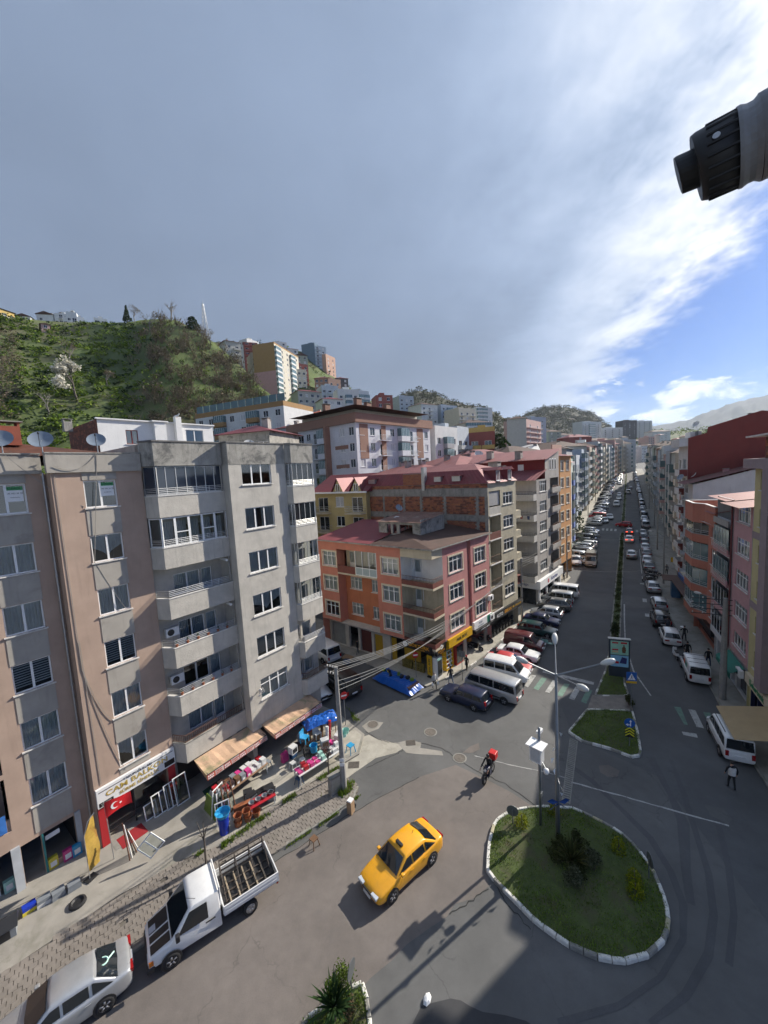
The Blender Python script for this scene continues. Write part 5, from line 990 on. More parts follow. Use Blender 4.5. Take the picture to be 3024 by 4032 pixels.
def white_red_houses():
 W_,D_,H=5.5,16,16.1; o=thing('apartment_building','narrow white apartment block with a blank flank under a mossy red roof','building',rp(32.5,2.1),RZ(207.5)); TT=TF(W_,D_); zs=[3.6+2.75*k for k in range(5)]
 mb=MB(); hole_wall(mb,0,W_,2.6,H,[(.3,2.6,z,z+1.7) for z in zs]); hole_wall(mb,0,D_,.1,H,[],TT['r']); hole_wall(mb,0,D_,.1,H,[],TT['l']); mb.add([(0,0,H),(D_,0,H),(D_,0,H+4.4)],[(0,1,2)],0,TT['r']); hole_wall(mb,0,W_,.1,H+4.3,[],TT['b']); mb.quad((0,1.5,2.6),(W_,1.5,2.6),(W_,1.5,H),(0,1.5,H)); mb.obj('wall',P_PALE,o)
 for z in zs:b=ob('balcony',None,o); mb=MB(); mb.box(.1,2.8,-.9,.1,z-.9,z-.75); mb.box(.1,2.8,-.9,-.8,z-.75,z-.1); mb.obj('band',P_PALE,b); mb=MB(); mb.box(2.3,2.82,-.92,-.902,z-.9,z-.1); mb.obj('red_strip',P_TERR,b); railing('railing',b,[(.1,-.85),(2.8,-.85)],z-.1,.35,METAL,2); swin(b,Matrix.Translation((0,0,0)),.35,z,2.2,1.65,3,sill=False)
 mb=MB(); corrugated(mb,(-.3,-1.0,H+.05),(W_+.3,-1.0,H+.05),(W_+.3,D_,H+4.5),(-.3,D_,H+4.5),10,.05); mb.obj('roof',M('roof_mossy',(.19,.085,.075),.8,var=.3,scale=1.,dirt=(.09,.085,.05),dscale=.9,damt=.8),o); chimney(o,2.5,7,H+1.4,.6,.6,1.5,M('chimney_pink',(.42,.2,.19),.8)); chimney(o,1.5,4.5,H+.9,.6,.6,.8,P_ROSE)
 mb=MB(); mb.box(.2,4,.2,.25,.2,2.5); mb.obj('shop_glass',GLD,o)
 W_,D_,H=6.5,16,22.8; o=thing('apartment_building','tall pale apartment block with an oxide red blank flank','building',rp(39.1,2.5),RZ(207.5)); TT=TF(W_,D_); zs=[3.8+2.85*k for k in range(6)]
 mb=MB(); hole_wall(mb,0,W_,2.6,H,[(.6,2.0,z,z+1.6) for z in zs]+[(3.2,5.4,z,z+1.7) for z in zs]); hole_wall(mb,0,D_,.1,H,[],TT['l']); hole_wall(mb,0,W_,.1,H+3,[],TT['b']); mb.obj('wall',P_PALE,o)
 mb=MB(); hole_wall(mb,0,D_,.1,H,[],TT['r']); mb.add([(0,0,H),(D_,0,H),(D_,0,H+1.5),(8.2,0,H+3.1),(2.3,0,H+1.4),(2.2,0,H+.6)],[(0,1,2,3,4,5)],0,TT['r']); mb.obj('flank_wall',P_REDW,o)
 for i,z in enumerate(zs):swin(o,Matrix(),.6,z,1.4,1.6,2); b=ob('balcony',None,o); mb=MB(); mb.box(3.0,6.4,-1.0,.05,z-.95,z-.8); parapet(mb,[(3.0,.0),(3.0,-1.0),(6.4,-1.0),(6.4,.0)],z-.8,z+.05,.1); mb.obj('band',[P_PALE],b); mb=MB(); mb.box(6.41,6.45,-1.0,0,z-.95,z+.05); mb.obj('red_end',P_REDW,b); swin(b,Matrix(),3.25,z+.05,2.1,1.6,3,sill=False)
 mb=MB(); mb.box(0,W_-.1,-1.05,.1,H-1.2,H); mb.obj('roof_parapet',P_PALE,o)
 mb=MB(); mb.add([(-.2,2.4,H+1.35),(W_-.1,2.4,H+1.35),(W_-.1,8.2,H+3.05),(-.2,8.2,H+3.05),(W_-.1,D_,H+1.45),(-.2,D_,H+1.45)],[(0,1,2,3),(3,2,4,5)]); mb.obj('roof',M('roof_dark',(.05,.035,.03),.8,var=.2),o); mb=MB(); mb.box(1.0,4.5,.6,2.0,H,H+1.0); mb.obj('terrace_room',P_WHITE,o); mb=MB(); mb.box(4.6,6.0,1.2,1.3,H,H+1.0); mb.obj('terrace_glass',GLD,o)
 for x,y,h in ((3.5,8,1.6),(4.6,10,1.8),(2,13,1.4),(4.8,14.5,1.6)):chimney(o,x,y,H+1.2,.8,.7,h,P_WHITE)
white_red_houses()
def low_shop():
 o=thing('low_shop','low shop with a dark flat roof squeezed before the blank white flank','shop',rp(27.2,.8),RZ(207.5)); mb=MB(); W_=12.5; hole_wall(mb,0,W_,.1,3.6,[(.4,5.6,.2,2.6),(6.2,12,.2,2.6)],dep=.3); mb.quad((0,0,3.5),(W_,0,3.5),(W_,12,3.5),(0,12,3.5)); mb.obj('wall',P_BEIGE,o); mb=MB(); mb.box(-.3,W_,-1.3,.2,2.7,2.85); mb.obj('canopy',ROOF_B,o); mb=MB(); mb.box(.4,12,.25,.3,.2,2.6); mb.obj('shop_glass',GLD,o); mb=MB(); mb.box(.2,5.5,-.2,-.02,2.9,3.5); mb.obj('shop_sign',C_SIGN,o)
C_SIGN=M('sign_blue',(.04,.10,.28),.5); low_shop()
# ----------------------------- generic apartment blocks
_BC={}
def balc_mesh(w,d,h,style,mats):
 k=(round(w,2),round(d,2),round(h,2),style,tuple(m.name for m in mats))
 if k not in _BC:
  mb=MB(); mb.box(0,w,-d,0,-.16,0)
  if style=='solid':mb.box(0,w,-d,-d+.1,0,h); mb.box(0,.1,-d+.1,0,0,h); mb.box(w-.1,w,-d+.1,0,0,h)
  elif style=='rail':
   for z in (.25,.5,.75,1.0):mb.box(0,w,-d,-d+.05,z*h-.03,z*h+.02,1); mb.box(0,.05,-d+.05,0,z*h-.03,z*h+.02,1); mb.box(w-.05,w,-d+.05,0,z*h-.03,z*h+.02,1)
  elif style=='glass':
   mb.box(0,w,-d,-d+.04,0,h*.9,2); mb.box(0,.04,-d+.04,0,0,h*.9,2); mb.box(w-.04,w,-d+.04,0,0,h*.9,2); mb.box(0,w,-d,-d+.05,h*.9,h,1)
  else:
   mb.box(0,w,-d,-d+.1,0,h); mb.box(0,.1,-d+.1,0,0,h); mb.box(w-.1,w,-d+.1,0,0,h); mb.box(.02,w-.02,-d+.02,-d+.06,h,2.55,2); mb.box(.02,.06,-d+.06,0,h,2.55,2); mb.box(w-.06,w-.02,-d+.06,0,h,2.55,2)
   for i in range(6):x=w*i/5; mb.box(max(0,x-.03),min(w,x+.03),-d,-d+.02,h,2.55,1)
  _BC[k]=mb.mesh('balcony',list(mats))
 return _BC[k]
def apartment(label,loc,az,W_,D_,H,col,front='wbw',left='',right='',fh=2.9,g=3.0,z0=None,trim=None,bmat=None,bstyle='solid',roof='flat',roofm=None,wf=None,name='apartment_building',ww=1.5,wh=1.5,glass=None,shop=True,bandm=None,group=None,bd=1.1,chim=2,parap=.9,sign=None,vstrip=None):
 """block of flats: columns coded w window, n narrow window, b balcony, c closed balcony, . blank"""
 z0=zt(loc[1]) if z0 is None else z0; o=thing(name,label,'building',(loc[0],loc[1],z0),RZ(az),group); TT=TF(W_,D_); bmat=bmat or col; nf=max(1,int((H-g)/fh+.35)); rnd=random.Random(hash(label)%99991 if False else sum(map(ord,label)))
 mb=MB(); items=[]
 for side,code,L_ in (('f',front,W_),('l',left,D_),('r',right,D_),('b','',W_)):
  holes=[]; n=len(code)
  for ci,c in enumerate(code):
   cw=L_/n; cx=(ci+.5)*cw
   for k in range(nf):
    zb=g+k*fh
    if zb+fh*.8>H:continue
    if c in 'wn':
     w=min(ww if c=='w' else .8,cw-.3); holes.append((cx-w/2,cx+w/2,zb+.85,zb+.85+wh)); items.append(('w',side,cx-w/2,zb+.85,w))
    elif c in 'bcr':
     w=min(cw-.35,1.9); holes.append((cx-w/2,cx+w/2,zb+.1,zb+2.25)); items.append((c,side,cx,zb,cw))
  hole_wall(mb,0,L_,-.6 if not shop or side!='f' else g,H,holes,TT[side],dep=.14)
 if shop:hole_wall(mb,0,W_,-.6,g,[(.3+i*W_/3,W_/3*(i+1)-.15,.1,g-.75) for i in range(3)],Matrix.Translation((0,.3,0)),dep=.3); mb.quad((0,0,g),(0,.3,g),(W_,.3,g),(W_,0,g))
 mb.obj('wall',col,o)
 for it in items:
  T=TT[it[1]]
  if it[0]=='w':swin(o,T,it[2],it[3],it[4],wh,2 if it[4]>1 else 1,glass=glass or (GLD if rnd.random()<.7 else CURT[1]),frame=wf)
  else:
   cw=it[4]; w=cw-.25; k={'b':bstyle,'r':'rail','c':'closed'}[it[0]]
   place('balcony',balc_mesh(w,bd,.95,k,(bmat,METAL,GLT)),o,T,it[2]-w/2,0,it[3]+.02); w2=min(cw-.35,1.9); swin(o,T,it[2]-w2/2,it[3]+.1,w2,2.15,2,sill=False)
 if vstrip:
  for x,w,m_ in vstrip:mb=MB(); mb.box(x,x+w,-.03,-.002,g,H); mb.obj('colour_strip',m_,o)
 if bandm:
  for k in range(nf+1):mb=MB(); mb.box(-.03,W_+.03,-.05,-.002,g+k*fh-.2,g+k*fh+.12); mb.obj('floor_band',bandm,o)
 if shop:
  mb=MB(); mb.quad((.2,.5,.0),(W_-.2,.5,.0),(W_-.2,.5,g-.6),(.2,.5,g-.6)); mb.obj('shop_glass',GLD,o)
  for i in range(3):mb=MB(); mb.box(.15+i*W_/3,W_/3*(i+1)-.15,-.2,.25,g-.75,g-.1); mb.obj('shop_sign',SHOPM[rnd.randrange(len(SHOPM))],o)
 roofm=roofm or ROOF_P
 if roof=='flat':
  mb=MB(); parapet(mb,[(0,D_),(0,0),(W_,0),(W_,D_),(0,D_)],H,H+parap,.2); mb.quad((0,0,H+.05),(W_,0,H+.05),(W_,D_,H+.05),(0,D_,H+.05)); mb.box(W_*.35,W_*.65,D_*.4,D_*.7,H,H+2.4); mb.obj('roof',trim or col,o)
 elif roof=='hip':
  e=.6; i_=min(W_,D_)*.42; rh=i_*.42; a=[(-e,-e,H),(W_+e,-e,H),(W_+e,D_+e,H),(-e,D_+e,H)]
  if W_>=D_:r0,r1=(i_,D_/2,H+rh),(W_-i_,D_/2,H+rh); F=[(0,1,5,4),(1,2,5),(2,3,4,5),(3,0,4)]
  else:r0,r1=(W_/2,i_,H+rh),(W_/2,D_-i_,H+rh); F=[(0,1,4),(1,2,5,4),(2,3,5),(3,0,4,5)]
  mb=MB(); mb.add(a+[r0,r1],F+[(3,2,1,0)]); mb.obj('roof',roofm,o)
 elif roof=='gable':
  rh=W_*.22; mb=MB(); mb.add([(-.5,-.5,H),(W_+.5,-.5,H),(W_+.5,D_+.5,H),(-.5,D_+.5,H),(W_/2,-.5,H+rh),(W_/2,D_+.5,H+rh)],[(0,4,5,3),(4,1,2,5),(0,1,4),(2,3,5),(3,2,1,0)]); mb.obj('roof',roofm,o)
 for k in range(chim):chimney(o,W_*(.25+.5*rnd.random()),D_*(.3+.5*rnd.random()),H+(.3 if roof=='flat' else .6),.9,.7,1.3,P_KGREY)
 return o
def pm(name,c,**k):return M(name,c,.9,var=.08,scale=.7,streak=.2,bump=.15,**k)
SHOPM=[pm('shop_a',(.35,.05,.05)),pm('shop_b',(.05,.1,.3)),pm('shop_c',(.5,.5,.48)),pm('shop_d',(.04,.04,.045)),pm('shop_e',(.45,.3,.05)),pm('shop_f',(.05,.2,.12)),pm('shop_g',(.28,.28,.28))]
C_={'white':pm('p_white',(.60,.61,.60)),'cool':pm('p_cool',(.42,.46,.50)),'grey':pm('p_grey',(.33,.34,.35)),'mint':pm('p_mint',(.45,.53,.45)),'cream':pm('p_cream',(.55,.51,.42)),'pink':pm('p_pink',(.50,.33,.30)),'blue':pm('p_blue',(.33,.39,.46)),'tan':pm('p_tan',(.40,.34,.27)),'bluetrim':pm('p_bluetrim',(.10,.16,.42)),'brown':pm('p_brown',(.30,.175,.125)),'dark':pm('p_dark',(.10,.10,.105)),'red':pm('p_red',(.27,.09,.075)),'yellow':pm('p_yellow',(.50,.36,.12)),'ochre':pm('p_ochre',(.33,.20,.085)),'teal':pm('p_teal',(.11,.165,.22)),'sage':pm('p_sage',(.30,.34,.28)),'coral':pm('p_coral',(.45,.28,.21)),'stone':pm('p_stone',(.42,.41,.38))}
t=36.5; rowL=[('white narrow block','nn','white',5.0,19.5,{}),('mint green block with blue glazed balconies','cwn','mint',8.5,19.2,dict(bmat='bluetrim')),('pale white block with blue roof band','wwb','cool',9,18.4,dict(trim='bluetrim')),('grey banded block behind the dark conifer','wbcw','grey',13,22,dict(band='stone')),('blue grey block with rail balconies','rwr','cool',11,19,{}),('steel blue block with stacked closed balconies','cwcw','blue',13,20.5,{}),('slate grey block with white balconies','bwb','grey',11,21,dict(bmat='white')),('beige grey block with tall strip windows','wcw','tan',12,21,{}),('sage grey block under a tiled hip roof','bwwb','sage',13,21.5,dict(roof='hip')),('dusty pink block far up the row','wbw','pink',11,22,{}),('white and grey block far up the row','cbc','white',12,23,{}),('pale grey block far up the row','wwr','cool',12,21,{}),('cream block at the far end of the row','bwb','cream',12,22,{}),('stone grey block at the far end of the row','wcw','stone',13,22,{})]+[(f'{ordn(i)} distant block closing the row',['wbw','cwc','rwr'][i%3],['white','cool','pink','tan','grey','cream','stone'][i%7],13,20+i%3*2,{}) for i in range(9)]
for k,(lab,code,c,w,h,ex) in enumerate(rowL):
 q=[-8.6,-9.4,-10.4,-13,-12,-11.6,-11.4,-11.2,-11,-11,-10.5,-10,-9.5,-9,-8,-7,-6,-5,-4,-2,0,3,6][k]
 if k==3:t+=9
 p=sp(t,q); apartment(lab+' left of the main street',p,32.3,w,14,h,C_[c],code,left='..w' if k in (0,3) else '',bmat=C_[ex['bmat']] if 'bmat' in ex else None,trim=C_[ex['trim']] if 'trim' in ex else None,bandm=C_[ex['band']] if 'band' in ex else None,roof=ex.get('roof','flat' if k%3 else 'hip'),roofm=ROOF_B if k%2 else ROOF_P,group='row of flats left of the main street'); t+=w+.6
t=36.0; rowR=[('cream block with drain pipes','wbw','cream',9,20.5),('tan block with deep balconies','bwb','tan',9.5,19.5),('stone block with closed balconies','cwc','stone',10,20),('weathered grey block','bwwb','grey',11,19.5),('pale pink block','wcw','pink',10,19),('white block with rails','rwr','white',10,20.5),('cool grey block','bwb','cool',11,20),('brown banded block','wbw','brown',10,19.5),('pale stone block','cwc','stone',12,20),('sage block','bwb','sage',12,20),('off white block','wbw','white',12,20),('ash grey block','bwb','grey',13,20),('far cream block','wcw','cream',13,20),('far tan block','bwb','tan',13,20)]+[(f'{ordn(i)} distant block closing the',['wbw','bwb','rwr'][i%3],['grey','cream','white','pink','stone'][i%5],13,20,) for i in range(8)]
for k,(lab,code,c,w,h) in enumerate(rowR):
 p=sp(t+w,9.2+.15*(k%3)+max(0,k-13)*1.6); apartment(lab+' in the shaded row right of the main street',p,212.3,w,14,h-.3,C_[c],code,right='',roof='flat' if k%2 else 'hip',roofm=ROOF_B,bmat=C_['stone'] if k%2 else None,group='row of flats right of the main street',parap=.7); t+=w+.3
# ----------------------------- hills
class LM:
 """leaf collector: small faces with a colour each"""
 def __init__(s):s.v=[]; s.f=[]; s.c=[]
 def quad(s,a,b,c,d,col):
  i=len(s.v); s.v+=[a,b,c,d]; s.f.append((i,i+1,i+2,i+3)); s.c+=[col]*4
 def tri(s,a,b,c,col):i=len(s.v); s.v+=[a,b,c]; s.f.append((i,i+1,i+2)); s.c+=[col]*3
 def leaf(s,p,size,col,up=.3):
  a=Vector((random.gauss(0,1),random.gauss(0,1),random.gauss(0,1)*.6)).normalized(); n=Vector((random.gauss(0,1),random.gauss(0,1),random.gauss(0,1)+up)); b=a.cross(n).normalized()*size*random.uniform(.35,.8); a=a*size
  s.quad(p-a*.5,p+b*.5,p+a*.5,p-b*.5,col)
 def clump(s,c,rx,rz,n,size,pal,hollow=.55):
  for _ in range(n):
   d=Vector((random.gauss(0,1),random.gauss(0,1),random.gauss(0,1))).normalized(); r=random.uniform(hollow,1.0); p=c+Vector((d.x*rx*r,d.y*rx*r,d.z*rz*r)); k=random.uniform(.7,1.3); col=random.choice(pal); s.leaf(p,size*random.uniform(.7,1.3),(col[0]*k,col[1]*k,col[2]*k,1))
 def stick(s,a,b,w,col):
  d=(b-a); n=d.cross(EYE-a).normalized()*w if d.length else Vector((w,0,0)); m=d.cross(n).normalized()*w; s.quad(a-n,a+n,b+n*.4,b-n*.4,col); s.quad(a-m,a+m,b+m*.4,b-m*.4,col)
 def obj(s,name,parent=None,mat=None):
  me=bpy.data.meshes.new(name); me.from_pydata([tuple(v) for v in s.v],[],s.f); at_=me.attributes.new('leaf','FLOAT_COLOR','POINT'); at_.data.foreach_set('color',[x for c in s.c for x in c]); me.materials.append(mat or LEAF); return ob(name,me,parent)
LEAF=attrmat('leafage'); BARK=M('bark',(.10,.085,.07),.9,var=.25,scale=6,bump=.5); BARKG=M('bark_grey',(.20,.18,.155),.9,var=.25,scale=6,bump=.5)
HILLM=M('hill_green',(.075,.105,.026),.95,var=.35,scale=.06,dirt=(.095,.08,.045),dscale=.02,damt=.8); WOODM=M('hill_wood',(.060,.062,.038),.95,var=.35,scale=.03,dirt=(.075,.06,.045),dscale=.012,damt=.7); MOUNT=M('mountain_wood_hazed',(.030,.042,.040),.95,var=.35,scale=.006)  # mountain: woodland tone with bluish distance haze put into the colour
def interp(tab,x):
 if x<=tab[0][0]:return tab[0][1]
 for (a,b),(c,d) in zip(tab,tab[1:]):
  if x<=c:return b+(d-b)*(x-a)/(c-a)
 return tab[-1][1]
def hill(name,xs,crest,Yc,Yb,mat,zb=None,rough=1.0,nx=60,ny=14,back=1.6):
 """ridge: for each bearing the ground climbs from its foot at Yb to its crest at Yc, then falls away behind"""
 mb=MB(); pts={}; rows=ny+5
 def surf(px,f):
  pc=at(px,interp(crest,px),interp(Yc,px)); b=interp(Yb,px); r=ray(px,1880); bx=EYE+r*(b/r.y); z0=zt(b) if zb is None else zb
  if f<=1:x=bx.x+(pc.x-bx.x)*f; y=bx.y+(pc.y-bx.y)*f; g=f**.85; z=z0+(pc.z-z0)*g
  else:x=bx.x+(pc.x-bx.x)*f; y=bx.y+(pc.y-bx.y)*f; z=pc.z-(pc.z-z0)*min(1,(f-1)/(back-1))**1.3*.9
  v=Vector((x,y,z)); v.z+=(noise.noise(v*.03)*3.5+noise.noise(v*.11)*1.4)*rough*(1 if 0<f<1 else .3); return v
 fs=[i/ny for i in range(ny+1)]+[1+(back-1)*i/4 for i in range(1,5)]
 for i in range(nx+1):
  px=xs[0]+(xs[1]-xs[0])*i/nx
  for f in fs:mb.v.append(tuple(surf(px,f)))
 n=len(fs)
 for i in range(nx):
  for j in range(n-1):mb.f.append((i*n+j,(i+1)*n+j,(i+1)*n+j+1,i*n+j+1)); mb.m.append(0)
 struct(mb.obj(name,mat,smooth=True)); return surf
crestA=[(-400,1190),(0,1222),(150,1262),(330,1268),(500,1275),(560,1262),(640,1252),(700,1258),(800,1318),(880,1378),(960,1450),(1020,1512),(1100,1575),(1180,1640),(1260,1720)]
hA=hill('hill_near',(-420,1250),crestA,[(-400,185),(500,200),(800,185),(1250,150)],[(-400,70),(0,78),(700,100),(1250,130)],HILLM,8)
crestB=[(700,1330),(900,1352),(1000,1352),(1200,1385),(1290,1460),(1350,1510),(1450,1572),(1550,1625),(1700,1690),(1800,1740)]
hB=hill('hill_houses',(700,1800),crestB,[(700,300),(1200,340),(1800,360)],[(700,190),(1250,165),(1800,190)],HILLM,10)
crestC=[(1450,1660),(1530,1590),(1580,1552),(1640,1540),(1700,1545),(1760,1575),(1830,1592),(1880,1600),(1930,1615),(1990,1650),(2060,1690),(2150,1760)]
hC=hill('hill_wooded',(1450,2150),crestC,[(1450,620),(2150,700)],[(1450,350),(2150,380)],WOODM,16)
crestD=[(1950,1690),(2030,1650),(2080,1628),(2140,1606),(2200,1603),(2260,1608),(2310,1622),(2350,1645),(2400,1680),(2440,1740)]
hD=hill('hill_dome',(1950,2450),crestD,[(1950,1150),(2450,1250)],[(1950,700),(2450,750)],WOODM,25,2.0)
crestE=[(2350,1700),(2500,1682),(2620,1672),(2700,1655),(2780,1625),(2860,1596),(2940,1572),(3024,1556),(3200,1510),(3500,1480)]
hE=hill('mountain',(2300,3600),crestE,[(2300,4300),(3600,3600)],[(2300,2600),(3600,2000)],MOUNT,30,14.0,nx=70)
crestF=[(1900,1760),(2400,1700),(2520,1690),(2640,1700),(2800,1690),(3200,1690)]
hF=hill('hill_fields',(1900,3300),crestF,[(1900,1000),(3300,900)],[(1900,480),(3300,450)],HILLM,22,2.0)
GREENS=[(.12,.18,.028),(.15,.215,.034),(.085,.14,.024),(.18,.24,.045),(.06,.10,.02)]; DARKG=[(.022,.040,.014),(.03,.05,.018)]; BROWNS=[(.17,.135,.098),(.20,.165,.12),(.13,.105,.075),(.15,.14,.09)]
def hillside_growth():
 g=LM(); b=LM(); rnd=random
 for _ in range(1500):
  px=rnd.uniform(-60,900); f=rnd.uniform(.05,.98); p=hA(px,f); y_px=1650-(f*400); brown=px>560+(f-.5)*60+rnd.gauss(0,60)
  if px<60 and .3<f<.75:brown=rnd.random()<.7
  if brown:continue
  s=rnd.uniform(.7,2.0); g.clump(p+Vector((0,0,s*.3)),s*1.3,s*.7,26,.95,GREENS if rnd.random()<.8 else DARKG)
 for _ in range(900):
  px=rnd.uniform(520,1230); f=rnd.uniform(.03,1.0); p=hA(px,f)
  if px<580+(f-.5)*60 and rnd.random()<.8:continue
  s=rnd.uniform(1.6,3.6); k=rnd.random(); pal=BROWNS if k<.78 else GREENS if k<.9 else DARKG
  for _s in range(7):
   e=p+Vector((rnd.gauss(0,s*.5),rnd.gauss(0,s*.5),s*rnd.uniform(.8,1.6))); c=rnd.choice(BROWNS); b.stick(p,e,.09,(c[0]*1.15,c[1]*1.15,c[2]*1.15,1))
  b.clump(p+Vector((0,0,s*.75)),s*.85,s*.65,34,.62,pal,.3)
 for _ in range(120):
  px=rnd.uniform(-60,70); f=rnd.uniform(.25,.75); p=hA(px,f); b.clump(p+Vector((0,0,1.5)),2.2,2.0,30,.6,BROWNS,.3)
 for hs,n,x0,x1,s0,s1,pal in ((hB,420,840,1760,1.2,3.2,GREENS+BROWNS+DARKG),(hC,1100,1470,2120,3.,6.,[(.085,.075,.05),(.075,.08,.04),(.065,.07,.04),(.05,.06,.03)]),(hD,900,1960,2440,5.,10.,[(.075,.07,.045),(.07,.075,.042),(.06,.066,.04)]),(hF,300,1920,3200,4.,8.,GREENS)):
  for _ in range(n):
   px=rnd.uniform(x0,x1); f=rnd.uniform(.05,1.0)**.8; p=hs(px,f); s=rnd.uniform(s0,s1); g.clump(p+Vector((0,0,s*.45)),s,s*.8,22,s*.5,[rnd.choice(pal)],.45)
 o=g.obj('hillside_shrubs'); tag(o,'green scrub and bushes covering the steep hillsides','vegetation',kind='stuff'); o=b.obj('bare_thicket'); tag(o,'brown leafless thicket on the shoulder of the near hill','vegetation',kind='stuff')
hillside_growth()
def branches(mb,p,d,l,r,depth,tips,spread=.55,n=3):
 e=p+d*l; mb.tube([p,p.lerp(e,.5)+Vector((random.gauss(0,l*.03),random.gauss(0,l*.03),0)),e],[r,r*.82,r*.62],5 if depth>1 else 4,cap=False)
 if depth==0:tips.append(e); return
 for _ in range(n+(depth>2)):
  q=(d+Vector((random.gauss(0,spread),random.gauss(0,spread),random.gauss(.12,spread*.6)))).normalized(); branches(mb,p.lerp(e,random.uniform(.55,1.)),q,l*random.uniform(.55,.8),r*.55,depth-1,tips,spread,n)
def tree(name,label,p,h,kind,pal=None,depth=3,group=None,size=.5,n=26,seed=1):
 random.seed(seed); o=thing(name,label,'tree',p,0,group); mb=MB(); tips=[]; branches(mb,Vector((0,0,-.5)),Vector((random.gauss(0,.06),random.gauss(0,.06),1)).normalized(),h*.38+.5,h*.028,depth,tips,.5); mb.obj('trunk',BARKG if kind=='bare' else BARK,o)
 if kind!='bare' or pal:
  l=LM()
  for t_ in tips:l.clump(t_,h*.12,h*.09,n,size,pal,.2)
  l.obj('crown',o)
 return o
BLOS=[(.62,.60,.52),(.70,.68,.60),(.52,.50,.42),(.60,.57,.47)]
p=hA(300,.10); wt=at(300,1592,p.y*.98); tree('blossom_tree','white blossoming tree low on the green hillside',hA(300,.36),14,'leaf',BLOS,3,None,.8,40,5)
for k,(px,f,h) in enumerate(((675,.99,13),(270,.62,9),(180,.30,8),(95,.10,6),(735,.22,8),(700,.12,7),(530,.98,8),(420,.45,6),(590,.9,11),(830,.95,9))):
 tree('bare_tree',['tall spreading bare tree on the crest of the hill','bare tree halfway up the slope above the blossom','leafless tree left above the blossoming tree','small bare tree at the foot of the green slope','bare tree beside the wall behind the white rooftop','low bare tree next to the rooftop chimney with the gull','thin bare tree by the conifer on the crest','small reddish bare tree mid slope','bare tree left of the big one on the crest','bare tree on the falling shoulder of the hill'][k],hA(px,f),h,'bare',BROWNS if k not in (0,2) else None,3,'bare trees on the near hill',.4,7,20+k)
def conifer(label,p,h,r,pal,n=700,seed=3,name='conifer',shape=1.0,size=.5,group=None):
 random.seed(seed); o=thing(name,label,'tree',p,0,group); mb=MB(); mb.tube([(0,0,-.4),(0,0,h*.9)],[h*.025,.03],6); mb.obj('trunk',BARK,o); l=LM()
 for _ in range(n):
  f=random.random()**1.4; z=h*(.12+.88*f); rr=r*(1-f)**shape*random.uniform(.35,1.08)+.08; a=random.uniform(0,2*pi); c=random.choice(pal); k=random.uniform(.7,1.3); l.leaf(Vector((rr*cos(a),rr*sin(a),z-rr*.15)),size*random.uniform(.7,1.3),(c[0]*k,c[1]*k,c[2]*k,1))
 l.obj('crown',o); return o
conifer('dark conifer by the white houses on the hill crest',hA(503,1.0),8,2.0,DARKG,500,3,size=.9); conifer('round dark evergreen beside the pylon on the hill crest',hA(760,.99),6.5,3.2,DARKG,900,4,shape=.35,size=.8)
q=at(975,1760,70); conifer('dark spruce behind the grey parapet, nearer the white rooftop',(q.x,q.y,18.5),9.3,1.9,DARKG,700,5,size=.6); q=at(1085,1760,66); conifer('taller dark spruce behind the satellite dish on the grey parapet',(q.x,q.y,16.),12.0,2.3,DARKG,900,6,size=.6)
q=at(1042,1760,74); conifer('small dark spruce between two spruces behind the grey parapet',(q.x,q.y,19.),7.0,1.4,DARKG,500,8,size=.6)
q=sp(64,-11.5); conifer('bushy dark conifer beside the main street in the left row',q,10,3.4,DARKG+[(.03,.055,.02)],1400,7,shape=.45,size=.6); q=at(1965,1755,120); conifer('broad dark pine among the roofs right of the yellow house',(q.x,q.y,10),20,6.5,DARKG,1200,9,shape=.4,size=1.1)
def pylon():
 b=hA(812,.97); o=thing('power_pylon','steel lattice pylon standing on the hill crest','pylon',b); h=at(812,1195,b.y).z-b.z; mb=MB(); w=1.3
 for sx,sy in ((-1,-1),(1,-1),(1,1),(-1,1)):mb.tube([(sx*w,sy*w,-1),(sx*.25,sy*.25,h)],.10,4)
 mb.obj('legs',GALV,o); mb=MB(); n=9
 for i in range(n):
  z0,z1=h*i/n,h*(i+1)/n; a,c=w+(.25-w)*i/n,w+(.25-w)*(i+1)/n
  for (x0,y0),(x1,y1) in (((-1,-1),(1,-1)),((1,-1),(1,1)),((1,1),(-1,1)),((-1,1),(-1,-1))):mb.tube([(x0*a,y0*a,z0),(x1*c,y1*c,z1)],.05,3); mb.tube([(x1*a,y1*a,z0),(x0*c,y0*c,z1)],.05,3)
 q_=mb.obj('bracing',GALV,o); q_['kind']='stuff'; mb=MB(); mb.tube([(0,0,h),(0,0,h+1.5)],.06,4); mb.obj('tip',GALV,o)
pylon()
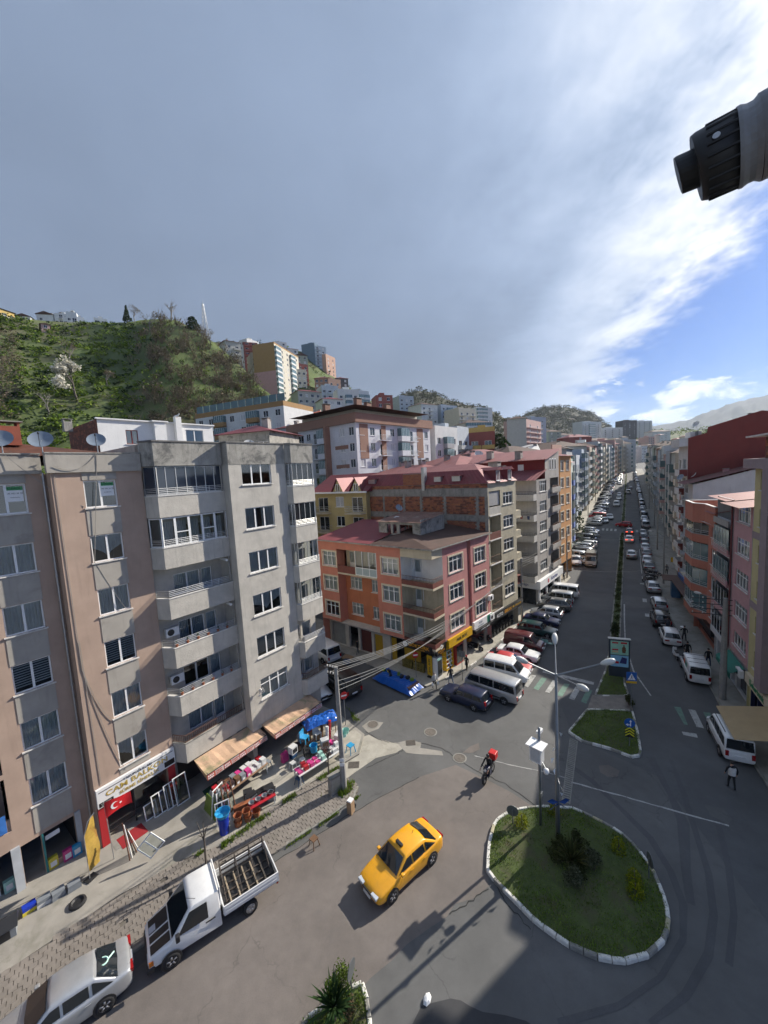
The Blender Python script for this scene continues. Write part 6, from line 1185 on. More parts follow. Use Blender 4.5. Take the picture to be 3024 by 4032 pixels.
# ----------------------------- houses behind
def aptpx(label,pxl,pxr,ytop,Y0,Y1,col,front,base,**k):
 """block whose front runs from the bearing of pxl at depth Y0 to that of pxr at depth Y1"""
 a=at(pxl,ytop,Y0); b=at(pxr,ytop,Y1); d=b-a; d.z=0; return apartment(label,(a.x,a.y),math.degrees(atan2(d.x,d.y)),d.length,k.pop('D',12),a.z-base,col,front,z0=base,**k)
P_TERB=pm('p_terrabrown',(.29,.17,.125)); P_LWHITE=pm('p_lwhite',(.62,.63,.66))
def big_white():
 a=Vector((-4.3,72,0)); H=29.6; o=apartment('large white block with brown bands and a brown roof terrace behind the brick house',a,41,24,20,H,P_LWHITE,'wwrwcrww',left='wrwrc.ww',z0=0,fh=2.95,g=2.9,shop=False,roof='none',chim=0,bmat=P_LWHITE,ww=1.3,wh=1.55)
 mb=MB(); parapet(mb,[(-.5,20.5),(-.5,-.5),(24.5,-.5),(24.5,20.5)],H,H+1.7,.3); mb.quad((0,0,H+.02),(24,0,H+.02),(24,20,H+.02),(0,20,H+.02)); mb.obj('terrace_band',P_TERB,o)
 T=TF(20,16); up=ob('top_storey',None,o,(2,2,0)); mb=MB(); hf=[(1+i*2.9,2.1+i*2.9,H+.9,H+2.0) for i in range(6)]; hole_wall(mb,0,20,H,H+2.8,hf); hl=[(1+i*3,2.2+i*3,H+.9,H+2.0) for i in range(5)]; hole_wall(mb,0,16,H,H+2.8,hl,T['l']); mb.obj('wall',C_['cream'],up)
 for h_ in hf:swin(up,Matrix(),h_[0],h_[2],1.1,1.1,1,frame=P_TERB)
 for h_ in hl:swin(up,T['l'],h_[0],h_[2],1.2,1.1,1,frame=P_TERB)
 mb=MB(); mb.add([(-1.6,-1.6,H+2.8),(21.6,-1.6,H+2.8),(21.6,17.6,H+2.8),(-1.6,17.6,H+2.8),(8,8,H+4.4),(12,8,H+4.4)],[(0,1,5,4),(1,2,5),(2,3,4,5),(3,0,4),(3,2,1,0)]); mb.obj('roof',ROOF_B,o)
 for x,y in ((4,3),(9,5),(14,4),(17,9),(3,11)):chimney(o,x,y,H+3,1.4,.9,1.9,P_TERB)
 for x,w in ((.9,2.3),(18.9,2.3),(7.0,1.4)):mb=MB(); mb.box(x,x+w,-.04,-.003,H-(6.6 if x!=7 else 22),H-.2); mb.obj('brown_panel',P_TERB,o)
 Tl=TF(24,20)['l']
 for k in range(5):mb=MB(); mb.box(14.2,17.8,-.04,-.003,H-4.6-k*3.6,H-3.9-k*3.6,0,Tl); mb.obj('brown_bar',P_TERB,o)
 for u in (2.4,12.4):mb=MB(); mb.box(u,u+.5,-1.3,-.003,2,H,0,Tl); mb.obj('brown_pier',P_TERB,o)
big_white()
def yellow_dormers():
 a=at(1238,1930,60); b=at(1440,1930,55); d=b-a; d.z=0; o=apartment('yellow house with pointed dormers and wide balconies behind the grey block',a,math.degrees(atan2(d.x,d.y)),d.length,11,17.6,pm('p_lemon',(.52,.42,.20)),'bwb',z0=0,shop=False,roof='none',chim=0,bstyle='rail',bmat=P_TRIM,bd=1.3); L_=d.length; H=17.6
 mb=MB(); mb.add([(-.6,-.8,H),(L_+.6,-.8,H),(L_+.6,11,H),(-.6,11,H),(-.6,5,H+2.6),(L_+.6,5,H+2.6)],[(0,1,5,4),(2,3,4,5),(0,4,3),(1,2,5),(3,2,1,0)]); mb.obj('roof',ROOF_R,o); mb=MB(); mb.box(-.7,L_+.7,-1.,-.8,H-.1,H+.12); mb.obj('gutter',WFR,o)
 for x in (L_*.52,L_*.86):
  dm=ob('dormer',None,o); mb=MB(); mb.add([(x-1,-.5,H),(x+1,-.5,H),(x,-.5,H+1.9),(x-1,3,H),(x+1,3,H),(x,3.2,H+1.9)],[(0,1,2)]); mb.obj('gable',pm('p_lemon',(.52,.42,.20)),dm); mb=MB(); mb.add([(x-1.25,-.75,H-.1),(x,-.75,H+2.1),(x+1.25,-.75,H-.1),(x-1.25,3.4,H-.1),(x,3.4,H+2.1),(x+1.25,3.4,H-.1)],[(0,1,4,3),(1,2,5,4)]); mb.obj('dormer_roof',ROOF_R,dm); swin(dm,Matrix.Translation((0,-.6,0)),x-.4,H+.1,.8,1.1,2,sill=False)
yellow_dormers()
o=aptpx('white block with ochre bands and a glazed top floor below the hill',770,1120,1650,104,92,C_['white'],'wwcwwcww',15,D=12,shop=False,fh=3.0,g=1.0,bmat=C_['ochre'],vstrip=[(6.2,.5,C_['ochre'])],roof='flat',chim=3,trim=C_['ochre'],parap=1.2)
H_=at(770,1650,104).z-15; Wd=(at(770,1650,104)-at(1120,1650,92)).length
for k in range(12):mb=MB(); mb.box(.2+k*Wd/12,.2+(k+.9)*Wd/12,.5,.6,H_+1.2,H_+3.0); mb.obj('terrace_glass',GLT,o)
aptpx('narrow grey and white block beside the spruces',1085,1165,1690,90,88,C_['cool'],'wr',10,D=10,shop=False,roof='hip',roofm=ROOF_R,chim=1); aptpx('pale house under an orange tiled roof with three chimneys',1180,1275,1640,120,116,C_['pink'],'ww',12,D=12,shop=False,roof='hip',roofm=pm('roof_orange',(.42,.10,.05)),chim=3)
aptpx('low house with a dark red tin roof behind the grey parapet',860,1060,1715,52,50,P_GREYD,'w..w',8,D=8,shop=False,roof='hip',roofm=ROOF_R,chim=2)
aptpx('white apartment block with grey balconies beyond the brown-banded block',1712,1800,1690,92,100,C_['white'],'wcw',5,D=14,shop=False,bmat=C_['grey'],roof='flat'); aptpx('grey balconied block next to the yellow house',1800,1845,1690,104,110,C_['cool'],'bb',5,D=12,shop=False,bmat=C_['grey']); aptpx('yellow and red house with deep yellow balconies',1842,1948,1705,112,110,C_['red'],'bb',5,D=12,shop=False,bmat=C_['yellow'],trim=C_['yellow'],bstyle='solid',parap=1.3)
for k,(lab,x0,x1,yt,Y0,Y1,c,rm) in enumerate((('pink ridged roof just behind the brick mansard',1640,1800,1865,58,62,'stone',ROOF_P),('long pink tin roof with big chimneys behind the mansard',1790,1985,1838,62,68,'red',ROOF_P),('maroon roof with satellite dishes behind the grey block',1850,2080,1812,78,84,'red',ROOF_P),('weathered tin roof behind the orange house',2010,2180,1790,92,98,'stone',ROOF_B),('pale tin roof with a row of dishes',2090,2230,1775,108,112,'tan',SILL),('brown tiled roof past the pale tin roof',2180,2310,1760,130,134,'cream',ROOF_B))):
 aptpx('house under a '+lab,x0,x1,yt,Y0,Y1,C_[c],'w.w',3,D=14,shop=False,roof='hip',roofm=rm,chim=4,group='roofs behind the middle block')
o=aptpx('tall beige tower with an ochre flank and round glass balconies on the hillside',1078,1170,1352,232,262,C_['cream'],'cwwcw',40,D=14,left='..',shop=False,fh=3.0,g=3.,bstyle='glass',bmat=C_['white'],trim=C_['ochre'],chim=1)
T=TF(1,14)['l']; mb=MB(); mb.box(0,14,-.05,-.003,at(1078,1352,232).z-40-15,at(1078,1352,232).z-40,0,T); mb.obj('ochre_flank',C_['ochre'],o); mb=MB(); mb.box(0,14,-.045,-.003,3,at(1078,1352,232).z-40-15,0,T); mb.obj('beige_flank',P_ROSE,o)
hs=[('teal blue tower with white balconies on the ridge',1238,1282,1362,330,336,'blue','rw',62,'flat'),('white slab of the teal tower in sun',1282,1318,1395,332,345,'coral','ww',60,'flat'),('dark teal flank block on the ridge',1186,1238,1360,334,330,'teal','..',62,'flat'),('white house with dark roof on the ridge by the tower',1132,1172,1372,300,304,'white','ww',72,'hip'),('pale house behind the beige tower',1078,1128,1345,300,305,'white','ww',75,'flat'),('grey green block below the teal tower',1165,1210,1398,290,294,'sage','ww',58,'gable'),('maroon and white block left of the beige tower',958,1010,1348,262,265,'red','bb',60,'hip'),('white corner house above the maroon block',940,972,1345,268,264,'white','ww',62,'flat'),('grey block at the top of the brown thicket',885,945,1340,240,246,'stone','wb',64,'hip'),('small tan house below the maroon block',985,1012,1395,238,240,'tan','w',58,'flat'),('red brick house terrace below the sage block',1152,1212,1432,262,268,'red','www',50,'flat'),('long pale terrace house under the red brick one',1150,1205,1455,258,262,'cream','www',48,'flat'),('brick and white house on the green knoll',1238,1292,1490,262,262,'brown','www',40,'hip'),('orange terrace house on the knoll',1292,1340,1492,262,268,'coral','ww',38,'flat'),('dark house at the end of the knoll',1325,1370,1488,280,284,'dark','ww',44,'hip'),('white house with grey bays below the knoll',1265,1330,1520,232,236,'cool','wbw',30,'flat'),('wide white villa with glass terrace',1328,1412,1535,210,214,'white','wcw',28,'flat'),('glass fronted white villa at the ridge end',1410,1452,1540,222,226,'cool','cc',30,'flat'),('grey terrace of little houses under the tower',1172,1262,1538,205,212,'stone','wwww',26,'hip'),('white red-roofed houses above the orange roof',1270,1345,1570,170,174,'white','www',24,'hip'),('red house with white chimneys over the brown terrace',1480,1545,1560,190,192,'red','ww',22,'flat')]
for lab,x0,x1,yt,Y0,Y1,c,fr,base,rf in hs:aptpx(lab,x0,x1,yt,Y0,Y1,C_[c],fr,base,D=10,shop=False,roof=rf,roofm=ROOF_R if rf=='hip' else ROOF_B,fh=3.,g=2.,chim=1,parap=.5,group='houses on the far hillside')
ct=[('yellow house at the end of the hill crest',-30,52,1205,180,188,'yellow','wrw',92,'hip'),('white cottages next to the yellow house on the crest',60,118,1243,190,192,'white','ww',86,'gable'),('white gabled shed on the crest',142,208,1236,198,200,'white','w.',90,'gable'),('white three storey house on the crest',212,262,1234,200,202,'white','wrw',89,'flat'),('taller white house with balconies on the crest',258,300,1228,202,204,'white','wr',88,'flat'),('low white annex on the crest',300,330,1248,204,206,'cool','w',90,'flat'),('white house with orange balconies on the crest',368,420,1252,200,203,'white','rr',88,'flat'),('pink and white house below the crest',160,195,1275,178,180,'pink','w',84,'gable')]
for lab,x0,x1,yt,Y0,Y1,c,fr,base,rf in ct:aptpx(lab,x0,x1,yt,Y0,Y1,C_[c],fr,base-10,D=9,shop=False,roof=rf,roofm=ROOF_B,fh=2.8,g=.6+8,chim=1,parap=.3,group='houses on the near hill crest',ww=1.2,wh=1.2)
mid=[('blue white tower at the left of the wooded hill',1572,1628,1562,300,306,'cool','wwr'),('white and red tower with roof rooms',1658,1722,1590,280,290,'white','wrw'),('pale blue tower with dark stripe',1736,1800,1598,290,300,'blue','wcw'),('cream tower with stacked balconies',1806,1872,1610,270,280,'cream','rwr'),('white slab with dark bands',1876,1938,1608,310,318,'white','ccw'),('white house with dark glass front',1832,1932,1665,210,214,'white','cc'),('pale windowless block among the roofs',1995,2072,1652,240,236,'stone','.'),('pale block with brick balconies',2072,2130,1655,238,260,'pink','rr'),('white block beyond the pale one',2090,2150,1645,300,310,'cool','ww'),('white tower of curved balconies',2292,2368,1662,520,540,'white','rcr'),('dark and white twin tower',2452,2508,1658,600,606,'dark','nwn'),('white tower with stacked rails',2508,2568,1660,606,612,'white','rrr'),('low white terraces left of the twin tower',2370,2452,1688,560,566,'white','rrr'),('grey gabled hall among the roofs',2330,2420,1735,330,334,'cool','.'),('white mid rise among the far roofs',2180,2260,1715,380,384,'white','wwr'),('maroon roofed house among the far roofs',2240,2330,1722,290,294,'red','w'),('green white house among the far roofs',2160,2210,1700,330,334,'sage','ww'),('small white house under the dome hill',2110,2160,1690,360,364,'white','w'),('white houses right of the twin tower',2570,2640,1700,560,566,'white','ww')]
for lab,x0,x1,yt,Y0,Y1,c,fr in mid:aptpx(lab,x0,x1,yt,Y0,Y1,C_[c],fr,zt(Y0)+2,D=14,shop=False,roof='hip' if 'roof' in lab or 'house' in lab else 'gable' if 'gabled' in lab else 'flat',roofm=ROOF_R if 'maroon' in lab else ROOF_B,fh=3.,g=3.,chim=1,ww=1.8,wh=1.5,group='town blocks in the distance')
for k in range(16):
 x0=2372+(k%8)*26; Y0=430+(k//8)*90+(k%3)*20; aptpx(f'{ordn(k)} far block behind the top of the street',x0,x0+24,1775-(k//8)*32-(k%4)*7,Y0,Y0+4,C_[['white','cool','cream','pink','stone','grey'][k%6]],['wrw','cw','ww'][k%3],12,D=14,shop=False,roof='hip' if k%3 else 'flat',roofm=ROOF_B,fh=3.,g=3.,chim=0,ww=1.8,group='blocks behind the top of the street')
for k in range(20):
 x0=2600+(k*97)%420; Y0=520+(k*53)%300; aptpx(f'{ordn(k)} small house on the far green slope',x0,x0+14,1712+(k%5)*5,Y0,Y0+2,C_[['white','cream','pink','coral'][k%4]],'w',15,D=8,shop=False,roof='hip',roofm=ROOF_R,fh=3.,g=3.,chim=0,group='houses on the far green slope')
def haze():
 mb=MB(); mb.box(-2600,4600,-170,5200,-3,800); o=mb.obj('haze',None); o.data.materials.clear(); m,t,q,out=newmat('air'); v=q.n('ShaderNodeVolumePrincipled',{'Color':(.70,.80,.95,1),'Density':.8e-4,'Anisotropy':.2}); t.links.new(v,out.inputs[1]); o.data.materials.append(m); o['kind']='stuff'
if HAZE:haze()
# ----------------------------- vehicles
def gps(px,py):
 r=ray(px,py); y=4.
 while y<600:
  if EYE.z+r.z*y/r.y<=zt(y):break
  y+=.1
 return Vector((r.x*y/r.y,y,zt(y)))
TYRE=M('tyre_rubber',(.018,.018,.019),.85,var=.15); RIM=M('rim',(.45,.45,.46),.35,.8,var=.08); CGL=darkglass('car_glass',(.012,.016,.02),.03); PLAS=M('plastic_black',(.02,.02,.022),.55,var=.1)
HLT=M('headlamp',(.62,.65,.68),.12,.3,var=.05); TLT=M('tail_lamp',(.30,.008,.010),.2,var=.05); PLATE=M('plate',(.7,.7,.7),.5); AMB=M('indicator',(.6,.16,.01),.3)
TLB=emit('brake_light',(1.,.10,.05),2.2)
def paint(name,c,rough=.28,metal=0.,coat=.6):return M('paint_'+name,c,rough,metal,var=.05,scale=3.,coat=coat,dirt=(c[0]*.72+.02,c[1]*.72+.02,c[2]*.70+.02),dscale=2.,damt=.25)
PC={'white':paint('white',(.72,.72,.71)),'black':paint('black',(.012,.012,.014)),'grey':paint('grey',(.12,.125,.13),metal=.3),'silver':paint('silver',(.45,.46,.47),.32,.5),'red':paint('red',(.30,.015,.018)),'maroon':paint('maroon',(.09,.010,.014)),'blue':paint('blue',(.012,.020,.055)),'navy':paint('navy',(.012,.018,.06)),'green':paint('green',(.012,.055,.055)),'taxi':paint('taxi',(.80,.37,.012),.3),'beige':paint('beige',(.35,.32,.26)),'dark':paint('dark',(.035,.037,.042),metal=.3)}
CT={'sedan':dict(L=4.5,W=1.79,zb=.20,hood=((2.25,.62),(2.0,.74),(1.2,.90),(.95,.94)),belt=.95,trunk=((-1.75,1.02),(-2.1,1.0),(-2.25,.92)),cab=(1.05,.30,-1.05,-1.80),roof=1.48,wr=.60,wb=1.36,ax=(1.38,-1.26),r=.32,pill=(.0,-.85)),'hatch':dict(L=4.0,W=1.72,zb=.20,hood=((2.0,.62),(1.8,.76),(1.15,.92),(.95,.96)),belt=.96,trunk=((-1.85,.98),(-1.95,.9),(-2.0,.8)),cab=(1.05,.30,-1.45,-1.88),roof=1.49,wr=.61,ax=(1.25,-1.25),r=.31,pill=(-.05,-.95)),'suv':dict(L=4.4,W=1.84,zb=.26,hood=((2.2,.72),(2.0,.92),(1.2,1.04),(1.0,1.08)),belt=1.08,trunk=((-2.0,1.1),(-2.12,1.0),(-2.2,.9)),cab=(1.1,.40,-1.5,-2.05),roof=1.63,wr=.63,ax=(1.35,-1.3),r=.36,pill=(-.05,-1.0)),'wagon':dict(L=4.3,W=1.66,zb=.22,hood=((2.15,.70),(2.05,.80),(1.1,.90),(.85,.92)),belt=.92,trunk=((-2.0,.93),(-2.08,.88),(-2.15,.8)),cab=(.92,.42,-1.75,-2.05),roof=1.42,wr=.66,ax=(1.28,-1.16),r=.30,pill=(-.15,-.98)),'oldsedan':dict(L=4.25,W=1.64,zb=.22,hood=((2.1,.72),(2.02,.84),(1.1,.91),(.85,.92)),belt=.92,trunk=((-1.45,.95),(-2.02,.93),(-2.1,.84)),cab=(.92,.42,-.98,-1.45),roof=1.40,wr=.66,ax=(1.25,-1.17),r=.30,pill=(-.2,-1.0)),'mpv':dict(L=4.2,W=1.74,zb=.22,hood=((2.1,.70),(1.95,.90),(1.5,1.04),(1.35,1.08)),belt=1.05,trunk=((-1.98,1.06),(-2.05,.95),(-2.1,.7)),cab=(1.45,.78,-1.95,-2.05),roof=1.84,wr=.74,ax=(1.28,-1.30),r=.32,pill=(.15,-.85)),'van':dict(L=4.2,W=1.74,zb=.22,hood=((2.1,.70),(1.95,.90),(1.5,1.02),(1.35,1.06)),belt=1.05,trunk=((-1.98,1.06),(-2.05,.95),(-2.1,.7)),cab=(1.45,.78,-1.95,-2.05),roof=1.80,wr=.74,ax=(1.28,-1.30),r=.32,pill=(.15,None)),'minibus':dict(L=4.9,W=1.72,zb=.28,hood=((2.45,.75),(2.40,1.0),(2.32,1.12),(2.28,1.14)),belt=1.15,trunk=((-2.38,1.15),(-2.43,1.0),(-2.45,.75)),cab=(2.36,1.85,-2.28,-2.40),roof=1.98,wr=.76,ax=(1.75,-1.35),r=.33,pill=(.95,-.35)),'transit':dict(L=4.7,W=1.92,zb=.28,hood=((2.35,.75),(2.2,1.0),(1.75,1.14),(1.6,1.18)),belt=1.15,trunk=((-2.25,1.15),(-2.32,1.0),(-2.35,.75)),cab=(1.72,1.05,-2.2,-2.33),roof=2.0,wr=.76,ax=(1.55,-1.35),r=.34,pill=(.4,-.9)),}
_CM={}
def car_meshes(tp):
 if tp in _CM:return _CM[tp]
 d=CT[tp]; L,Wd=d['L'],d['W']; hw=Wd/2; zb=d['zb']; x0,x1,x2,x3=d['cab']; belt=d['belt']; rf=d['roof']
 prof=list(d['hood'])+[(0.,belt),(-1.0,belt)]+[p for p in d['trunk']]
 prof=sorted([(x,z) for x,z in prof],key=lambda p:-p[0]); xs=[L/2+.001];
 def plan(x):f=abs(x)/(L/2); return hw*(1-.13*max(0,(f-.72)/.28)**2)
 def under(x):f=abs(x)/(L/2); return zb+(.10*max(0,(f-.8)/.2))
 body=MB(); ring=[]; n=9
 stations=[(L/2,prof[0][1])]+prof[1:]
 for x,z in stations:
  w=plan(x); u=under(x); ring.append([(0,u),(w*.9,u),(w*.985,u+.10),(w,u+.28),(w*.995,z-.22),(w*.965,z-.07),(w*.90,z-.012),(w*.5,z+.012),(0,z+.02)])
 vs=[]
 for (x,z),r in zip(stations,ring):
  k=x*.985 if abs(x)>L/2-.05 else x
  vs+=[(x if 2<=i<=5 else k,y,zz) for i,(y,zz) in enumerate(r)]+[(x if 2<=i<=5 else k,-y,zz) for i,(y,zz) in reversed(list(enumerate(r))) if 0<i<8]
 m=16; fs=[]
 for i in range(len(stations)-1):
  for j in range(m):fs.append((i*m+j,(i+1)*m+j,(i+1)*m+(j+1)%m,i*m+(j+1)%m))
 fs+=[tuple(range(m)),tuple(range((len(stations)-1)*m+m-1,(len(stations)-1)*m-1,-1))]
 body.add(vs,fs)
 wb_,wr_=hw*.90,hw*d['wr']/.68 if d['wr']<.68 else hw*.90*(.88+.12*(d['wr']>.72)); wr_=hw*(.74 if d['wr']<.64 else .80 if d['wr']<.7 else .87)
 def zroof(x):f=(x-x2)/(x1-x2); return rf-.05*(2*f-1)**2
 cab=MB(); cs=[(x0,belt-.03,wb_,belt-.02,True),(x1,None,None,zroof(x1),False),((x1+x2)/2,None,None,rf,False),(x2,None,None,zroof(x2),False),(x3,belt-.03,wb_*.96,belt+.0,True)]
 cvs=[(x0,wb_,belt-.03),(x0,-wb_,belt-.03),(x3,wb_*.97,belt-.03),(x3,-wb_*.97,belt-.03)]
 rx=[x1,x1*.67+x2*.33,x1*.33+x2*.67,x2]
 for x in rx:z=zroof(x); cvs+=[(x,wr_,z-.06),(x,wr_*.80,z),(x,0,z+.025),(x,-wr_*.80,z),(x,-wr_,z-.06)]
 R=lambda i,j:4+i*5+j; cf=[(0,1,R(0,4),R(0,3),R(0,2),R(0,1),R(0,0)),(2,R(3,0),R(3,1),R(3,2),R(3,3),R(3,4),3),(0,R(0,0),R(1,0),R(2,0),R(3,0),2),(1,3,R(3,4),R(2,4),R(1,4),R(0,4))]
 for i in range(3):
  for j in range(4):cf.append((R(i,j),R(i,j+1),R(i+1,j+1),R(i+1,j)))
 cab.add(cvs,cf)
 def fix(mb,nm,mats,sm):
  me=mb.mesh(nm,mats,sm); bm=bmesh.new(); bm.from_mesh(me); bmesh.ops.recalc_face_normals(bm,faces=bm.faces[:]); bm.to_mesh(me); bm.free(); return me
 def pt(s,x,f):
  zr_=zroof(max(min(x,x1),x2))-.06; z=belt+(zr_-belt)*f; w=wb_+(wr_-wb_)*f+.012; return Vector((x,s*w,z))
 def lean(f,front):return (x0+(x1-x0)*f) if front else (x3+(x2-x3)*f)
 wins=[]
 b,c=d['pill']; lo,hi=.07,.88
 for s in (1,-1):
  segs=[(None,b)]
  if c is not None:segs+=[(b-.09,c),(c-.10,None)]
  for a_,e_ in segs:
   P=[]
   xa=(lambda f:lean(f,True)-.13) if a_ is None else (lambda f,a_=a_:a_); xe=(lambda f:lean(f,False)+.14) if e_ is None else (lambda f,e_=e_:e_)
   if xa(hi)-xe(hi)<.12 and xa(lo)-xe(lo)<.25:continue
   q=[pt(s,xa(lo),lo),pt(s,xe(lo),lo),pt(s,max(xe(hi),x2+.02) if e_ is None else xe(hi),hi),pt(s,min(xa(hi),x1+.1),hi)]
   if q[3].x-q[2].x<.05:q=[q[0],q[1],(q[2]+q[3])/2]
   mb=MB(); mb.add(q,[tuple(range(len(q)))]); wins.append(('side_window',mb))
 def scr(xb,xt,wbb,wtt,zt0,off):
  a=Vector((xb,0,belt)); t=Vector((xt,0,zt0)); n=(t-a); nn=Vector((n.z,0,-n.x)).normalized()*off; P=lambda f,y:a.lerp(t,f)+Vector((0,y,0))+nn
  mb=MB(); w0,w1=wbb*.93,wtt*.86; mid=nn.normalized()*.04; mb.add([P(.06,w0),P(.06,0)+mid,P(.06,-w0),P(.90,-w1),P(.90,0)+mid,P(.90,w1)],[(0,1,4,5),(1,2,3,4)]); return mb
 wins.append(('windscreen',scr(x0,x1,wb_,wr_,zroof(x1)-.01,.012 if x1<x0 else -.012))); wins.append(('rear_window',scr(x3,x2,wb_*.97,wr_,zroof(x2)-.01,-.014)))
 wl=[]
 for nm,mb in wins:wl.append((nm,fix(mb,nm,CGL,False)))
 r=d['r']; wm=MB(); T=Matrix.Rotation(pi/2,4,'X'); wm.lathe([(r*.62,-.09),(r*.93,-.10),(r,-.06),(r,.06),(r*.93,.10),(r*.62,.09)],18,0,T,cap=False); tyre=fix(wm,'wheel',TYRE,True)
 rm=MB(); rm.lathe([(r*.64,.06),(r*.62,.085),(r*.50,.06),(r*.16,.055),(r*.12,.08),(.005,.08)],18,0,T,cap=False)
 for k in range(5):a=2*pi*k/5; rm.box(-.03,.03,-.088,-.06,r*.15,r*.58,0,Matrix.Rotation(a,4,'Y'))
 rim=rm.mesh('rim',RIM,True)
 am=MB(); am.lathe([(r*1.18,-.012),(r*1.18,.012)],20,0,T); arch=am.mesh('wheel_arch',PLAS)
 _CM[tp]=dict(body=fix(body,'body',PC['white'],True),cab=fix(cab,'cabin',PC['white'],True),wins=wl,tyre=tyre,rim=rim,arch=arch,plan=plan,belt=belt)
 return _CM[tp]
def setpaint(o,m):o.material_slots[0].link='OBJECT'; o.material_slots[0].material=m
_FAR={}
def far_mesh(tp):
 if tp in _FAR:return _FAR[tp]
 c=car_meshes(tp); mb=MB()
 def app(me,mat,T=None):mb.add([v.co.copy() for v in me.vertices],[tuple(p.vertices) for p in me.polygons],mat,T)
 app(c['body'],0); app(c['cab'],0)
 for _,w in c['wins']:app(w,1)
 d=CT[tp]
 for ax in d['ax']:
  for s in (1,-1):app(c['tyre'],2,Matrix.Translation((ax,s*(d['W']/2-.06),d['r'])))
 L=d['L']/2
 for s in (1,-1):mb.box(L-.02,L+.012,s*.62-.16,s*.62+.16,.62,.76,3); mb.box(-L-.012,-L+.02,s*.66-.12,s*.66+.12,.66,.86,4)
 mb.box(L-.02,L+.014,-.3,.3,.38,.48,5); mb.box(-L-.014,-L+.02,-.26,.26,.60,.71,5)
 me=mb.mesh('car',[PC['white'],CGL,TYRE,HLT,TLT,PLATE]); me.polygons.foreach_set('use_smooth',[m_==0 for m_ in mb.m]); _FAR[tp]=me; return me
def car(label,tp,col,pos,az,lod=2,group=None,name=None,cat=None,brake=False,trim=None):
 d=CT[tp]; x,y=pos[0],pos[1]; h=A(az); z=zt(y); pitch=-atan2(zt(y+h.y)-zt(y-h.y),2.); nm=name or {'mpv':'parked_van','van':'panel_van','minibus':'minibus','transit':'van'}.get(tp,'car'); ct=cat or {'mpv':'van','van':'van','minibus':'minibus','transit':'van'}.get(tp,'car')
 if lod==0:
  o=ob(nm,far_mesh(tp),None,(x,y,z+.006),rot=(0,pitch,RZ(az))); setpaint(o,PC[col]); return tag(o,label,ct,group)
 c=car_meshes(tp); o=tag(ob(nm,None,None,(x,y,z+.006),rot=(0,pitch,RZ(az))),label,ct,group)
 b=ob('body',c['body'],o); setpaint(b,PC[col]); k=ob('cabin',c['cab'],o); setpaint(k,PC[col])
 if lod==2:
  old=tp in ('wagon','oldsedan','minibus')
  if not old:sb=b.modifiers.new('round','SUBSURF'); sb.levels=sb.render_levels=2
  for q in ((b,k) if old else (k,)):sb=q.modifiers.new('round','BEVEL'); sb.width=.035 if old else .07; sb.segments=2 if old else 3; sb.limit_method='ANGLE'; sb.angle_limit=rad(25)
 for nm_,me in c['wins']:ob(nm_,me,o)
 hw=d['W']/2; L=d['L']/2
 for ax in d['ax']:
  for s in (1,-1):
   if lod==2:ob('wheel_arch',c['arch'],o,(ax,s*(hw-.006),d['r']+.02))
   w=ob('wheel',c['tyre'],o,(ax,s*(hw-.075),d['r'])); ob('rim',c['rim'],w,rz=0 if s<0 else pi)
 zl=d['hood'][0][1]+.03; wf=c['plan'](L)
 for s in (1,-1):
  mb=MB(); mb.box(L-.22,L+.004,s*(wf-.28)-.20,s*(wf-.28)+.20,zl-.10,zl+.03); q=mb.obj('headlight',HLT,o); smooth_bevel(q,.03)
  mb=MB(); zt_=d['trunk'][-1][1]-.05
  if tp in ('mpv','van','wagon','minibus','suv','transit'):mb.box(-L-.006,-L+.12,s*(wf-.10)-.09,s*(wf-.10)+.09,zt_-.05,zt_+.28)
  else:mb.box(-L-.006,-L+.2,s*(wf-.24)-.2,s*(wf-.24)+.2,zt_-.08,zt_+.06)
  mb.obj('tail_light',TLB if brake else TLT,o)
  mb=MB(); mb.box(-.08,.08,s*.0,s*.16,0,.13) if s>0 else mb.box(-.08,.08,-.16,0,0,.13); q=mb.obj('mirror',PLAS,o,(d['cab'][0]-.30,s*hw*.93,d['belt']-.02)); smooth_bevel(q,.03)
  if trim is None:setpaint(q,PC[col])
 mb=MB(); mb.box(L-.03,L+.012,-.32,.32,zl-.10,zl+.0); mb.obj('grille',PLAS,o); mb=MB(); mb.box(L-.03,L+.02,-.26,.26,zl-.30,zl-.19); mb.obj('number_plate',PLATE,o); mb=MB(); mb.box(-L-.02,-L+.03,-.26,.26,.60,.71); mb.obj('number_plate',PLATE,o)
 if trim=='bumper':
  for s in (1,-1):mb=MB(); mb.box(s*L-.06,s*L+.06,-hw*.9,hw*.9,.36,.52); mb.obj('bumper',PLAS,o)
 elif trim is not None or tp in ('mpv','van','minibus'):
  for s in (1,-1):mb=MB(); mb.box(-L*.62,L*.55,s*(hw+.004)-.012,s*(hw+.004)+.012,.48,.58); mb.obj('side_strip',PLAS,o)
 for s in (1,-1):
  for xh in ([d['pill'][0]+.12]+([d['pill'][1]+.05] if d['pill'][1] is not None else [])):mb=MB(); mb.box(xh-.09,xh+.09,s*(hw+.006)-.014,s*(hw+.006)+.014,d['belt']-.16,d['belt']-.125); q=mb.obj('door_handle',PC[col],o)
 return o
def px_car(label,tp,col,px,py,az,end='rear',lod=2,**k):
 """by the point on the ground under the middle of its rear or front end"""
 p=gps(px,py); h=A(az); L=CT[tp]['L']/2; p=p+h*(L if end=='rear' else -L); return car(label,tp,col,p,az,lod,**k)
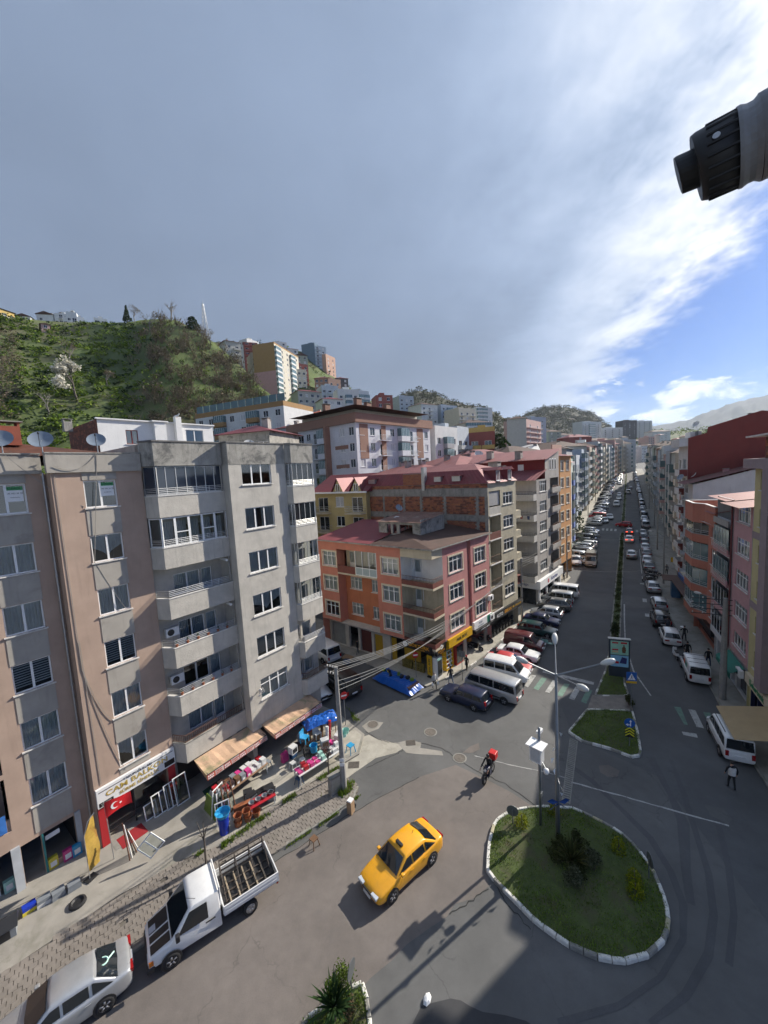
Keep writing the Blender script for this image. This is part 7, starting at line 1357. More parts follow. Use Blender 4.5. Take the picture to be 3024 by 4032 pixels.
# --- moving taxi and the vehicles parked along the paver pavement
tx=car('yellow taxi sedan driving past the roundabout','sedan','taxi',(-.05,17.85),-129,2,name='taxi',cat='taxi')
mb=MB(); mb.box(.05,.20,-.21,.21,1.47,1.60); smooth_bevel(mb.obj('taxi_sign',PLAS,tx),.02); mb=MB(); mb.tube([(-.75,0,1.48),(-.85,0,1.62)],.012,5); mb.obj('aerial',PLAS,tx)
sv=car('silver sedan with a green ribbon in its rear window','sedan','silver',(-13.25,12.95),-127.5,2); mb=MB(); P_=[Vector((-1.32-.16*cos(a),.05+.16*sin(a),1.29-.03*cos(a))) for a in [i*2*pi/12 for i in range(13)]]; mb.tube(P_,.03,5); mb.tube([P_[0],P_[0]+Vector((-.2,-.28,-.14))],.03,5); mb.obj('ribbon',M('ribbon_mint',(.5,.75,.65),.6),sv)
def pickup_truck():
 o=thing('pickup_truck','white dropside pickup with a glass rack in its bed and a black bonnet','truck',(-9.05,16.0,.006),RZ(-125)); Wm=PC['white']; hw=.97
 def fixed(mb,n,m,sm=True):
  me=mb.mesh(n,m,sm); bm=bmesh.new(); bm.from_mesh(me); bmesh.ops.recalc_face_normals(bm,faces=bm.faces[:]); bm.to_mesh(me); bm.free(); q=ob(n,me,o); b=q.modifiers.new('round','BEVEL'); b.width=.04; b.segments=2; b.limit_method='ANGLE'; b.angle_limit=rad(35); return q
 mb=MB(); side=[(2.42,.45),(2.42,.80),(2.30,.93),(1.55,1.16),(.78,1.98),(.62,2.04),(-.38,2.04),(-.40,.45)]
 vs=[];
 for s in (1,-1):vs+=[(x,s*(hw if z<1.2 else hw-.16*(z-1.16)/.88)*(.90 if x>2.25 else 1),z) for x,z in side]
 n=len(side); mb.add(vs,[tuple(range(n)),tuple(range(2*n-1,n-1,-1))]+[(i,(i+1)%n,n+(i+1)%n,n+i) for i in range(n)]); fixed(mb,'cab',Wm)
 mb=MB(); a,b=Vector((1.52,0,1.20)),Vector((.82,0,1.95)); nn=Vector((.73,0,.68))*.02; mb.add([a+nn+Vector((0,.86,0)),a+nn-Vector((0,.86,0)),b+nn-Vector((0,.72,0)),b+nn+Vector((0,.72,0))],[(0,1,2,3)]); mb.obj('windscreen',CGL,o)
 for s in (1,-1):mb=MB(); mb.add([(1.32,s*(hw-.005),1.22),(.12,s*(hw-.005),1.22),(.12,s*(hw-.12),1.88),(.80,s*(hw-.12),1.88)],[(0,1,2,3)]); mb.obj('side_window',CGL,o); mb=MB(); mb.box(-.2,.2,0,.03,-.01,.03); mb.obj('door_handle',PLAS,o,(.05,s*hw,1.05)); mb=MB(); mb.box(-.1,.06,-.1,.1,0,.28); q=mb.obj('mirror',PLAS,o,(1.35,s*(hw+.14),1.2)); smooth_bevel(q,.03)
 mb=MB();
 for y0,y1 in ((-.82,-.12),(-.04,.30),(.38,.82)):mb.add([(2.31,y0*.94,.945),(2.31,y1*.94,.945),(1.58,y1,1.172),(1.58,y0,1.172)],[(0,1,2,3)])
 mb.obj('bonnet_wrap',M('wrap_black',(.012,.012,.013),.35,coat=.3),o); mb=MB(); mb.add([(2.30,-.45,.955),(2.30,-.15,.955),(2.05,-.15,1.03),(2.05,-.45,1.03)],[(0,1,2,3)]); mb.obj('sticker',M('sticker_grey',(.35,.36,.4),.5),o); mb=MB(); mb.add([(1.36,-.55,1.40),(1.36,-.2,1.40),(1.20,-.2,1.57),(1.20,-.55,1.57)],[(0,1,2,3)]); mb.obj('paper',SIGNW,o)
 for s in (1,-1):mb=MB(); mb.box(2.30,2.44,s*.62-.2,s*.62+.2,.62,.82); smooth_bevel(mb.obj('headlight',HLT,o),.03); mb=MB(); mb.box(2.24,2.40,s*.86-.04,s*.86+.05,.62,.82); mb.obj('indicator',AMB,o)
 mb=MB(); mb.box(2.2,2.5,-.93,.93,.32,.56); smooth_bevel(mb.obj('bumper',PLAS,o),.06)
 mb=MB(); mb.box(-2.45,2.2,-.42,.42,.42,.6); mb.obj('chassis',DKM,o)
 mb=MB(); mb.box(-2.95,-.50,-1.0,1.0,.80,.90); mb.obj('bed_floor',DKM,o)
 for nm,bx in (('bed_side',(-2.95,-.50,.97,1.02)),('bed_side',(-2.95,-.50,-1.02,-.97)),('headboard',(-.53,-.48,-.96,.96)),('tailgate',(-3.0,-2.95,-1.02,1.02))):
  mb=MB(); mb.box(*bx,.84,1.28);
  if nm=='bed_side':
   for zz in (.95,1.12):mb.box(bx[0]+.05,bx[1]-.05,bx[2]-.012,bx[3]+.012,zz,zz+.05)
  mb.obj(nm,Wm,o)
 mb=MB(); mb.tube([(-.42,-.8,1.28),(-.42,-.8,2.12),(-.42,.8,2.12),(-.42,.8,1.28)],.035,6); mb.obj('ladder_bar',Wm,o)
 RK=M('rack_steel',(.09,.075,.065),.7,.4,var=.2); rk=ob('glass_rack',None,o)
 for s in (-1,):
  for zz in (1.05,1.35,1.65,1.95):mb=MB(); y=-.75+(zz-1.0)*.12; mb.box(-2.8,-.7,y-.025,y+.025,zz,zz+.05); mb.obj('rail',RK,rk)
  for xx in (-2.78,-2.1,-1.42,-.72):mb=MB(); mb.tube([(xx,-.75,.9),(xx,-.62,2.0)],.028,5); mb.obj('upright',RK,rk); mb=MB(); mb.tube([(xx,-.62,1.95),(xx,.55,.92)],.022,5); mb.obj('brace',RK,rk)
 for yy in (-.3,.1,.5):mb=MB(); mb.box(-2.8,-.7,yy-.03,yy+.03,.9,.96); mb.obj('floor_bar',RK,rk)
 for xx in (-2.5,-2.1,-1.7,-1.3,-.9):mb=MB(); mb.box(xx-.03,xx+.03,-.7,.9,.96,1.0); mb.obj('floor_slat',M('slat_wood',(.3,.24,.17),.8),rk)
 c=car_meshes('transit')
 for ax in (1.62,-1.62):
  for s in (1,-1):w=ob('wheel',c['tyre'],o,(ax,s*.895,.34)); ob('rim',c['rim'],w,rz=0 if s<0 else pi); ob('wheel_arch',c['arch'],o,(ax,s*.965,.37)) if ax>0 else None
 for s in (1,-1):mb=MB(); mb.box(-2.98,-2.9,s*.8-.12,s*.8+.12,.62,.74); mb.obj('tail_light',TLT,o)
 mb=MB(); mb.tube([(.5,.55,2.03),(.85,.6,2.35)],.01,4); mb.obj('aerial',PLAS,o)
pickup_truck()
# --- row outside the pink house
car('dark blue old estate car parked nose to the pavement','wagon','blue',(6.15,31.75),-50,2,trim='bumper'); car('silver minibus with a white roof beside the blue estate','minibus','silver',(8.75,32.55),-49,2)
ang='vehicles parked at an angle outside the pink house'
car('white family van next to the silver minibus','mpv','white',(10.85,35.35),125,2,group=ang); car('red sedan between the white van and the white old saloon','sedan','red',(11.6,37.0),125,2,group=ang); car('white boxy old saloon beside the red sedan','oldsedan','white',(13.2,38.95),126,2,group=ang,trim='bumper'); car('maroon panel van in the angled row','van','maroon',(14.65,41.1),126,2,group=ang); car('dark green old estate in the angled row','wagon','green',(17.5,44.6),126,2,group=ang,trim='bumper'); car('navy blue hatchback beside the dark green estate','oldsedan','navy',(19.1,47.3),126,2,group=ang); car('silver sporty hatchback beside the navy car','hatch','silver',(20.7,49.7),-54,2,group=ang); car('dark grey crossover before the silver people carrier','suv','grey',(22.9,52.2),-56,2,group=ang); car('silver people carrier beside the dark grey crossover','mpv','silver',(24.4,54.6),-56,2,group=ang); car('white minibus at the end of the angled row','transit','white',(26.2,57.2),-56,2,group=ang)
# --- side street and bazaar corner
car('black van with a white roof behind the utility pole','transit','black',(-4.9,34.9),-37,2); car('silver car half hidden beside the grey block','sedan','silver',(-7.5,34.5),143,1); car('white van parked up the side street','transit','white',(-7.6,41.6),-40,2)
# --- right kerb, in shade
rg='vehicles parked along the right kerb'
wv=car('white estate van with roof rails by the faded crossing','mpv','white',(22.9,25.0),27,2,group=rg)
for s in (1,-1):mb=MB(); mb.tube([(.6,s*.62,1.86),(-1.5,s*.62,1.86)],.025,6); mb.obj('roof_rail',PLAS,wv)
cv=px_car('white delivery van with orange and green side stickers','van','white',2756,2706,29,group=rg)
for s in (1,-1):
 for m_,a_,b_ in ((M('sticker_orange',(.55,.12,.05),.5),-.4,.25),(M('sticker_teal',(.03,.25,.2),.5),-1.1,-.4)):mb=MB(); mb.add([(a_,s*.80,1.1),(b_,s*.80,1.1),(b_,s*.775,1.5),(a_,s*.775,1.5)],[(0,1,2,3)]); mb.obj('sticker',m_,cv)
mb=MB();
for xx in (.2,-.7,-1.5):mb.tube([(xx,-.7,1.9),(xx,.7,1.9)],.02,5); mb.obj('roof_bar',DKM,cv); mb=MB()
px_car('white hatchback ahead of the delivery van','hatch','white',2650,2552,29,group=rg); px_car('black crossover with its tailgate open','suv','black',2612,2482,29,group=rg); px_car('silver estate ahead of the black crossover','wagon','silver',2604,2412,29,group=rg); px_car('silver sedan behind the parked motorbikes','sedan','silver',2577,2342,30,group=rg); px_car('grey sedan ahead of the parked motorbikes','sedan','grey',2558,2254,31,group=rg)
def bed_pickup():
 o=thing('pickup_truck','white pickup with red and white striped sides at the right edge','truck',(23.2,19.5,.006),RZ(25)); c=car_meshes('mpv'); W_=PC['white']
 mb=MB(); side=[(2.4,.4),(2.4,.78),(2.2,.95),(1.45,1.08),(.85,1.68),(-.25,1.70),(-.45,1.1),(-.45,.4)]; n=len(side); vs=[]
 for s in (1,-1):vs+=[(x,s*(.86 if z<1.1 else .72),z) for x,z in side]
 mb.add(vs,[tuple(range(n)),tuple(range(2*n-1,n-1,-1))]+[(i,(i+1)%n,n+(i+1)%n,n+i) for i in range(n)]); me=mb.mesh('cab',W_,True); bm=bmesh.new(); bm.from_mesh(me); bmesh.ops.recalc_face_normals(bm,faces=bm.faces[:]); bm.to_mesh(me); bm.free(); smooth_bevel(ob('cab',me,o),.05)
 for s in (1,-1):mb=MB(); mb.add([(1.25,s*.865,1.12),(.1,s*.865,1.12),(.1,s*.745,1.6),(.8,s*.745,1.6)],[(0,1,2,3)]); mb.obj('side_window',CGL,o)
 mb=MB(); mb.add([(-.47,.6,1.15),(-.47,-.6,1.15),(-.30,-.6,1.6),(-.30,.6,1.6)],[(0,1,2,3)]); mb.obj('rear_window',CGL,o)
 mb=MB(); mb.box(-2.5,-.5,-.86,.86,.6,.7); mb.obj('bed_floor',DKM,o); RW=M('stripe_red',(.35,.05,.04),.6)
 for s in (1,-1):
  mb=MB(); mb.box(-2.5,-.5,s*.88-.02,s*.88+.02,.6,1.05); sd=mb.obj('bed_side',W_,o)
  for k in range(8):x=-2.45+k*.25; mb=MB(); mb.add([(x,s*.905,.75),(x+.12,s*.905,.75),(x+.2,s*.905,1.0),(x+.08,s*.905,1.0)],[(0,1,2,3)]); mb.obj('stripe',RW,sd)
  mb=MB(); mb.tube([(-2.5,s*.88,1.06),(-.5,s*.88,1.06)],.03,6); mb.obj('top_rail',RW,o)
 mb=MB(); mb.box(-2.54,-2.5,-.9,.9,.6,1.05); mb.obj('tailgate',W_,o)
 for ax in (1.5,-1.6):
  for s in (1,-1):w=ob('wheel',c['tyre'],o,(ax,s*.80,.32)); ob('rim',c['rim'],w,rz=0 if s<0 else pi)
bed_pickup()
# --- traffic
px_car('silver sedan driving away up the shaded carriageway','sedan','silver',2487,2205,32,lod=1); px_car('white sedan braking before the far crossing','sedan','white',2478,2140,32,lod=1,brake=True); px_car('maroon sedan stopped at the far crossing','sedan','maroon',2478,2108,33,lod=1,brake=True); p=gps(2455,2078); car('red hatchback turning through the median gap','hatch','red',p+SE*1.5,-52,1)
px_car('white van driving down beside the median','transit','white',2427,1997,212,'front',lod=1); px_car('white car behind the white van coming down','sedan','white',2436,1970,212,'front',lod=0); px_car('silver car third in the line coming down','hatch','silver',2437,1955,212,'front',lod=0); px_car('white minibus driving away beyond the far crossing','transit','white',2474,1946,32,lod=0); px_car('grey car ahead of the white minibus','sedan','grey',2482,1928,32,lod=0); px_car('black car alone near the top of the street','sedan','black',2502,1897,33,lod=0)
px_car('silver sedan leaving the angled row past the crossing','sedan','silver',2383,2062,205,'front',lod=0); px_car('white sedan following the silver one past the crossing','sedan','white',2403,2048,207,'front',lod=0)
px_car('white sedan with a red flag parked facing the camera','sedan','white',2272,2232,200,'front',lod=1)
p=gps(2325,2238); ct_=car('beige pickup with a grey canvas cover facing the camera','transit','beige',p-A(212)*2.4,212,1,name='covered_pickup',cat='truck'); mb=MB(); mb.box(-2.5,.5,-.98,.98,1.2,2.45); smooth_bevel(mb.obj('canvas_cover',M('canvas_grey',(.16,.16,.15),.9,var=.15),ct_),.15)
# --- long rows
rnd=random.Random(42); pal=['white']*7+['black']*5+['grey']*5+['silver']*6+['dark']*4+['red']*1+['navy']+['maroon']; types=['sedan']*6+['hatch']*5+['suv']*4+['mpv']*3+['wagon','transit']
words={'sedan':'sedan','hatch':'hatchback','suv':'crossover','mpv':'people carrier','wagon':'estate car','transit':'van'}
i=0; t=36.5
while t<262:
 if 69<t<77.5:t=78
 c,tp=rnd.choice(pal),rnd.choice(types)
 if i==15:c,tp='red','transit'
 p=sp(t+rnd.uniform(-.2,.2),-6.9+rnd.uniform(-.3,.3)); car(f'{c} {words[tp]}, {ordn(i)} in the angled row beyond the covered pickup',tp,c,p,32.3+(98 if rnd.random()<.5 else -82),1 if t<62 else 0,'cars in the long angled row left of the main street'); i+=1; t+=2.75+(2.6 if rnd.random()<.08 else 0)
i=0; t=41.0
while t<300:
 if 69<t<77:t=78
 c,tp=rnd.choice(pal),rnd.choice(types)
 p=sp(t,4.35+rnd.uniform(-.12,.12)+(.9 if t>76 else 0)); car(f'{c} {words[tp]}, {ordn(i)} along the right kerb beyond the grey sedan',tp,c,p,32.3,1 if t<62 else 0,'cars along the far right kerb'); i+=1; t+=rnd.uniform(4.9,5.8)
rnd=random.Random(4)
for k in range(16):
 t=205+k*6.0; q=-2.6+(k%2)*-1.5+rnd.uniform(-.3,.3); c=rnd.choice(pal); car(f'{c} car, {ordn(k)} in the queue at the top of the street','sedan',c,sp(t,q),212.3,0,'cars queueing at the top of the street')
# ----------------------------- plants of the islands
random.seed(11)
LAWN=[(.13,.21,.028),(.165,.255,.036),(.10,.165,.025),(.20,.28,.05),(.16,.17,.055)]
def grass(name,poly,z,n,h,label,dome=.12):
 l=LM(); xs=[p[0] for p in poly]; ys=[p[1] for p in poly]; c=Vector((sum(xs)/len(xs),sum(ys)/len(ys),0)); k=0; R=max((Vector((p[0],p[1],0))-c).length for p in poly)
 while k<n:
  x,y=random.uniform(min(xs),max(xs)),random.uniform(min(ys),max(ys))
  if not inpoly((x,y),poly):continue
  k+=1
  if noise.noise(Vector((x*.9,y*.9,3)))>.33 and random.random()<.75:continue
  p=Vector((x,y,z+zt(y)+dome*max(0,1-((p_:=Vector((x,y,0))-c).length/R)**2)-.02)); a=random.uniform(0,6.28); w=.02; hh=h*random.uniform(.5,1.4)*(1+.6*noise.noise(Vector((x*1.3,y*1.3,0)))); col=random.choice(LAWN); kk=random.uniform(.75,1.25)*(1+.35*noise.noise(Vector((x*.6,y*.6,7)))); d=Vector((cos(a),sin(a),0)); t=p+Vector((random.gauss(0,.03),random.gauss(0,.03),hh))
  l.tri(p-d*w,p+d*w,t,(col[0]*kk,col[1]*kk,col[2]*kk,1))
 return tag(l.obj(name),label,'grass',kind='stuff')
grass('roundabout_grass',ring,.16,15000,.075,'green grass growing on the roundabout'); grass('island_grass',isl_a,.14,5000,.075,'green grass on the triangular traffic island',.1); grass('island_grass',isl_b,.14,2500,.075,'grass under the advert board',.06); grass('corner_grass',isl_c,.14,2500,.09,'grass on the planted corner island',.08)
def weeds(pts,n,w,h,z=.1):
 l=LM()
 for _ in range(n):
  i=random.randrange(len(pts)-1); a,b=Vector(pts[i]),Vector(pts[i+1]); p=a.lerp(b,random.random())+Vector((random.gauss(0,w),random.gauss(0,w),0)); p.z=z
  if noise.noise(p*.8)<-.15:continue
  d=Vector((random.gauss(0,1),random.gauss(0,1),0)).normalized()*.035; c=random.choice(LAWN); l.tri(p-d,p+d,p+Vector((random.gauss(0,.04),random.gauss(0,.04),h*random.uniform(.4,1.5))),(*c,1))
 return l
l=weeds([lp(4.6,-5.0),lp(5.8,-5.7),lp(8.5,-6.05),lp(10.8,-6.45),lp(13.4,-7.1)],2600,.10,.14); tag(l.obj('kerb_weeds'),'weeds along the edge of the bazaar terrace','weeds',kind='stuff')
l=weeds([lp(5.0,-7.9),lp(6.3,-8.2),lp(10.2,-9.3),lp(12.4,-9.75)],1500,.07,.10,.03); tag(l.obj('kerb_weeds'),'weeds in the gutter of the paver pavement','weeds',kind='stuff')
l=weeds([Vector((-4.6,22.3,0)),Vector((-3.6,22.6,0)),Vector((-3.1,23.4,0))],900,.16,.26); tag(l.obj('kerb_weeds'),'tall weeds round the electric cabinet and pole','weeds',kind='stuff'); l=weeds([Vector((-4.2,31.6,0)),Vector((-3.1,29.8,0))],300,.1,.15,.1); tag(l.obj('kerb_weeds'),'weeds by the no entry sign','weeds',kind='stuff')
def shrub(label,p,r,h,n,pal,size=.09,name='shrub',seed=1,group=None):
 random.seed(seed); o=thing(name,label,'shrub',p,0,group); mb=MB();
 for k in range(5):a=k*1.256; mb.tube([(0,0,-.05),(r*.5*cos(a),r*.5*sin(a),h*.7)],[.02,.008],4)
 mb.obj('stems',BARK,o); l=LM()
 for k in range(max(4,n//90)):a=random.uniform(0,6.28); q=random.uniform(0,.75); l.clump(Vector((r*q*cos(a),r*q*sin(a),h*random.uniform(.35,.85))),r*.42,h*.26,90,size,pal,.3)
 l.obj('foliage',o); return o
def yucca(label,p,n,L,col,seed=1,w=.045,up=.35,trunk=.1,name='yucca'):
 random.seed(seed); o=thing(name,label,'plant',p); mb=MB(); mb.lathe([(.09,-.05),(.10,trunk*.5),(.07,trunk+.05)],8); mb.obj('stem',BARK,o); l=LM()
 for k in range(n):
  a=random.uniform(0,6.28); e=random.uniform(up,1.35); d=Vector((cos(a)*cos(e),sin(a)*cos(e),sin(e))); s=Vector((-sin(a),cos(a),0))*w; b=Vector((0,0,trunk)); ll=L*random.uniform(.7,1.1); m=b+d*ll*.55; t=b+d*ll+Vector((0,0,-ll*.12*cos(e))); c=random.choice(col); kk=random.uniform(.7,1.3); c=(c[0]*kk,c[1]*kk,c[2]*kk,1); l.quad(b-s*.6,b+s*.6,m+s,m-s,c); l.tri(m-s,m+s,t,c)
 l.obj('leaves',o); return o
GOLD_=[(.20,.22,.015),(.15,.19,.018),(.24,.24,.02)]; OLIVE=[(.05,.06,.02),(.07,.075,.03),(.04,.05,.02)]; GREYG=[(.085,.095,.055),(.11,.12,.075),(.06,.07,.035)]
G7=lambda x,y:gp(1400+x*.7836,3000+y*.7836,.3)
def g7(x,y,z=.27):p=G7(x,y); return (p.x,p.y,z)
yucca('tall spiky yucca in the middle of the roundabout',g7(1085,505),80,1.15,OLIVE+[(.09,.09,.03)],2)
for k,(x,y,r,h,pal) in enumerate(((1010,495,.55,.6,OLIVE),(1035,430,.6,.6,OLIVE),(1110,410,.6,.55,OLIVE),(1165,480,.55,.6,GREYG),(1190,540,.6,.6,GREYG),(1090,600,.6,.65,GREYG),(1140,560,.4,.4,OLIVE))):shrub(['dark shrub left of the spiky yucca','dark shrub at the lamp post foot','low dark shrub behind the spiky yucca','grey green shrub right of the spiky yucca','grey green shrub at the lower right of the yucca','grey green shrub in front of the yucca','small dark shrub in front of the yucca'][k],g7(x,y),r,h,720,pal,.10,seed=30+k,group='shrubs in the middle of the roundabout')
for k,(x,y,h) in enumerate(((835,310,.7),(1000,250,.65),(1322,440,.75),(1400,600,.7),(1405,660,.65))):conifer(['golden dwarf conifer by the round sign on the roundabout','golden dwarf conifer behind the lamp post','golden dwarf conifer on the shaded right of the lawn','upper golden conifer of the right hand pair','lower golden conifer of the right hand pair'][k],g7(x,y,.2),h,.3,GOLD_,420,50+k,'dwarf_conifer',.45,.09,'golden conifers on the roundabout')
p=gp(1335,3975,.2); yucca('palm like yucca at the bottom edge',(p.x-.15,p.y-.25,.2),110,1.05,[(.03,.06,.022),(.045,.08,.03)],9,.04,.1,.5); p=gp(1345,3950,.2); shrub('bright green bush beside the palm like yucca',(p.x+.1,p.y,.2),.65,1.4,1500,[(.07,.11,.02),(.10,.14,.03)],.08,seed=77); p=gp(1385,3990,.2); shrub('withered brown shrub beside the sign back at the bottom',(p.x,p.y-.2,.2),.5,.7,700,[(.11,.075,.045),(.09,.085,.04)],.08,seed=78)
shrub('clipped bush by the pedestrian sign',(19.1,29.9,.12),.55,.9,900,OLIVE,.09,seed=80)
def hedge():
 o=thing('median_hedge','low dark hedge along the median strip','hedge'); l=LM()
 for k in range(520):
  t=random.uniform(1,67) if k<300 else random.uniform(79,290); p=sp(t,random.uniform(-.25,.25),.3); s=random.uniform(.7,1.2)*(1 if t<80 else 1.5); l.clump(p,.38*s,.30*s,26 if t<60 else 14,.13*s,OLIVE+DARKG,.3)
 l.obj('foliage',o); return o
hedge()
shrub('tall dark bush on the median by the advert board',sp(3.2,0,.1),.55,1.7,1300,DARKG+OLIVE,.12,seed=81)
# ----------------------------- poles, lamps, signs
CONP=M('pole_concrete',(.27,.265,.25),.9,var=.15,scale=3,bump=.4,streak=.3); WIRE=M('wire',(.36,.36,.35),.5,.3,var=0); STEEL=M('steel_grey',(.22,.235,.25),.45,.6,var=.08)
def lamp_post():
 b=Vector((8.3,18.85,.2)); o=thing('street_lamp','tall grey street lamp with four arms standing on the roundabout','street lamp',b); H=9.2
 mb=MB(); mb.tube([(0,0,-.2),(0,0,2.5),(0,0,H)],[.12,.105,.06],12); mb.obj('pole',STEEL,o,smooth=True); mb=MB(); mb.lathe([(.17,-.05),(.17,.03),(.12,.06)],12); mb.obj('base_plate',STEEL,o)
 for k,(tip,ht) in enumerate((((2185,2532),10.35),((2372,2612),10.1),((2105,2605),10.1),((2262,2690),9.55))):
  e=gp(tip[0],tip[1],ht)-b; v=Vector((e.x,e.y,0)); v=v.normalized()*min(2.3,max(1.5,v.length)); e=Vector((v.x,v.y,ht-b.z)); d=(e-Vector((0,0,H-.1))).normalized(); mb=MB(); mb.tube([(0,0,H-.1),tuple(e)],[.045,.032],8); a=mb.obj('arm',STEEL,o)
  q=d.to_track_quat('Z','Y').to_matrix().to_4x4(); mb=MB(); mb.lathe([(.04,-.1),(.10,.0),(.155,.22),(.15,.42),(.09,.58),(.01,.62)],12,0,Matrix.Translation(e)@q); mb.obj('lamp_head',M('lamp_head',(.52,.53,.51),.4,var=.08),a,smooth=True)
 BT=M('ribbon_blue',(.01,.06,.25),.6)
 for s in (-1,1):mb=MB(); mb.add([(0,-.13,2.2),(s*.35,-.18,2.45),(s*.6,-.1,2.25),(s*.3,-.16,2.1)],[(0,1,2,3)]); mb.add([(0,-.13,2.15),(s*.45,-.2,1.85),(s*.5,-.1,1.75),(s*.05,-.13,2.05)],[(0,1,2,3)]); mb.obj('ribbon',BT,o)
 mb=MB()
 for k in range(9):z=6.0-k*.48; a=k*.9; mb.add([(.13*cos(a),.13*sin(a),z),(.30*cos(a),.30*sin(a),z-.1),(.27*cos(a+.3),.27*sin(a+.3),z-.3)],[(0,1,2)])
 q_=mb.obj('tape_scraps',SIGNW,o); q_['kind']='stuff'
lamp_post()
def cctv_pole():
 b=Vector((7.7,19.65,.2)); o=thing('camera_pole','slim grey pole with a white control box and dome camera','camera pole',b,RZ(45)); mb=MB(); mb.tube([(0,0,-.2),(0,0,5.75)],.07,10); mb.obj('pole',STEEL,o,smooth=True)
 mb=MB(); mb.box(-.55,-.10,-.30,.30,4.05,4.95); bx=mb.obj('control_box',SIGNW,o); mb=MB(); mb.box(-.72,.05,-.45,.45,4.95,5.0); mb.obj('box_roof',SIGNW,o); mb=MB(); mb.box(-.56,-.551,-.25,.25,4.12,4.88); mb.obj('box_door',M('door_grey',(.5,.52,.54),.5),bx)
 mb=MB(); mb.tube([(.05,0,5.1),(.5,.2,5.15)],.03,6); mb.obj('arm',STEEL,o); mb=MB(); mb.tube([(-.35,-.3,4.1),(-.55,-.55,4.0)],.025,6); mb.obj('arm',STEEL,o); mb=MB(); mb.lathe([(.02,.2),(.13,.14),(.14,0),(.10,-.09),(.01,-.13)],12,0,Matrix.Translation((-.58,-.6,3.85))); mb.obj('dome_camera',SIGNW,o,smooth=True); mb=MB(); mb.box(-.14,.14,-.10,-.07,1.75,2.0); mb.obj('small_plate',STEEL,o)
 mb=MB(); mb.box(.3,.75,.1,.3,5.1,5.25); mb.obj('camera',SIGNW,o)
cctv_pole()
def arms(o,z,n,L,mat,az):
 d=A(az)
 for k in range(n):
  mb=MB(); zz=z-k*.42; mb.tube([Vector((0,0,zz))-d*L*.2,Vector((0,0,zz))+d*L],.035,5); a=mb.obj('cross_arm',mat,o)
  for f in (.35,.65,.95):p=d*L*f; mb=MB(); mb.lathe([(.03,0),(.05,.03),(.03,.06),(.055,.09),(.02,.14)],7,0,Matrix.Translation((p.x,p.y,zz+.03))); mb.obj('insulator',MATS['porcelain_white'],a)
def utility_pole(label,b,h,r,az=None,n=2,lamp=None,L=1.0):
 o=thing('utility_pole',label,'utility pole',b); mb=MB(); mb.tube([(0,0,-.2),(0,0,h)],[r,r*.62],8); mb.obj('shaft',CONP,o)
 if az is not None:arms(o,h-.15,n,L,DKM,az)
 if lamp is not None:d=A(lamp); mb=MB(); mb.tube([(0,0,h-.9),tuple(d*.8+Vector((0,0,h-.2))),tuple(d*1.7+Vector((0,0,h)))],.03,6); a=mb.obj('lamp_arm',STEEL,o); e=d*1.7+Vector((0,0,h)); mb=MB(); mb.lathe([(.03,-.1),(.1,.05),(.12,.3),(.02,.45)],9,0,Matrix.Translation(e)@d.to_track_quat('Z','Y').to_matrix().to_4x4()); mb.obj('lamp_head',MATS['lamp_head'],a)
 return o
up_=utility_pole('leaning concrete utility pole with fanned wires beside the bazaar',(-3.5,22.9,0),8.35,.19,-60,2,L=.7)
for z in (1.9,2.2):mb=MB(); mb.box(-.14,.14,-.20,-.185,z,z+.22); mb.obj('paper',SIGNW,up_)
utility_pole('thick concrete utility pole with long cross arms at the shaded kerb',(26.9,30.1,0),8.6,.26,-62,4,-30,2.2); utility_pole('concrete pole outside the car parts shop',(17.1,48.6,0),8.3,.16,44,2,L=.5); utility_pole('concrete pole by the covered pickup',(31.0,65.6,zt(65.6)),8.3,.15,30,2,60,.5)
for k,(t,q) in enumerate(((28,6.0),(52,6.4),(80,7.2),(112,7.2))):utility_pole(f'{ordn(k)} dark street pole up the right pavement',sp(t,q),8.5,.14,None,0,-60,1.)
for k,(t,q) in enumerate(((60,-9.6),(95,-9.8),(130,-9.8))):utility_pole(f'{ordn(k)} slim pole up the far left pavement',sp(t,q),8.5,.13,32,1)
def wires(label,runs,r=.012):
 o=thing('overhead_wires',label,'wires')
 for a,b,s in runs:a,b=Vector(a),Vector(b); mb=MB(); mb.tube([a.lerp(b,i/12)+Vector((0,0,-s*4*(i/12)*(1-i/12))) for i in range(13)],r,4); mb.obj('wire',WIRE,o)
pc=[mp(1.85,-.25,5.0+.16*k) for k in range(5)]; up0=Vector((-3.5,22.9,0)); d60=A(-60)
wires('bundle of wires fanning from the leaning pole to the pink corner',[(up0+d60*(.1+.14*k)+Vector((0,0,8.3-.42*(k%2))),pc[k],.25+.05*k) for k in range(5)]+[(up0+Vector((0,0,7.4-.3*k)),pc[k]+Vector((0,0,-.3)),.5) for k in range(3)],.016)
wires('wires running along the shop fronts to the next pole',[(pc[k],Vector((17.1,48.6,8.1-.3*k)),.35) for k in range(4)]+[(Vector((17.1,48.6,8.1-.3*k)),Vector((31.0,65.6,zt(65.6)+8.1-.3*k)),.5) for k in range(4)]+[(Vector((31,65.6,zt(65.6)+8.1-.3*k)),sp(60,-9.6,8.2-.3*k),.5) for k in range(3)],.014)
wires('single wire across the main street',[(Vector((31.0,65.6,8.0)),sp(28,6.0,8.0),.9),(sp(9,8.0,8),Vector((17.1,48.6,8.0)),1.2)],.012)
RDS=M('sign_red',(.50,.012,.018),.45,var=.04); BLS=M('sign_bluepanel',(.01,.09,.36),.45,var=.04); BACKS=M('sign_back',(.16,.17,.175),.5,.5,var=.1)
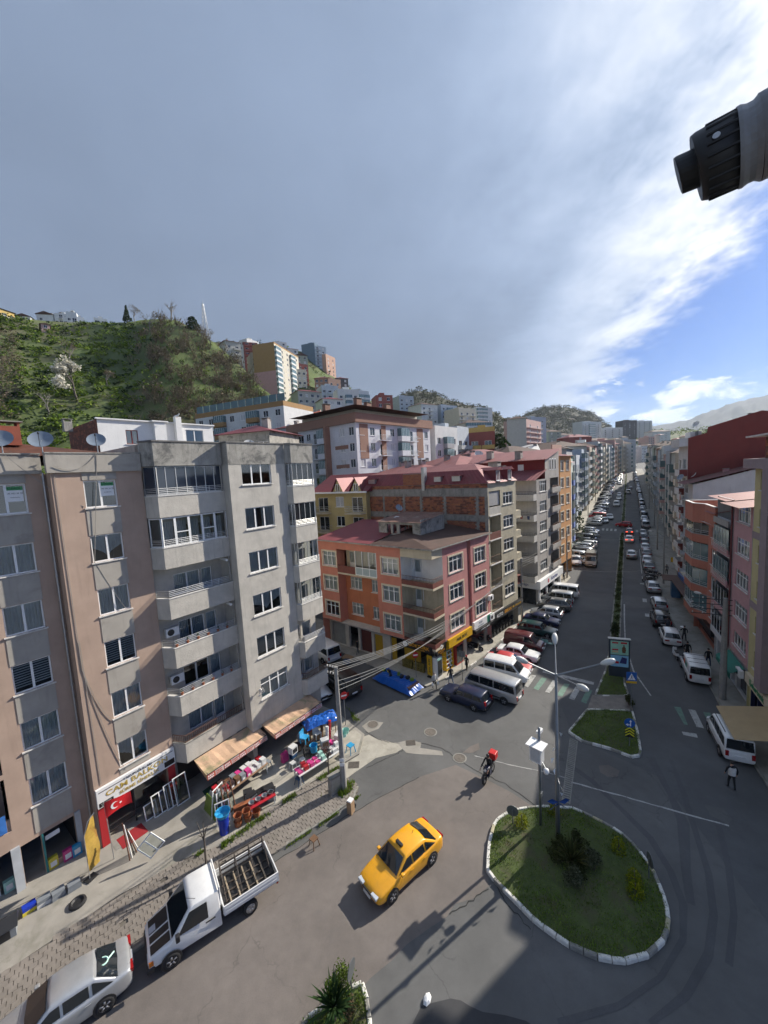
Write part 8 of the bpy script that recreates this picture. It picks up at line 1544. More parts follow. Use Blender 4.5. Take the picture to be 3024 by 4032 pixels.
def post_sign(label,b,h,az,kind,cat='road sign',r=.3):
 """sign facing heading az"""
 o=thing('road_sign',label,cat,b,RZ(az)-pi/2+pi); T=Matrix.Rotation(pi/2,4,'X')
 mb=MB(); mb.tube([(0,.04,-.1),(0,.04,h+(.1 if kind!='post' else 0))],.03,7); mb.obj('post',STEEL,o)
 if kind=='noentry':
  mb=MB(); mb.lathe([(r,0),(r,.02)],22,0,Matrix.Translation((0,0,h))@T); d=mb.obj('disc',RDS,o); mb=MB(); mb.box(-r*.72,r*.72,-.027,-.021,h-.06,h+.06); mb.obj('bar',SIGNW,o)
 elif kind=='arrow':
  mb=MB(); mb.lathe([(.33,0),(.33,.02)],22,0,Matrix.Translation((0,0,h))@T); mb.obj('disc',BLS,o); mb=MB(); mb.box(.02,.08,-.027,-.021,h-.22,h+.12); mb.add([(-.03,-.024,h+.1),(.13,-.024,h+.1),(.05,-.024,h+.24)],[(0,1,2)]); mb.box(-.12,.02,-.027,-.022,h-.16,h-.10); mb.add([(-.10,-.024,h-.03),(-.10,-.024,h-.23),(-.25,-.024,h-.13)],[(0,1,2)]); mb.obj('arrow',SIGNW,o)
  mb=MB(); mb.box(-.30,.30,-.02,0,h-1.05,h-.38); ch=mb.obj('chevron_board',SIGNK,o);
  for k in range(3):z=h-1.0+k*.2; mb=MB(); mb.add([(-.28,-.024,z),(0,-.024,z+.2),(.28,-.024,z),(.28,-.024,z+.1),(0,-.024,z+.3),(-.28,-.024,z+.1)],[(0,1,4,5),(1,2,3,4)]); mb.obj('chevron',M('chevron_yellow',(.65,.60,.03),.5),ch)
 elif kind=='ped':
  mb=MB(); mb.box(-.36,.36,-.02,0,h-.36,h+.36); mb.obj('panel',BLS,o); mb=MB(); mb.add([(-.28,-.024,h-.27),(.28,-.024,h-.27),(0,-.024,h+.27)],[(0,1,2)]); mb.obj('triangle',SIGNW,o)
  mb=MB(); mb.lathe([(.035,0),(.035,.004)],10,0,Matrix.Translation((.02,-.026,h+.08))@T); mb.tube([(.0,-.028,h+.04),(-.01,-.028,h-.08)],.028,5); mb.tube([(-.01,-.028,h-.08),(-.09,-.028,h-.22)],.018,4); mb.tube([(-.01,-.028,h-.08),(.09,-.028,h-.22)],.018,4); mb.tube([(0,-.028,h+.02),(.09,-.028,h-.05)],.014,4); mb.obj('pedestrian_figure',SIGNK,o); mb=MB(); mb.box(-.36,.36,-.02,0,h-.55,h-.38); mb.obj('yellow_plate',YEL,o)
 elif kind=='back':mb=MB(); mb.lathe([(.32,0),(.32,.02)],20,0,Matrix.Translation((0,0,h))@T); mb.obj('disc',BACKS,o)
 elif kind=='square':mb=MB(); mb.box(-.3,.3,-.02,0,h-.3,h+.3); mb.obj('panel',BACKS,o)
 return o
p=gp(1362,2862); post_sign('red no entry sign beside the leaning utility pole',(p.x,p.y,.1),2.55,160,'noentry'); p=gp(1640,2672); post_sign('red no entry sign at the yellow corner shop',(p.x,p.y,.1),2.3,170,'noentry'); p=gp(1822,2678); post_sign('grey back of a square sign by the parked minibus',(p.x,p.y,.1),2.5,30,'square')
p=gp(2468,2812); post_sign('blue pedestrian crossing sign on the median island',(18.7,29.0,.2),2.9,195,'ped'); post_sign('blue arrow sign over a yellow chevron board on the island',(16.15,25.2,.2),1.75,200,'arrow'); q=g7(790,300,.2); post_sign('back of a round sign on the roundabout edge',q,.75,20,'back'); q=g7(1478,570,.2); post_sign('thin dark sign edge at the right of the roundabout',q,.9,100,'back',r=.2); p=gp(1378,3960,.2); post_sign('dark sign seen edge on at the bottom island',(p.x+.12,p.y+.1,.2),1.4,110,'back')
post_sign('pair of bollard signs at the far crossing',sp(69.3,0,.1),1.3,212,'square')
def billboard():
 b=Vector((20.9,34.2,.15)); o=thing('advert_board','dark framed advert board with two posters on the median island','advert board',b,RZ(110)); mb=MB(); mb.box(-.85,.85,-.12,.12,0,3.6); smooth_bevel(mb.obj('cabinet',M('cabinet_navy',(.035,.045,.06),.4),o),.03); mb=MB(); mb.box(-.9,.9,-.16,.16,3.6,3.68); mb.obj('top_cap',SILL,o)
 mb=MB(); mb.box(-.72,.72,-.128,-.121,2.15,3.45); a=mb.obj('poster',M('poster_mint',(.30,.55,.42),.5),o); mb=MB(); mb.box(-.72,.72,-.128,-.121,1.0,2.08); b2=mb.obj('poster',M('poster_sky',(.25,.50,.68),.5),o)
 mb=MB(); mb.lathe([(.12,2.35),(.16,2.6),(.14,2.85),(.05,2.95),(.05,3.1)],10,0,Matrix.Translation((.35,0,0))@Matrix.Scale(.05,4,(0,1,0))@Matrix.Translation((0,-2.75,0))); mb.obj('bottle_print',M('print_brown',(.12,.05,.02),.5),a)
 for z,m_ in ((3.2,RDS),(2.55,RDS),(2.35,M('print_cream',(.6,.45,.25),.5))):mb=MB(); mb.box(-.6,-.1,-.134,-.129,z,z+.13); mb.obj('print',m_,a)
 mb=MB(); mb.box(.1,.6,-.134,-.129,3.2,3.36); mb.obj('print',RDS,a); mb=MB(); mb.add([(.0,-.132,1.35),(.55,-.132,1.3),(.6,-.132,1.85),(.2,-.132,1.95)],[(0,1,2,3)]); mb.obj('print',M('print_navy',(.03,.03,.14),.5),b2); mb=MB(); mb.box(-.6,-.05,-.134,-.129,1.3,1.5); mb.obj('print',RDS,b2)
billboard()
# ----------------------------- people
TMP=bpy.data.scenes.new('workshop')
SKIN=M('skin',(.42,.25,.18),.6,var=.05); HAIR=M('hair_dark',(.02,.015,.012),.7)
def cloth(n,c):return M('cloth_'+n,c,.9,var=.12,scale=6)
def tube_limb(mb,pts,rs,mat,n=8):mb.tube(pts,rs,n,mat)
def person(label,pos,az,top,legs,shoe=None,hair=None,stride=.0,arm=(.1,-.1),h=1.72,cover=None,hold=None,vest=None,seated=False,z=None,lean=0.):
 """standing or walking figure: one body surface grown from a skeleton, hair and headwear as children"""
 k=h/1.72; o=tag(ob('person',None,None,(pos[0],pos[1],(zt(pos[1])+.0 if z is None else z)),RZ(az)),label,'person')
 V=[]; E=[]; R=[]; MI=[]
 def v(x,y,z,r):V.append((x*k,y*k,z*k)); R.append(r*k); return len(V)-1
 def e(a,b,m):E.append((a,b)); MI.append(m)
 hz=.92 if not seated else .52; pel=v(0,0,hz,.135); wa=v(lean*.2,0,hz+.2,.125); ch=v(lean*.5,0,hz+.42,.15); nk=v(lean*.75,0,hz+.58,.06); hd=v(lean*.9+.02,0,hz+.68,.085); tp=v(lean*.95+.02,0,hz+.80,.075)
 e(pel,wa,0); e(wa,ch,0); e(ch,nk,0); e(nk,hd,2); e(hd,tp,2)
 for s,sw in ((1,stride),(-1,-stride)):
  if seated:hp=v(.05,s*.1,hz-.02,.09); kn=v(.42,s*.17,hz-.02,.065); an=v(.45,s*.17,.12,.045); ft=v(.6,s*.17,.05,.04)
  else:hp=v(0,s*.09,hz-.06,.09); kn=v(.22*sw+.03,s*.10,.50,.062); an=v(.40*sw-.06*abs(sw),s*.10,.10+.04*(sw<0)*abs(sw),.045); ft=v(.40*sw+.15,s*.11,.04,.038)
  e(pel,hp,1); e(hp,kn,1); e(kn,an,1); e(an,ft,3)
  aw=arm[0 if s>0 else 1]; sh=v(lean*.55,s*.19,hz+.50,.065); el=v(lean*.5+aw*.25,s*.27,hz+.24,.048); wr=v(lean*.5+aw*.75+.08,s*.25,hz+.02+max(0,aw)*.25,.035); hn=v(lean*.5+aw*.85+.12,s*.245,hz-.07+max(0,aw)*.30,.032)
  e(ch,sh,0); e(sh,el,0); e(el,wr,0); e(wr,hn,2)
 me=bpy.data.meshes.new('sk'); me.from_pydata(V,E,[]); t=bpy.data.objects.new('sk',me); TMP.collection.objects.link(t); t.modifiers.new('s','SKIN'); sv_=me.skin_vertices[0].data
 for i,r in enumerate(R):sv_[i].radius=(r,r*(.8 if i in (0,1,2) else 1)); sv_[i].use_root=(i==0)
 sd=t.modifiers.new('d','SUBSURF'); sd.levels=1;
 with bpy.context.temp_override(scene=TMP,view_layer=TMP.view_layers[0]):dg=bpy.context.evaluated_depsgraph_get(); dg.update(); m2=bpy.data.meshes.new_from_object(t.evaluated_get(dg))
 bpy.data.objects.remove(t); m2.name='body'
 mats=[top,legs,SKIN,shoe or SIGNK]; m2.materials.clear(); [m2.materials.append(x) for x in mats]; PV=[Vector(x) for x in V]
 for p_ in m2.polygons:
  c=p_.center; best=9; bi=0
  for (a,b),mi in zip(E,MI):
   ab=PV[b]-PV[a]; f=max(0,min(1,(c-PV[a]).dot(ab)/ab.length_squared)); dd=(c-PV[a]-ab*f).length/(R[a]+(R[b]-R[a])*f)
   if dd<best:best=dd; bi=mi
  p_.material_index=bi; p_.use_smooth=True
 ob('body',m2,o)
 mb=MB()
 for s in (0,1):
  i=[j for j in range(len(V)) if R[j]==.032*k][s]; hp_=PV[i]; sy=1 if hp_.y>0 else -1
  for fi in range(4):mb.tube([hp_+Vector((.0,(fi-1.5)*.016*k,-.02*k)),hp_+Vector((.012,(fi-1.5)*.017*k,(-.06-.008*(fi in (1,2)))*k)),hp_+Vector((.03,(fi-1.5)*.016*k,(-.088-.01*(fi in (1,2)))*k))],[.010*k,.009*k,.007*k],5)
  mb.tube([hp_+Vector((.015,-sy*.02*k,0)),hp_+Vector((.045,-sy*.03*k,-.035*k))],[.011*k,.008*k],5)
 q_=mb.obj('fingers',SKIN,o); q_['kind']='stuff'; H_=PV[hd]+Vector((.0,0,.05*k))
 mb=MB(); mb.tube([H_+Vector((.075*k,0,.0)),H_+Vector((.105*k,0,-.02*k))],[.012*k,.016*k],5); mb.obj('nose',SKIN,o)
 hm=cover or hair or HAIR; mb=MB(); Th=Matrix.Translation(H_+Vector((-.018*k,0,.02*k))); mb.lathe([(.092*k,-.03*k if not cover else -.10*k),(.104*k,.02*k),(.092*k,.07*k),(.05*k,.105*k),(.005,.115*k)],12,0,Th,cap=False); mb.obj('headscarf' if cover else 'hair',hm,o,smooth=True)
 if vest:mb=MB(); mb.lathe([(.19*k,.93*k),(.185*k,1.1*k),(.205*k,1.3*k),(.17*k,1.42*k)],12,0,Matrix.Scale(.82,4,(1,0,0)),cap=False); mb.obj('vest',vest,o,smooth=True)
 if hold:
  for s in hold:
   i=[j for j in range(len(V)) if R[j]==.032*k][0 if s>0 else 1]; hp_=PV[i]; bg=thing('carrier_bag','white carrier bag in the '+('left' if s>0 else 'right')+' hand of the '+('shopper in the white cardigan' if vest is None and cover is None else 'walker in the red headscarf'),'bag',Vector((pos[0],pos[1],zt(pos[1])))+Matrix.Rotation(RZ(az),3,'Z')@hp_+Vector((0,0,-.42*k)),RZ(az)); mb=MB(); mb.lathe([(.05,0),(.12,.06),(.13,.2),(.06,.31),(.02,.38)],9,0,Matrix.Scale(.6,4,(0,1,0))); mb.obj('bag_body',SIGNW,bg,smooth=True)
 return o
BLK=cloth('black',(.015,.015,.017)); DEN=cloth('denim',(.16,.20,.27)); WHT=cloth('white',(.55,.53,.5)); MAR=cloth('maroon',(.10,.012,.018)); RED_=cloth('red',(.45,.02,.03)); GRY=cloth('grey',(.10,.10,.11)); BLUE_=cloth('navy',(.03,.04,.08))
def gpp(px,py):p=gps(px,py); return (p.x,p.y)
person('person in a white cardigan over red walking with shopping bags',gpp(1712,2716),150,WHT,BLK,stride=.4,h=1.62,hair=M('hair_grey',(.25,.24,.23),.7),hold=(1,-1),vest=None); person('person in a black jacket and pale jeans walking away',gpp(1776,2694),-30,BLK,DEN,stride=.6,shoe=SIGNW); person('person with a red headscarf and dark coat carrying a bag',gpp(1838,2642),40,BLK,BLK,stride=.4,h=1.6,cover=RED_,hold=(1,)); person('person in black at the far shops of the side street',gpp(1409,2580),60,BLK,GRY,stride=.5); person('person in a long maroon coat on the sunlit pavement',gpp(2147,2364),30,MAR,MAR,stride=.4,h=1.62,cover=MAR); person('person in dark clothes by the far pole',gpp(2220,2288),210,BLUE_,BLK,stride=.4)
person('person in a black suit standing beside the white scooter',gpp(2706,2596),200,BLK,BLK,stride=.3,h=1.78); person('person in a dark coat walking on the shaded pavement',gpp(2788,2624),200,BLK,BLUE_,stride=.6); pt_=gpp(2694,2526); person('person carrying a tray on the shaded pavement',pt_,20,BLK,BLK,stride=.5,arm=(.7,-.1)); person('person sitting at the open tailgate of the black crossover',gpp(2628,2484),209,GRY,BLUE_,stride=.1,h=1.6); person('person in a white vest standing beside the striped pickup',gpp(2880,3108),15,BLK,BLK,stride=.35,vest=WHT,h=1.75); person('person by the yellow kiosk far on the right pavement',sp(34,6.8)[:2],30,GRY,BLK,stride=.3)
tr=thing('serving_tray','pale tray carried by the walker on the shaded pavement','tray',Vector((pt_[0],pt_[1],1.42))+A(20)*.5); mb=MB(); mb.lathe([(.22,0),(.24,.02),(.2,.02)],14); mb.obj('tray',SIGNW,tr)
# ----------------------------- motorbikes
def motorbike(label,pos,az,mat,box=None,rider=False,scooter=False,group=None,lod=1):
 o=thing('scooter' if scooter else 'motorbike',label,'motorbike',(pos[0],pos[1],zt(pos[1])+.005),RZ(az),group); r=.24 if scooter else .30; T=Matrix.Rotation(pi/2,4,'X')
 for x in (.66,-.62):mb=MB(); mb.lathe([(r*.6,-.05),(r*.95,-.055),(r,0),(r*.95,.055),(r*.6,.05)],16,0,T,cap=False); w=mb.obj('wheel',TYRE,o,(x,0,r),smooth=True); mb=MB(); mb.lathe([(r*.6,-.03),(r*.6,.03)],12,0,T); mb.obj('rim',RIM,w)
 mb=MB(); mb.tube([(.66,.06,r),(.50,.05,.75),(.42,0,.98)],.03,6); mb.tube([(.66,-.06,r),(.50,-.05,.75)],.03,6); mb.obj('fork',DKM,o); mb=MB(); mb.tube([(.36,-.34,1.02),(.44,-.12,1.0),(.44,.12,1.0),(.36,.34,1.02)],.02,6); mb.obj('handlebar',DKM,o)
 mb=MB();
 if scooter:mb.add([(.5,-.2,.35),(.5,.2,.35),(.48,.18,.9),(.48,-.18,.9),(.38,-.2,.33),(.38,.2,.33),(.42,.16,.92),(.42,-.16,.92)],[(0,1,2,3),(7,6,5,4),(0,3,7,4),(1,5,6,2),(3,2,6,7)]); mb.box(-.1,.45,-.17,.17,.26,.33); mb.add([(-.05,-.15,.32),(-.05,.15,.32),(-.8,.14,.5),(-.8,-.14,.5),(-.05,-.15,.68),(-.05,.15,.68),(-.75,.12,.75),(-.75,-.12,.75)],[(0,1,5,4),(1,2,6,5),(2,3,7,6),(3,0,4,7),(4,5,6,7)])
 else:mb.add([(.42,-.14,.55),(.42,.14,.55),(-.3,.13,.40),(-.3,-.13,.40),(.40,-.12,.88),(.40,.12,.88),(-.05,.14,.86),(-.05,-.14,.86)],[(0,1,5,4),(1,2,6,5),(2,3,7,6),(3,0,4,7),(4,5,6,7),(3,2,1,0)]); mb.box(-.2,.3,-.13,.13,.28,.52)
 smooth_bevel(mb.obj('fairing',mat,o),.03); mb=MB(); mb.box(-.72,.02,-.14,.14,.74,.84); smooth_bevel(mb.obj('seat',PLAS,o),.04); mb=MB(); mb.lathe([(.09,0),(.10,.06),(.02,.09)],10,0,Matrix.Translation((.52,0,.86))@Matrix.Rotation(pi/2,4,'Y')); mb.obj('headlamp',HLT,o); mb=MB(); mb.tube([(-.2,-.16,.32),(-.75,-.18,.38)],.045,7); mb.obj('exhaust',GALV,o)
 if box:mb=MB(); mb.box(-1.02,-.52,-.24,.24,.88,1.32); smooth_bevel(mb.obj('delivery_box',box,o),.04)
 return o
mz=gps(1925,3062); motorbike('dark motorbike with a red delivery box crossing the junction',(mz.x,mz.y),-142,PC['navy'],box=M('box_red',(.55,.02,.02),.45)); person('rider in black with a dark helmet on the delivery motorbike',(mz.x-.12*A(-142).x,mz.y-.12*A(-142).y),-142,BLK,BLK,seated=True,z=.30,arm=(.75,.75),lean=.22,cover=M('helmet',(.012,.012,.014),.25,coat=.8))
p=gps(2160,2543); motorbike('mint green scooter parked between the maroon van and the estate',(p.x,p.y),120,paint('mint',(.25,.45,.40)),scooter=True); p=gps(2660,2590); motorbike('white scooter parked behind the white hatchback',(p.x,p.y),25,PC['white'],scooter=True)
for k,(px,py) in enumerate(((2552,2292),(2564,2280),(2578,2268),(2560,2262))):p=gps(px,py); motorbike(f'black motorbike, {ordn(k)} in the cluster before the silver sedan',(p.x,p.y),100+15*k,PC['black'],group='motorbikes parked in a cluster on the right')
for k,(px,py) in enumerate(((1872,2560),(1912,2528))):p=gps(px,py); motorbike(['orange boxed motorbike outside the yellow kiosk shop','black motorbike outside the white and green sign'][k],(p.x,p.y),130,PC['black'],box=M('box_orange',(.5,.2,.02),.5) if k==0 else None)
bpy.data.scenes.remove(TMP)
# ----------------------------- the bazaar and shop goods
random.seed(5)
PL={n:M('plastic_'+n,c,.4,var=.08) for n,c in dict(blue=(.01,.04,.42),sky=(.03,.30,.55),terra=(.34,.12,.055),white=(.62,.62,.6),grey=(.22,.24,.26),pink=(.55,.05,.22),navy=(.02,.06,.14),teal=(.02,.22,.20),black=(.015,.015,.017),red=(.42,.02,.03),green=(.14,.22,.03),mint=(.35,.60,.52),yellow=(.60,.50,.05),brown=(.16,.09,.05),dark=(.05,.03,.03)).items()}
CARD=M('cardboard',(.33,.22,.13),.9,var=.1); WOODT=M('table_wood',(.24,.15,.09),.8,var=.2,scale=4)
def item(name,label,cat,p,az,parts,group=None):
 """parts: (part name, material, drawing on a mesh)"""
 o=thing(name,label,cat,p,RZ(az),group)
 for pn,m_,fn in parts:mb=MB(); fn(mb); mb.obj(pn,m_,o)
 return o
def bx(*a):return lambda mb:mb.box(*a)
def la(prof,n=14,x=0,y=0,z=0):return lambda mb:mb.lathe(prof,n,0,Matrix.Translation((x,y,z)),cap=False)
def tb(pts,r):return lambda mb:mb.tube(pts,r,6)
def tubs(name,label,p,r,h,m_,cat='tub',grp=None):return item(name,label,cat,p,0,[('wall',m_,la([(.01,.01),(r*.78,0),(r,h),(r*1.06,h),(r*.97,h-.02),(r*.76,.03),(.01,.03)]))],grp)
g_=.13
item('waste_bin','tall bright blue plastic bin in front of the bazaar','bin',(-10.1,20.35,g_),51,[('bin_body',PL['blue'],la([(.01,0),(.25,0),(.30,.95),(.33,.96),(.33,1.02),(.01,1.02)],16))]); tubs('basin','light blue basin sitting on the blue bin',(-10.1,20.35,g_+1.03),.40,.26,PL['sky'],'basin')
for k,(x,y,z) in enumerate(((-9.45,20.75,0),(-9.45,20.75,.34),(-9.0,21.05,0),(-9.05,21.05,.34),(-8.6,21.35,0))):tubs('plant_pot',['lower terracotta pot next to the blue bin','upper terracotta pot next to the blue bin','lower terracotta pot of the second stack','upper terracotta pot of the second stack','single terracotta pot past the two stacks'][k],(x,y,g_+z),.24,.34,PL['terra'],'plant pot','terracotta pots by the blue bin')
item('planter_box','long terracotta planter trough behind the pots','planter',(-9.5,21.6,g_+.35),60,[('trough',PL['terra'],bx(-.5,.5,-.14,.14,0,.24)),('stand',WOODT,bx(-.4,.4,-.1,.1,-.35,0))])
def table(label,p,az,L,D_,h,m_=WOODT):return item('trestle_table',label,'table',p,az,[('table_top',m_,bx(-L/2,L/2,-D_/2,D_/2,h-.04,h))]+[('leg',PL['white'],bx(sx*(L/2-.1)-.03,sx*(L/2-.1)+.03,sy*(D_/2-.08)-.03,sy*(D_/2-.08)+.03,0,h-.04)) for sx in (-1,1) for sy in (-1,1)])
T1=lp(8.6,-2.9,g_); table('long table of boxed goods under the near awning',T1,37,3.6,1.1,.75); ct=['white','red','dark','brown','grey','pink','white','white']
for k in range(18):
 x=7.05+(k%9)*.39; y=-3.15+(k//9)*.5; h=random.uniform(.18,.4); item('goods_box',f'{ordn(k % 9)} goods box in the {"front" if k < 9 else "back"} line on the near awning table','box',lp(x,y,g_+.75),37,[('carton',PL[ct[k%8]],bx(-.16,.16,-.18,.18,0,h)),('price_tag',SIGNW,bx(-.08,.08,-.186,-.182,.02,.16))],'boxes on the near awning table')
T2=Vector((-5.35,24.85,g_)); table('long table with pink goods along the terrace edge',T2,48,3.6,.9,.72,PL['white'])
for k in range(16):
 u=-1.6+(k%8)*.45; v=-.2+(k//8)*.4; p=T2+A(48)*u+A(-42)*v; item('goods_pack',f'{ordn(k % 8)} pack in the {"outer" if k < 8 else "inner"} line on the terrace edge table','pack',(p.x,p.y,g_+.72),48,[('wrap',PL[['pink','pink','white','red','mint','white','pink','dark'][(k*3)%8]],bx(-.15,.15,-.12,.12,0,random.uniform(.08,.3)))],'packs on the terrace edge table')
T3=Vector((-8.45,21.95,g_)); table('low red table of steel pans near the pots',T3,52,1.6,.7,.55,PL['red'])
for k in range(4):p=T3+A(52)*(-.6+k*.4); tubs('steel_pan',f'{ordn(k)} shiny steel pan on the red table',(p.x,p.y,g_+.55),.17,.14,GALV,'pan','steel pans on the red table')
for k,(x,y,m_,w,h) in enumerate(((-9.2,22.3,'grey',.6,.55),(-8.8,22.7,'teal',.7,.4),(-8.3,22.9,'navy',.6,.5),(-9.6,22.8,'brown',.5,.35),(-8.0,22.5,'grey',.5,.6))):item('storage_crate',['grey storage crate behind the planter','teal storage crate in the middle of the heap','navy storage crate behind the pans','brown basket behind the grey crate','tall grey crate at the end of the pans'][k],'crate',(x,y,g_),40+9*k,[('shell',PL[m_],bx(-w/2,w/2,-.2,.2,0,h)),('lid',PL['black'],bx(-w/2-.02,w/2+.02,-.22,.22,h,h+.04))],'crates behind the pots')
for k in range(4):p=Vector((-11.5+k*.12,21.55+k*.22,g_)); item('panel_board',f'{ordn(k)} upright board in the green and white stack by the pavement','board',p,130,[('sheet',[PL['green'],PL['white'],PL['green'],PL['grey']][k],lambda mb:mb.add([(-.7,0,0),(.7,0,0),(.7,.25,.9),(-.7,.25,.9),(-.7,.03,0),(.7,.03,0),(.7,.28,.9),(-.7,.28,.9)],[(0,1,2,3),(7,6,5,4),(0,4,5,1),(3,2,6,7),(0,3,7,4),(1,5,6,2)]))],'boards leaning by the pavement')
def suitcase(label,p,az,m_):return item('suitcase',label,'suitcase',p,az,[('shell',m_,bx(-.24,.24,-.14,.14,.05,.68)),('pull_handle',PL['black'],tb([(-.1,.1,.68),(-.1,.1,.85),(.1,.1,.85),(.1,.1,.68)],.012)),('rib',PL['black'],bx(-.245,.245,-.01,.01,.1,.66))])
suitcase('pink suitcase standing under the far awning',lp(11.7,-3.5,g_),37,PL['pink']); suitcase('dark blue suitcase beside the pink one',lp(12.3,-3.7,g_),30,PL['navy'])
def stool(label,p,m_,s=1.,name='stool'):return item(name,label,'stool',p,40,[('seat',m_,bx(-.17*s,.17*s,-.17*s,.17*s,.40*s,.45*s))]+[('leg',m_,tb([(sx*.13*s,sy*.13*s,.41*s),(sx*.2*s,sy*.2*s,0)],.025*s)) for sx in (-1,1) for sy in (-1,1)])
stool('white plastic stool below the suitcases',lp(11.6,-4.5,g_),PL['white']); stool('second white plastic stool nearer the mirror frame',lp(12.2,-4.8,g_),PL['white']); stool('grey stool in the shade between the awnings',lp(10.6,-3.0,g_),PL['grey'],1.2); stool('blue topped stool at the terrace corner',(-3.35,26.25,g_),PL['sky'],1.3); stool('brown stool left standing on the road',(-4.8,19.35,.006),PL['brown'],1.05); stool('dark stool at the end of the pink table',(-6.5,23.55,g_),PL['navy'],1.1)
item('cardboard_box','cardboard box on end with papers standing on the road','box',(-2.95,21.35,.006),30,[('carton',CARD,bx(-.18,.18,-.16,.16,0,.75)),('papers',SIGNW,bx(-.16,.16,-.14,.14,.75,.83)),('black_bag',PL['black'],la([(.01,0),(.2,.05),(.22,.3),(.08,.45)],8,.35,.1))])
def heap():
 rnd=random.Random(3); kinds=[('armchair','sky'),('laundry_basket','sky'),('microwave','white'),('tub','mint'),('chair','black'),('box','white'),('roll','red'),('roll','grey'),('box','brown'),('box','grey'),('chair','white'),('roll','white'),('box','dark'),('basin','mint'),('box','pink'),('chair','dark'),('box','white'),('roll','brown'),('tub','teal'),('box','navy'),('box','red'),('box','white'),('basin','white'),('roll','dark')]
 spots=[(13.0,-4.2,.95),(13.1,-5.0,.5),(12.0,-4.1,.75),(15.0,-6.2,.95),(12.9,-4.6,0),(12.4,-3.4,0),(14.9,-4.7,.1),(15.2,-4.5,.1),(13.8,-3.6,0),(13.4,-3.4,.55),(14.2,-4.2,.55),(14.4,-5.0,0),(13.0,-3.4,0),(15.4,-6.0,.9),(14.4,-5.5,.1),(13.5,-4.6,0),(14.0,-5.2,.45),(14.8,-4.0,.1),(13.6,-5.3,0),(14.6,-3.7,0),(14.3,-3.4,.5),(15.3,-5.3,.2),(14.0,-5.9,.1),(15.5,-4.1,.1)]
 for k,((kd,c),(x,y,z)) in enumerate(zip(kinds,spots)):
  m_=PL[c]; p=lp(x,y,g_+z); az=rnd.uniform(0,90); lab=f'{c} {kd.replace("_", " ")}, {ordn(k)} piece of the bazaar heap by the blue tarpaulin'; G='goods heaped at the bazaar corner'
  if kd in ('armchair','chair'):item('plastic_chair',lab,'chair',p,az,[('seat',m_,bx(-.25,.25,-.25,.25,.38,.44)),('backrest',m_,bx(-.25,.25,.2,.26,.44,.85))]+[('leg',m_,bx(sx*.21-.03,sx*.21+.03,sy*.21-.03,sy*.21+.03,0,.38)) for sx in (-1,1) for sy in (-1,1)],G)
  elif kd in ('laundry_basket','tub','basin'):tubs(kd,lab,p,.28 if kd!='tub' else .22,.5 if kd=='laundry_basket' else .25,m_,kd.replace('_',' '),G)
  elif kd=='roll':item('carpet_roll',lab,'roll',p,az,[('cylinder',m_,tb([(0,0,0),(.12,.15,1.5)],.12))],G)
  else:w,h=rnd.uniform(.35,.6),rnd.uniform(.35,.6); item('carton' if kd=='box' else 'microwave',lab,kd,p,az,[('case',m_,bx(-w/2,w/2,-.22,.22,0,h)),('front_panel',PL['black'] if kd!='box' else CARD,bx(-w*.4,w*.4,-.226,-.222,h*.15,h*.8))],G)
heap()
def tarp(label,c,az,L,D_,z,h,seed,ed=.5,supports=None):
 o=thing('tarpaulin',label,'tarpaulin',c,RZ(az)); mb=MB(); n,m_=20,14
 for i in range(n+1):
  for j in range(m_+1):
   x,y=(i/n-.5)*L,(j/m_-.5)*D_; v=Vector((x*1.6,y*1.6,seed)); e=max(abs(i/n-.5),abs(j/m_-.5))*2; zz=z+h*(.5+.5*noise.noise(v*.7))+.07*noise.noise(v*3.1)+.03*noise.noise(v*7)-ed*max(0,e-.72)/.28; mb.v.append((x*(1+.05*noise.noise(v)),y*(1+.05*noise.noise(v+Vector((5,5,5)))),max(zz,.05)))
 for i in range(n):
  for j in range(m_):a=i*(m_+1)+j; mb.f.append((a,a+m_+1,a+m_+2,a+1)); mb.m.append(0)
 mb.obj('sheet',M('tarp_blue',(.012,.10,.42),.35,var=.12,scale=4,spec=.6),o); return o
tp=tarp('blue tarpaulin pulled over the bazaar heap',lp(14.9,-3.9,g_),60,2.6,1.3,1.55,.25,3,.25)
for sx,sy in ((-1,-1),(1,-1),(1,1),(-1,1)):mb=MB(); mb.tube([(sx*1.0,sy*.45,0),(sx*1.0,sy*.45,1.6)],.03,5); mb.obj('support',PL['brown'],tp)
ts_=tarp('market stall spread with a shiny blue tarpaulin',(.35,35.05,.01),134,4.9,1.9,.78,.12,9,.62); mb=MB(); mb.box(-2.1,2.1,-.7,.7,.1,.75); mb.obj('stall_bench',PL['dark'],ts_)
for k in range(7):u=-1.7+k*.55; p=Vector((.35,35.05,.9))+A(134)*u+A(44)*random.uniform(-.4,.4); item('battery_box',f'{ordn(k)} black and yellow box on the blue stall','box',(p.x,p.y,.86),134+20*k,[('case',PL['black'] if k%3 else PL['green'],bx(-.18,.18,-.12,.12,0,.22)),('label',PL['yellow'],bx(-.14,.14,-.125,-.121,.04,.16))],'boxes on the blue stall')
p=gps(1368,2600); item('cardboard_sheet','flattened cardboard heap behind the white van','cardboard',(p.x,p.y,.1),20,[('sheet',CARD,lambda mb:mb.add([(-.7,-.5,.1),(.7,-.5,.05),(.6,.5,.3),(-.5,.5,.35)],[(0,1,2,3)])),('bag',PL['navy'],la([(.01,0),(.5,.1),(.4,.35),(.1,.45)],9,-.8,-.3))])
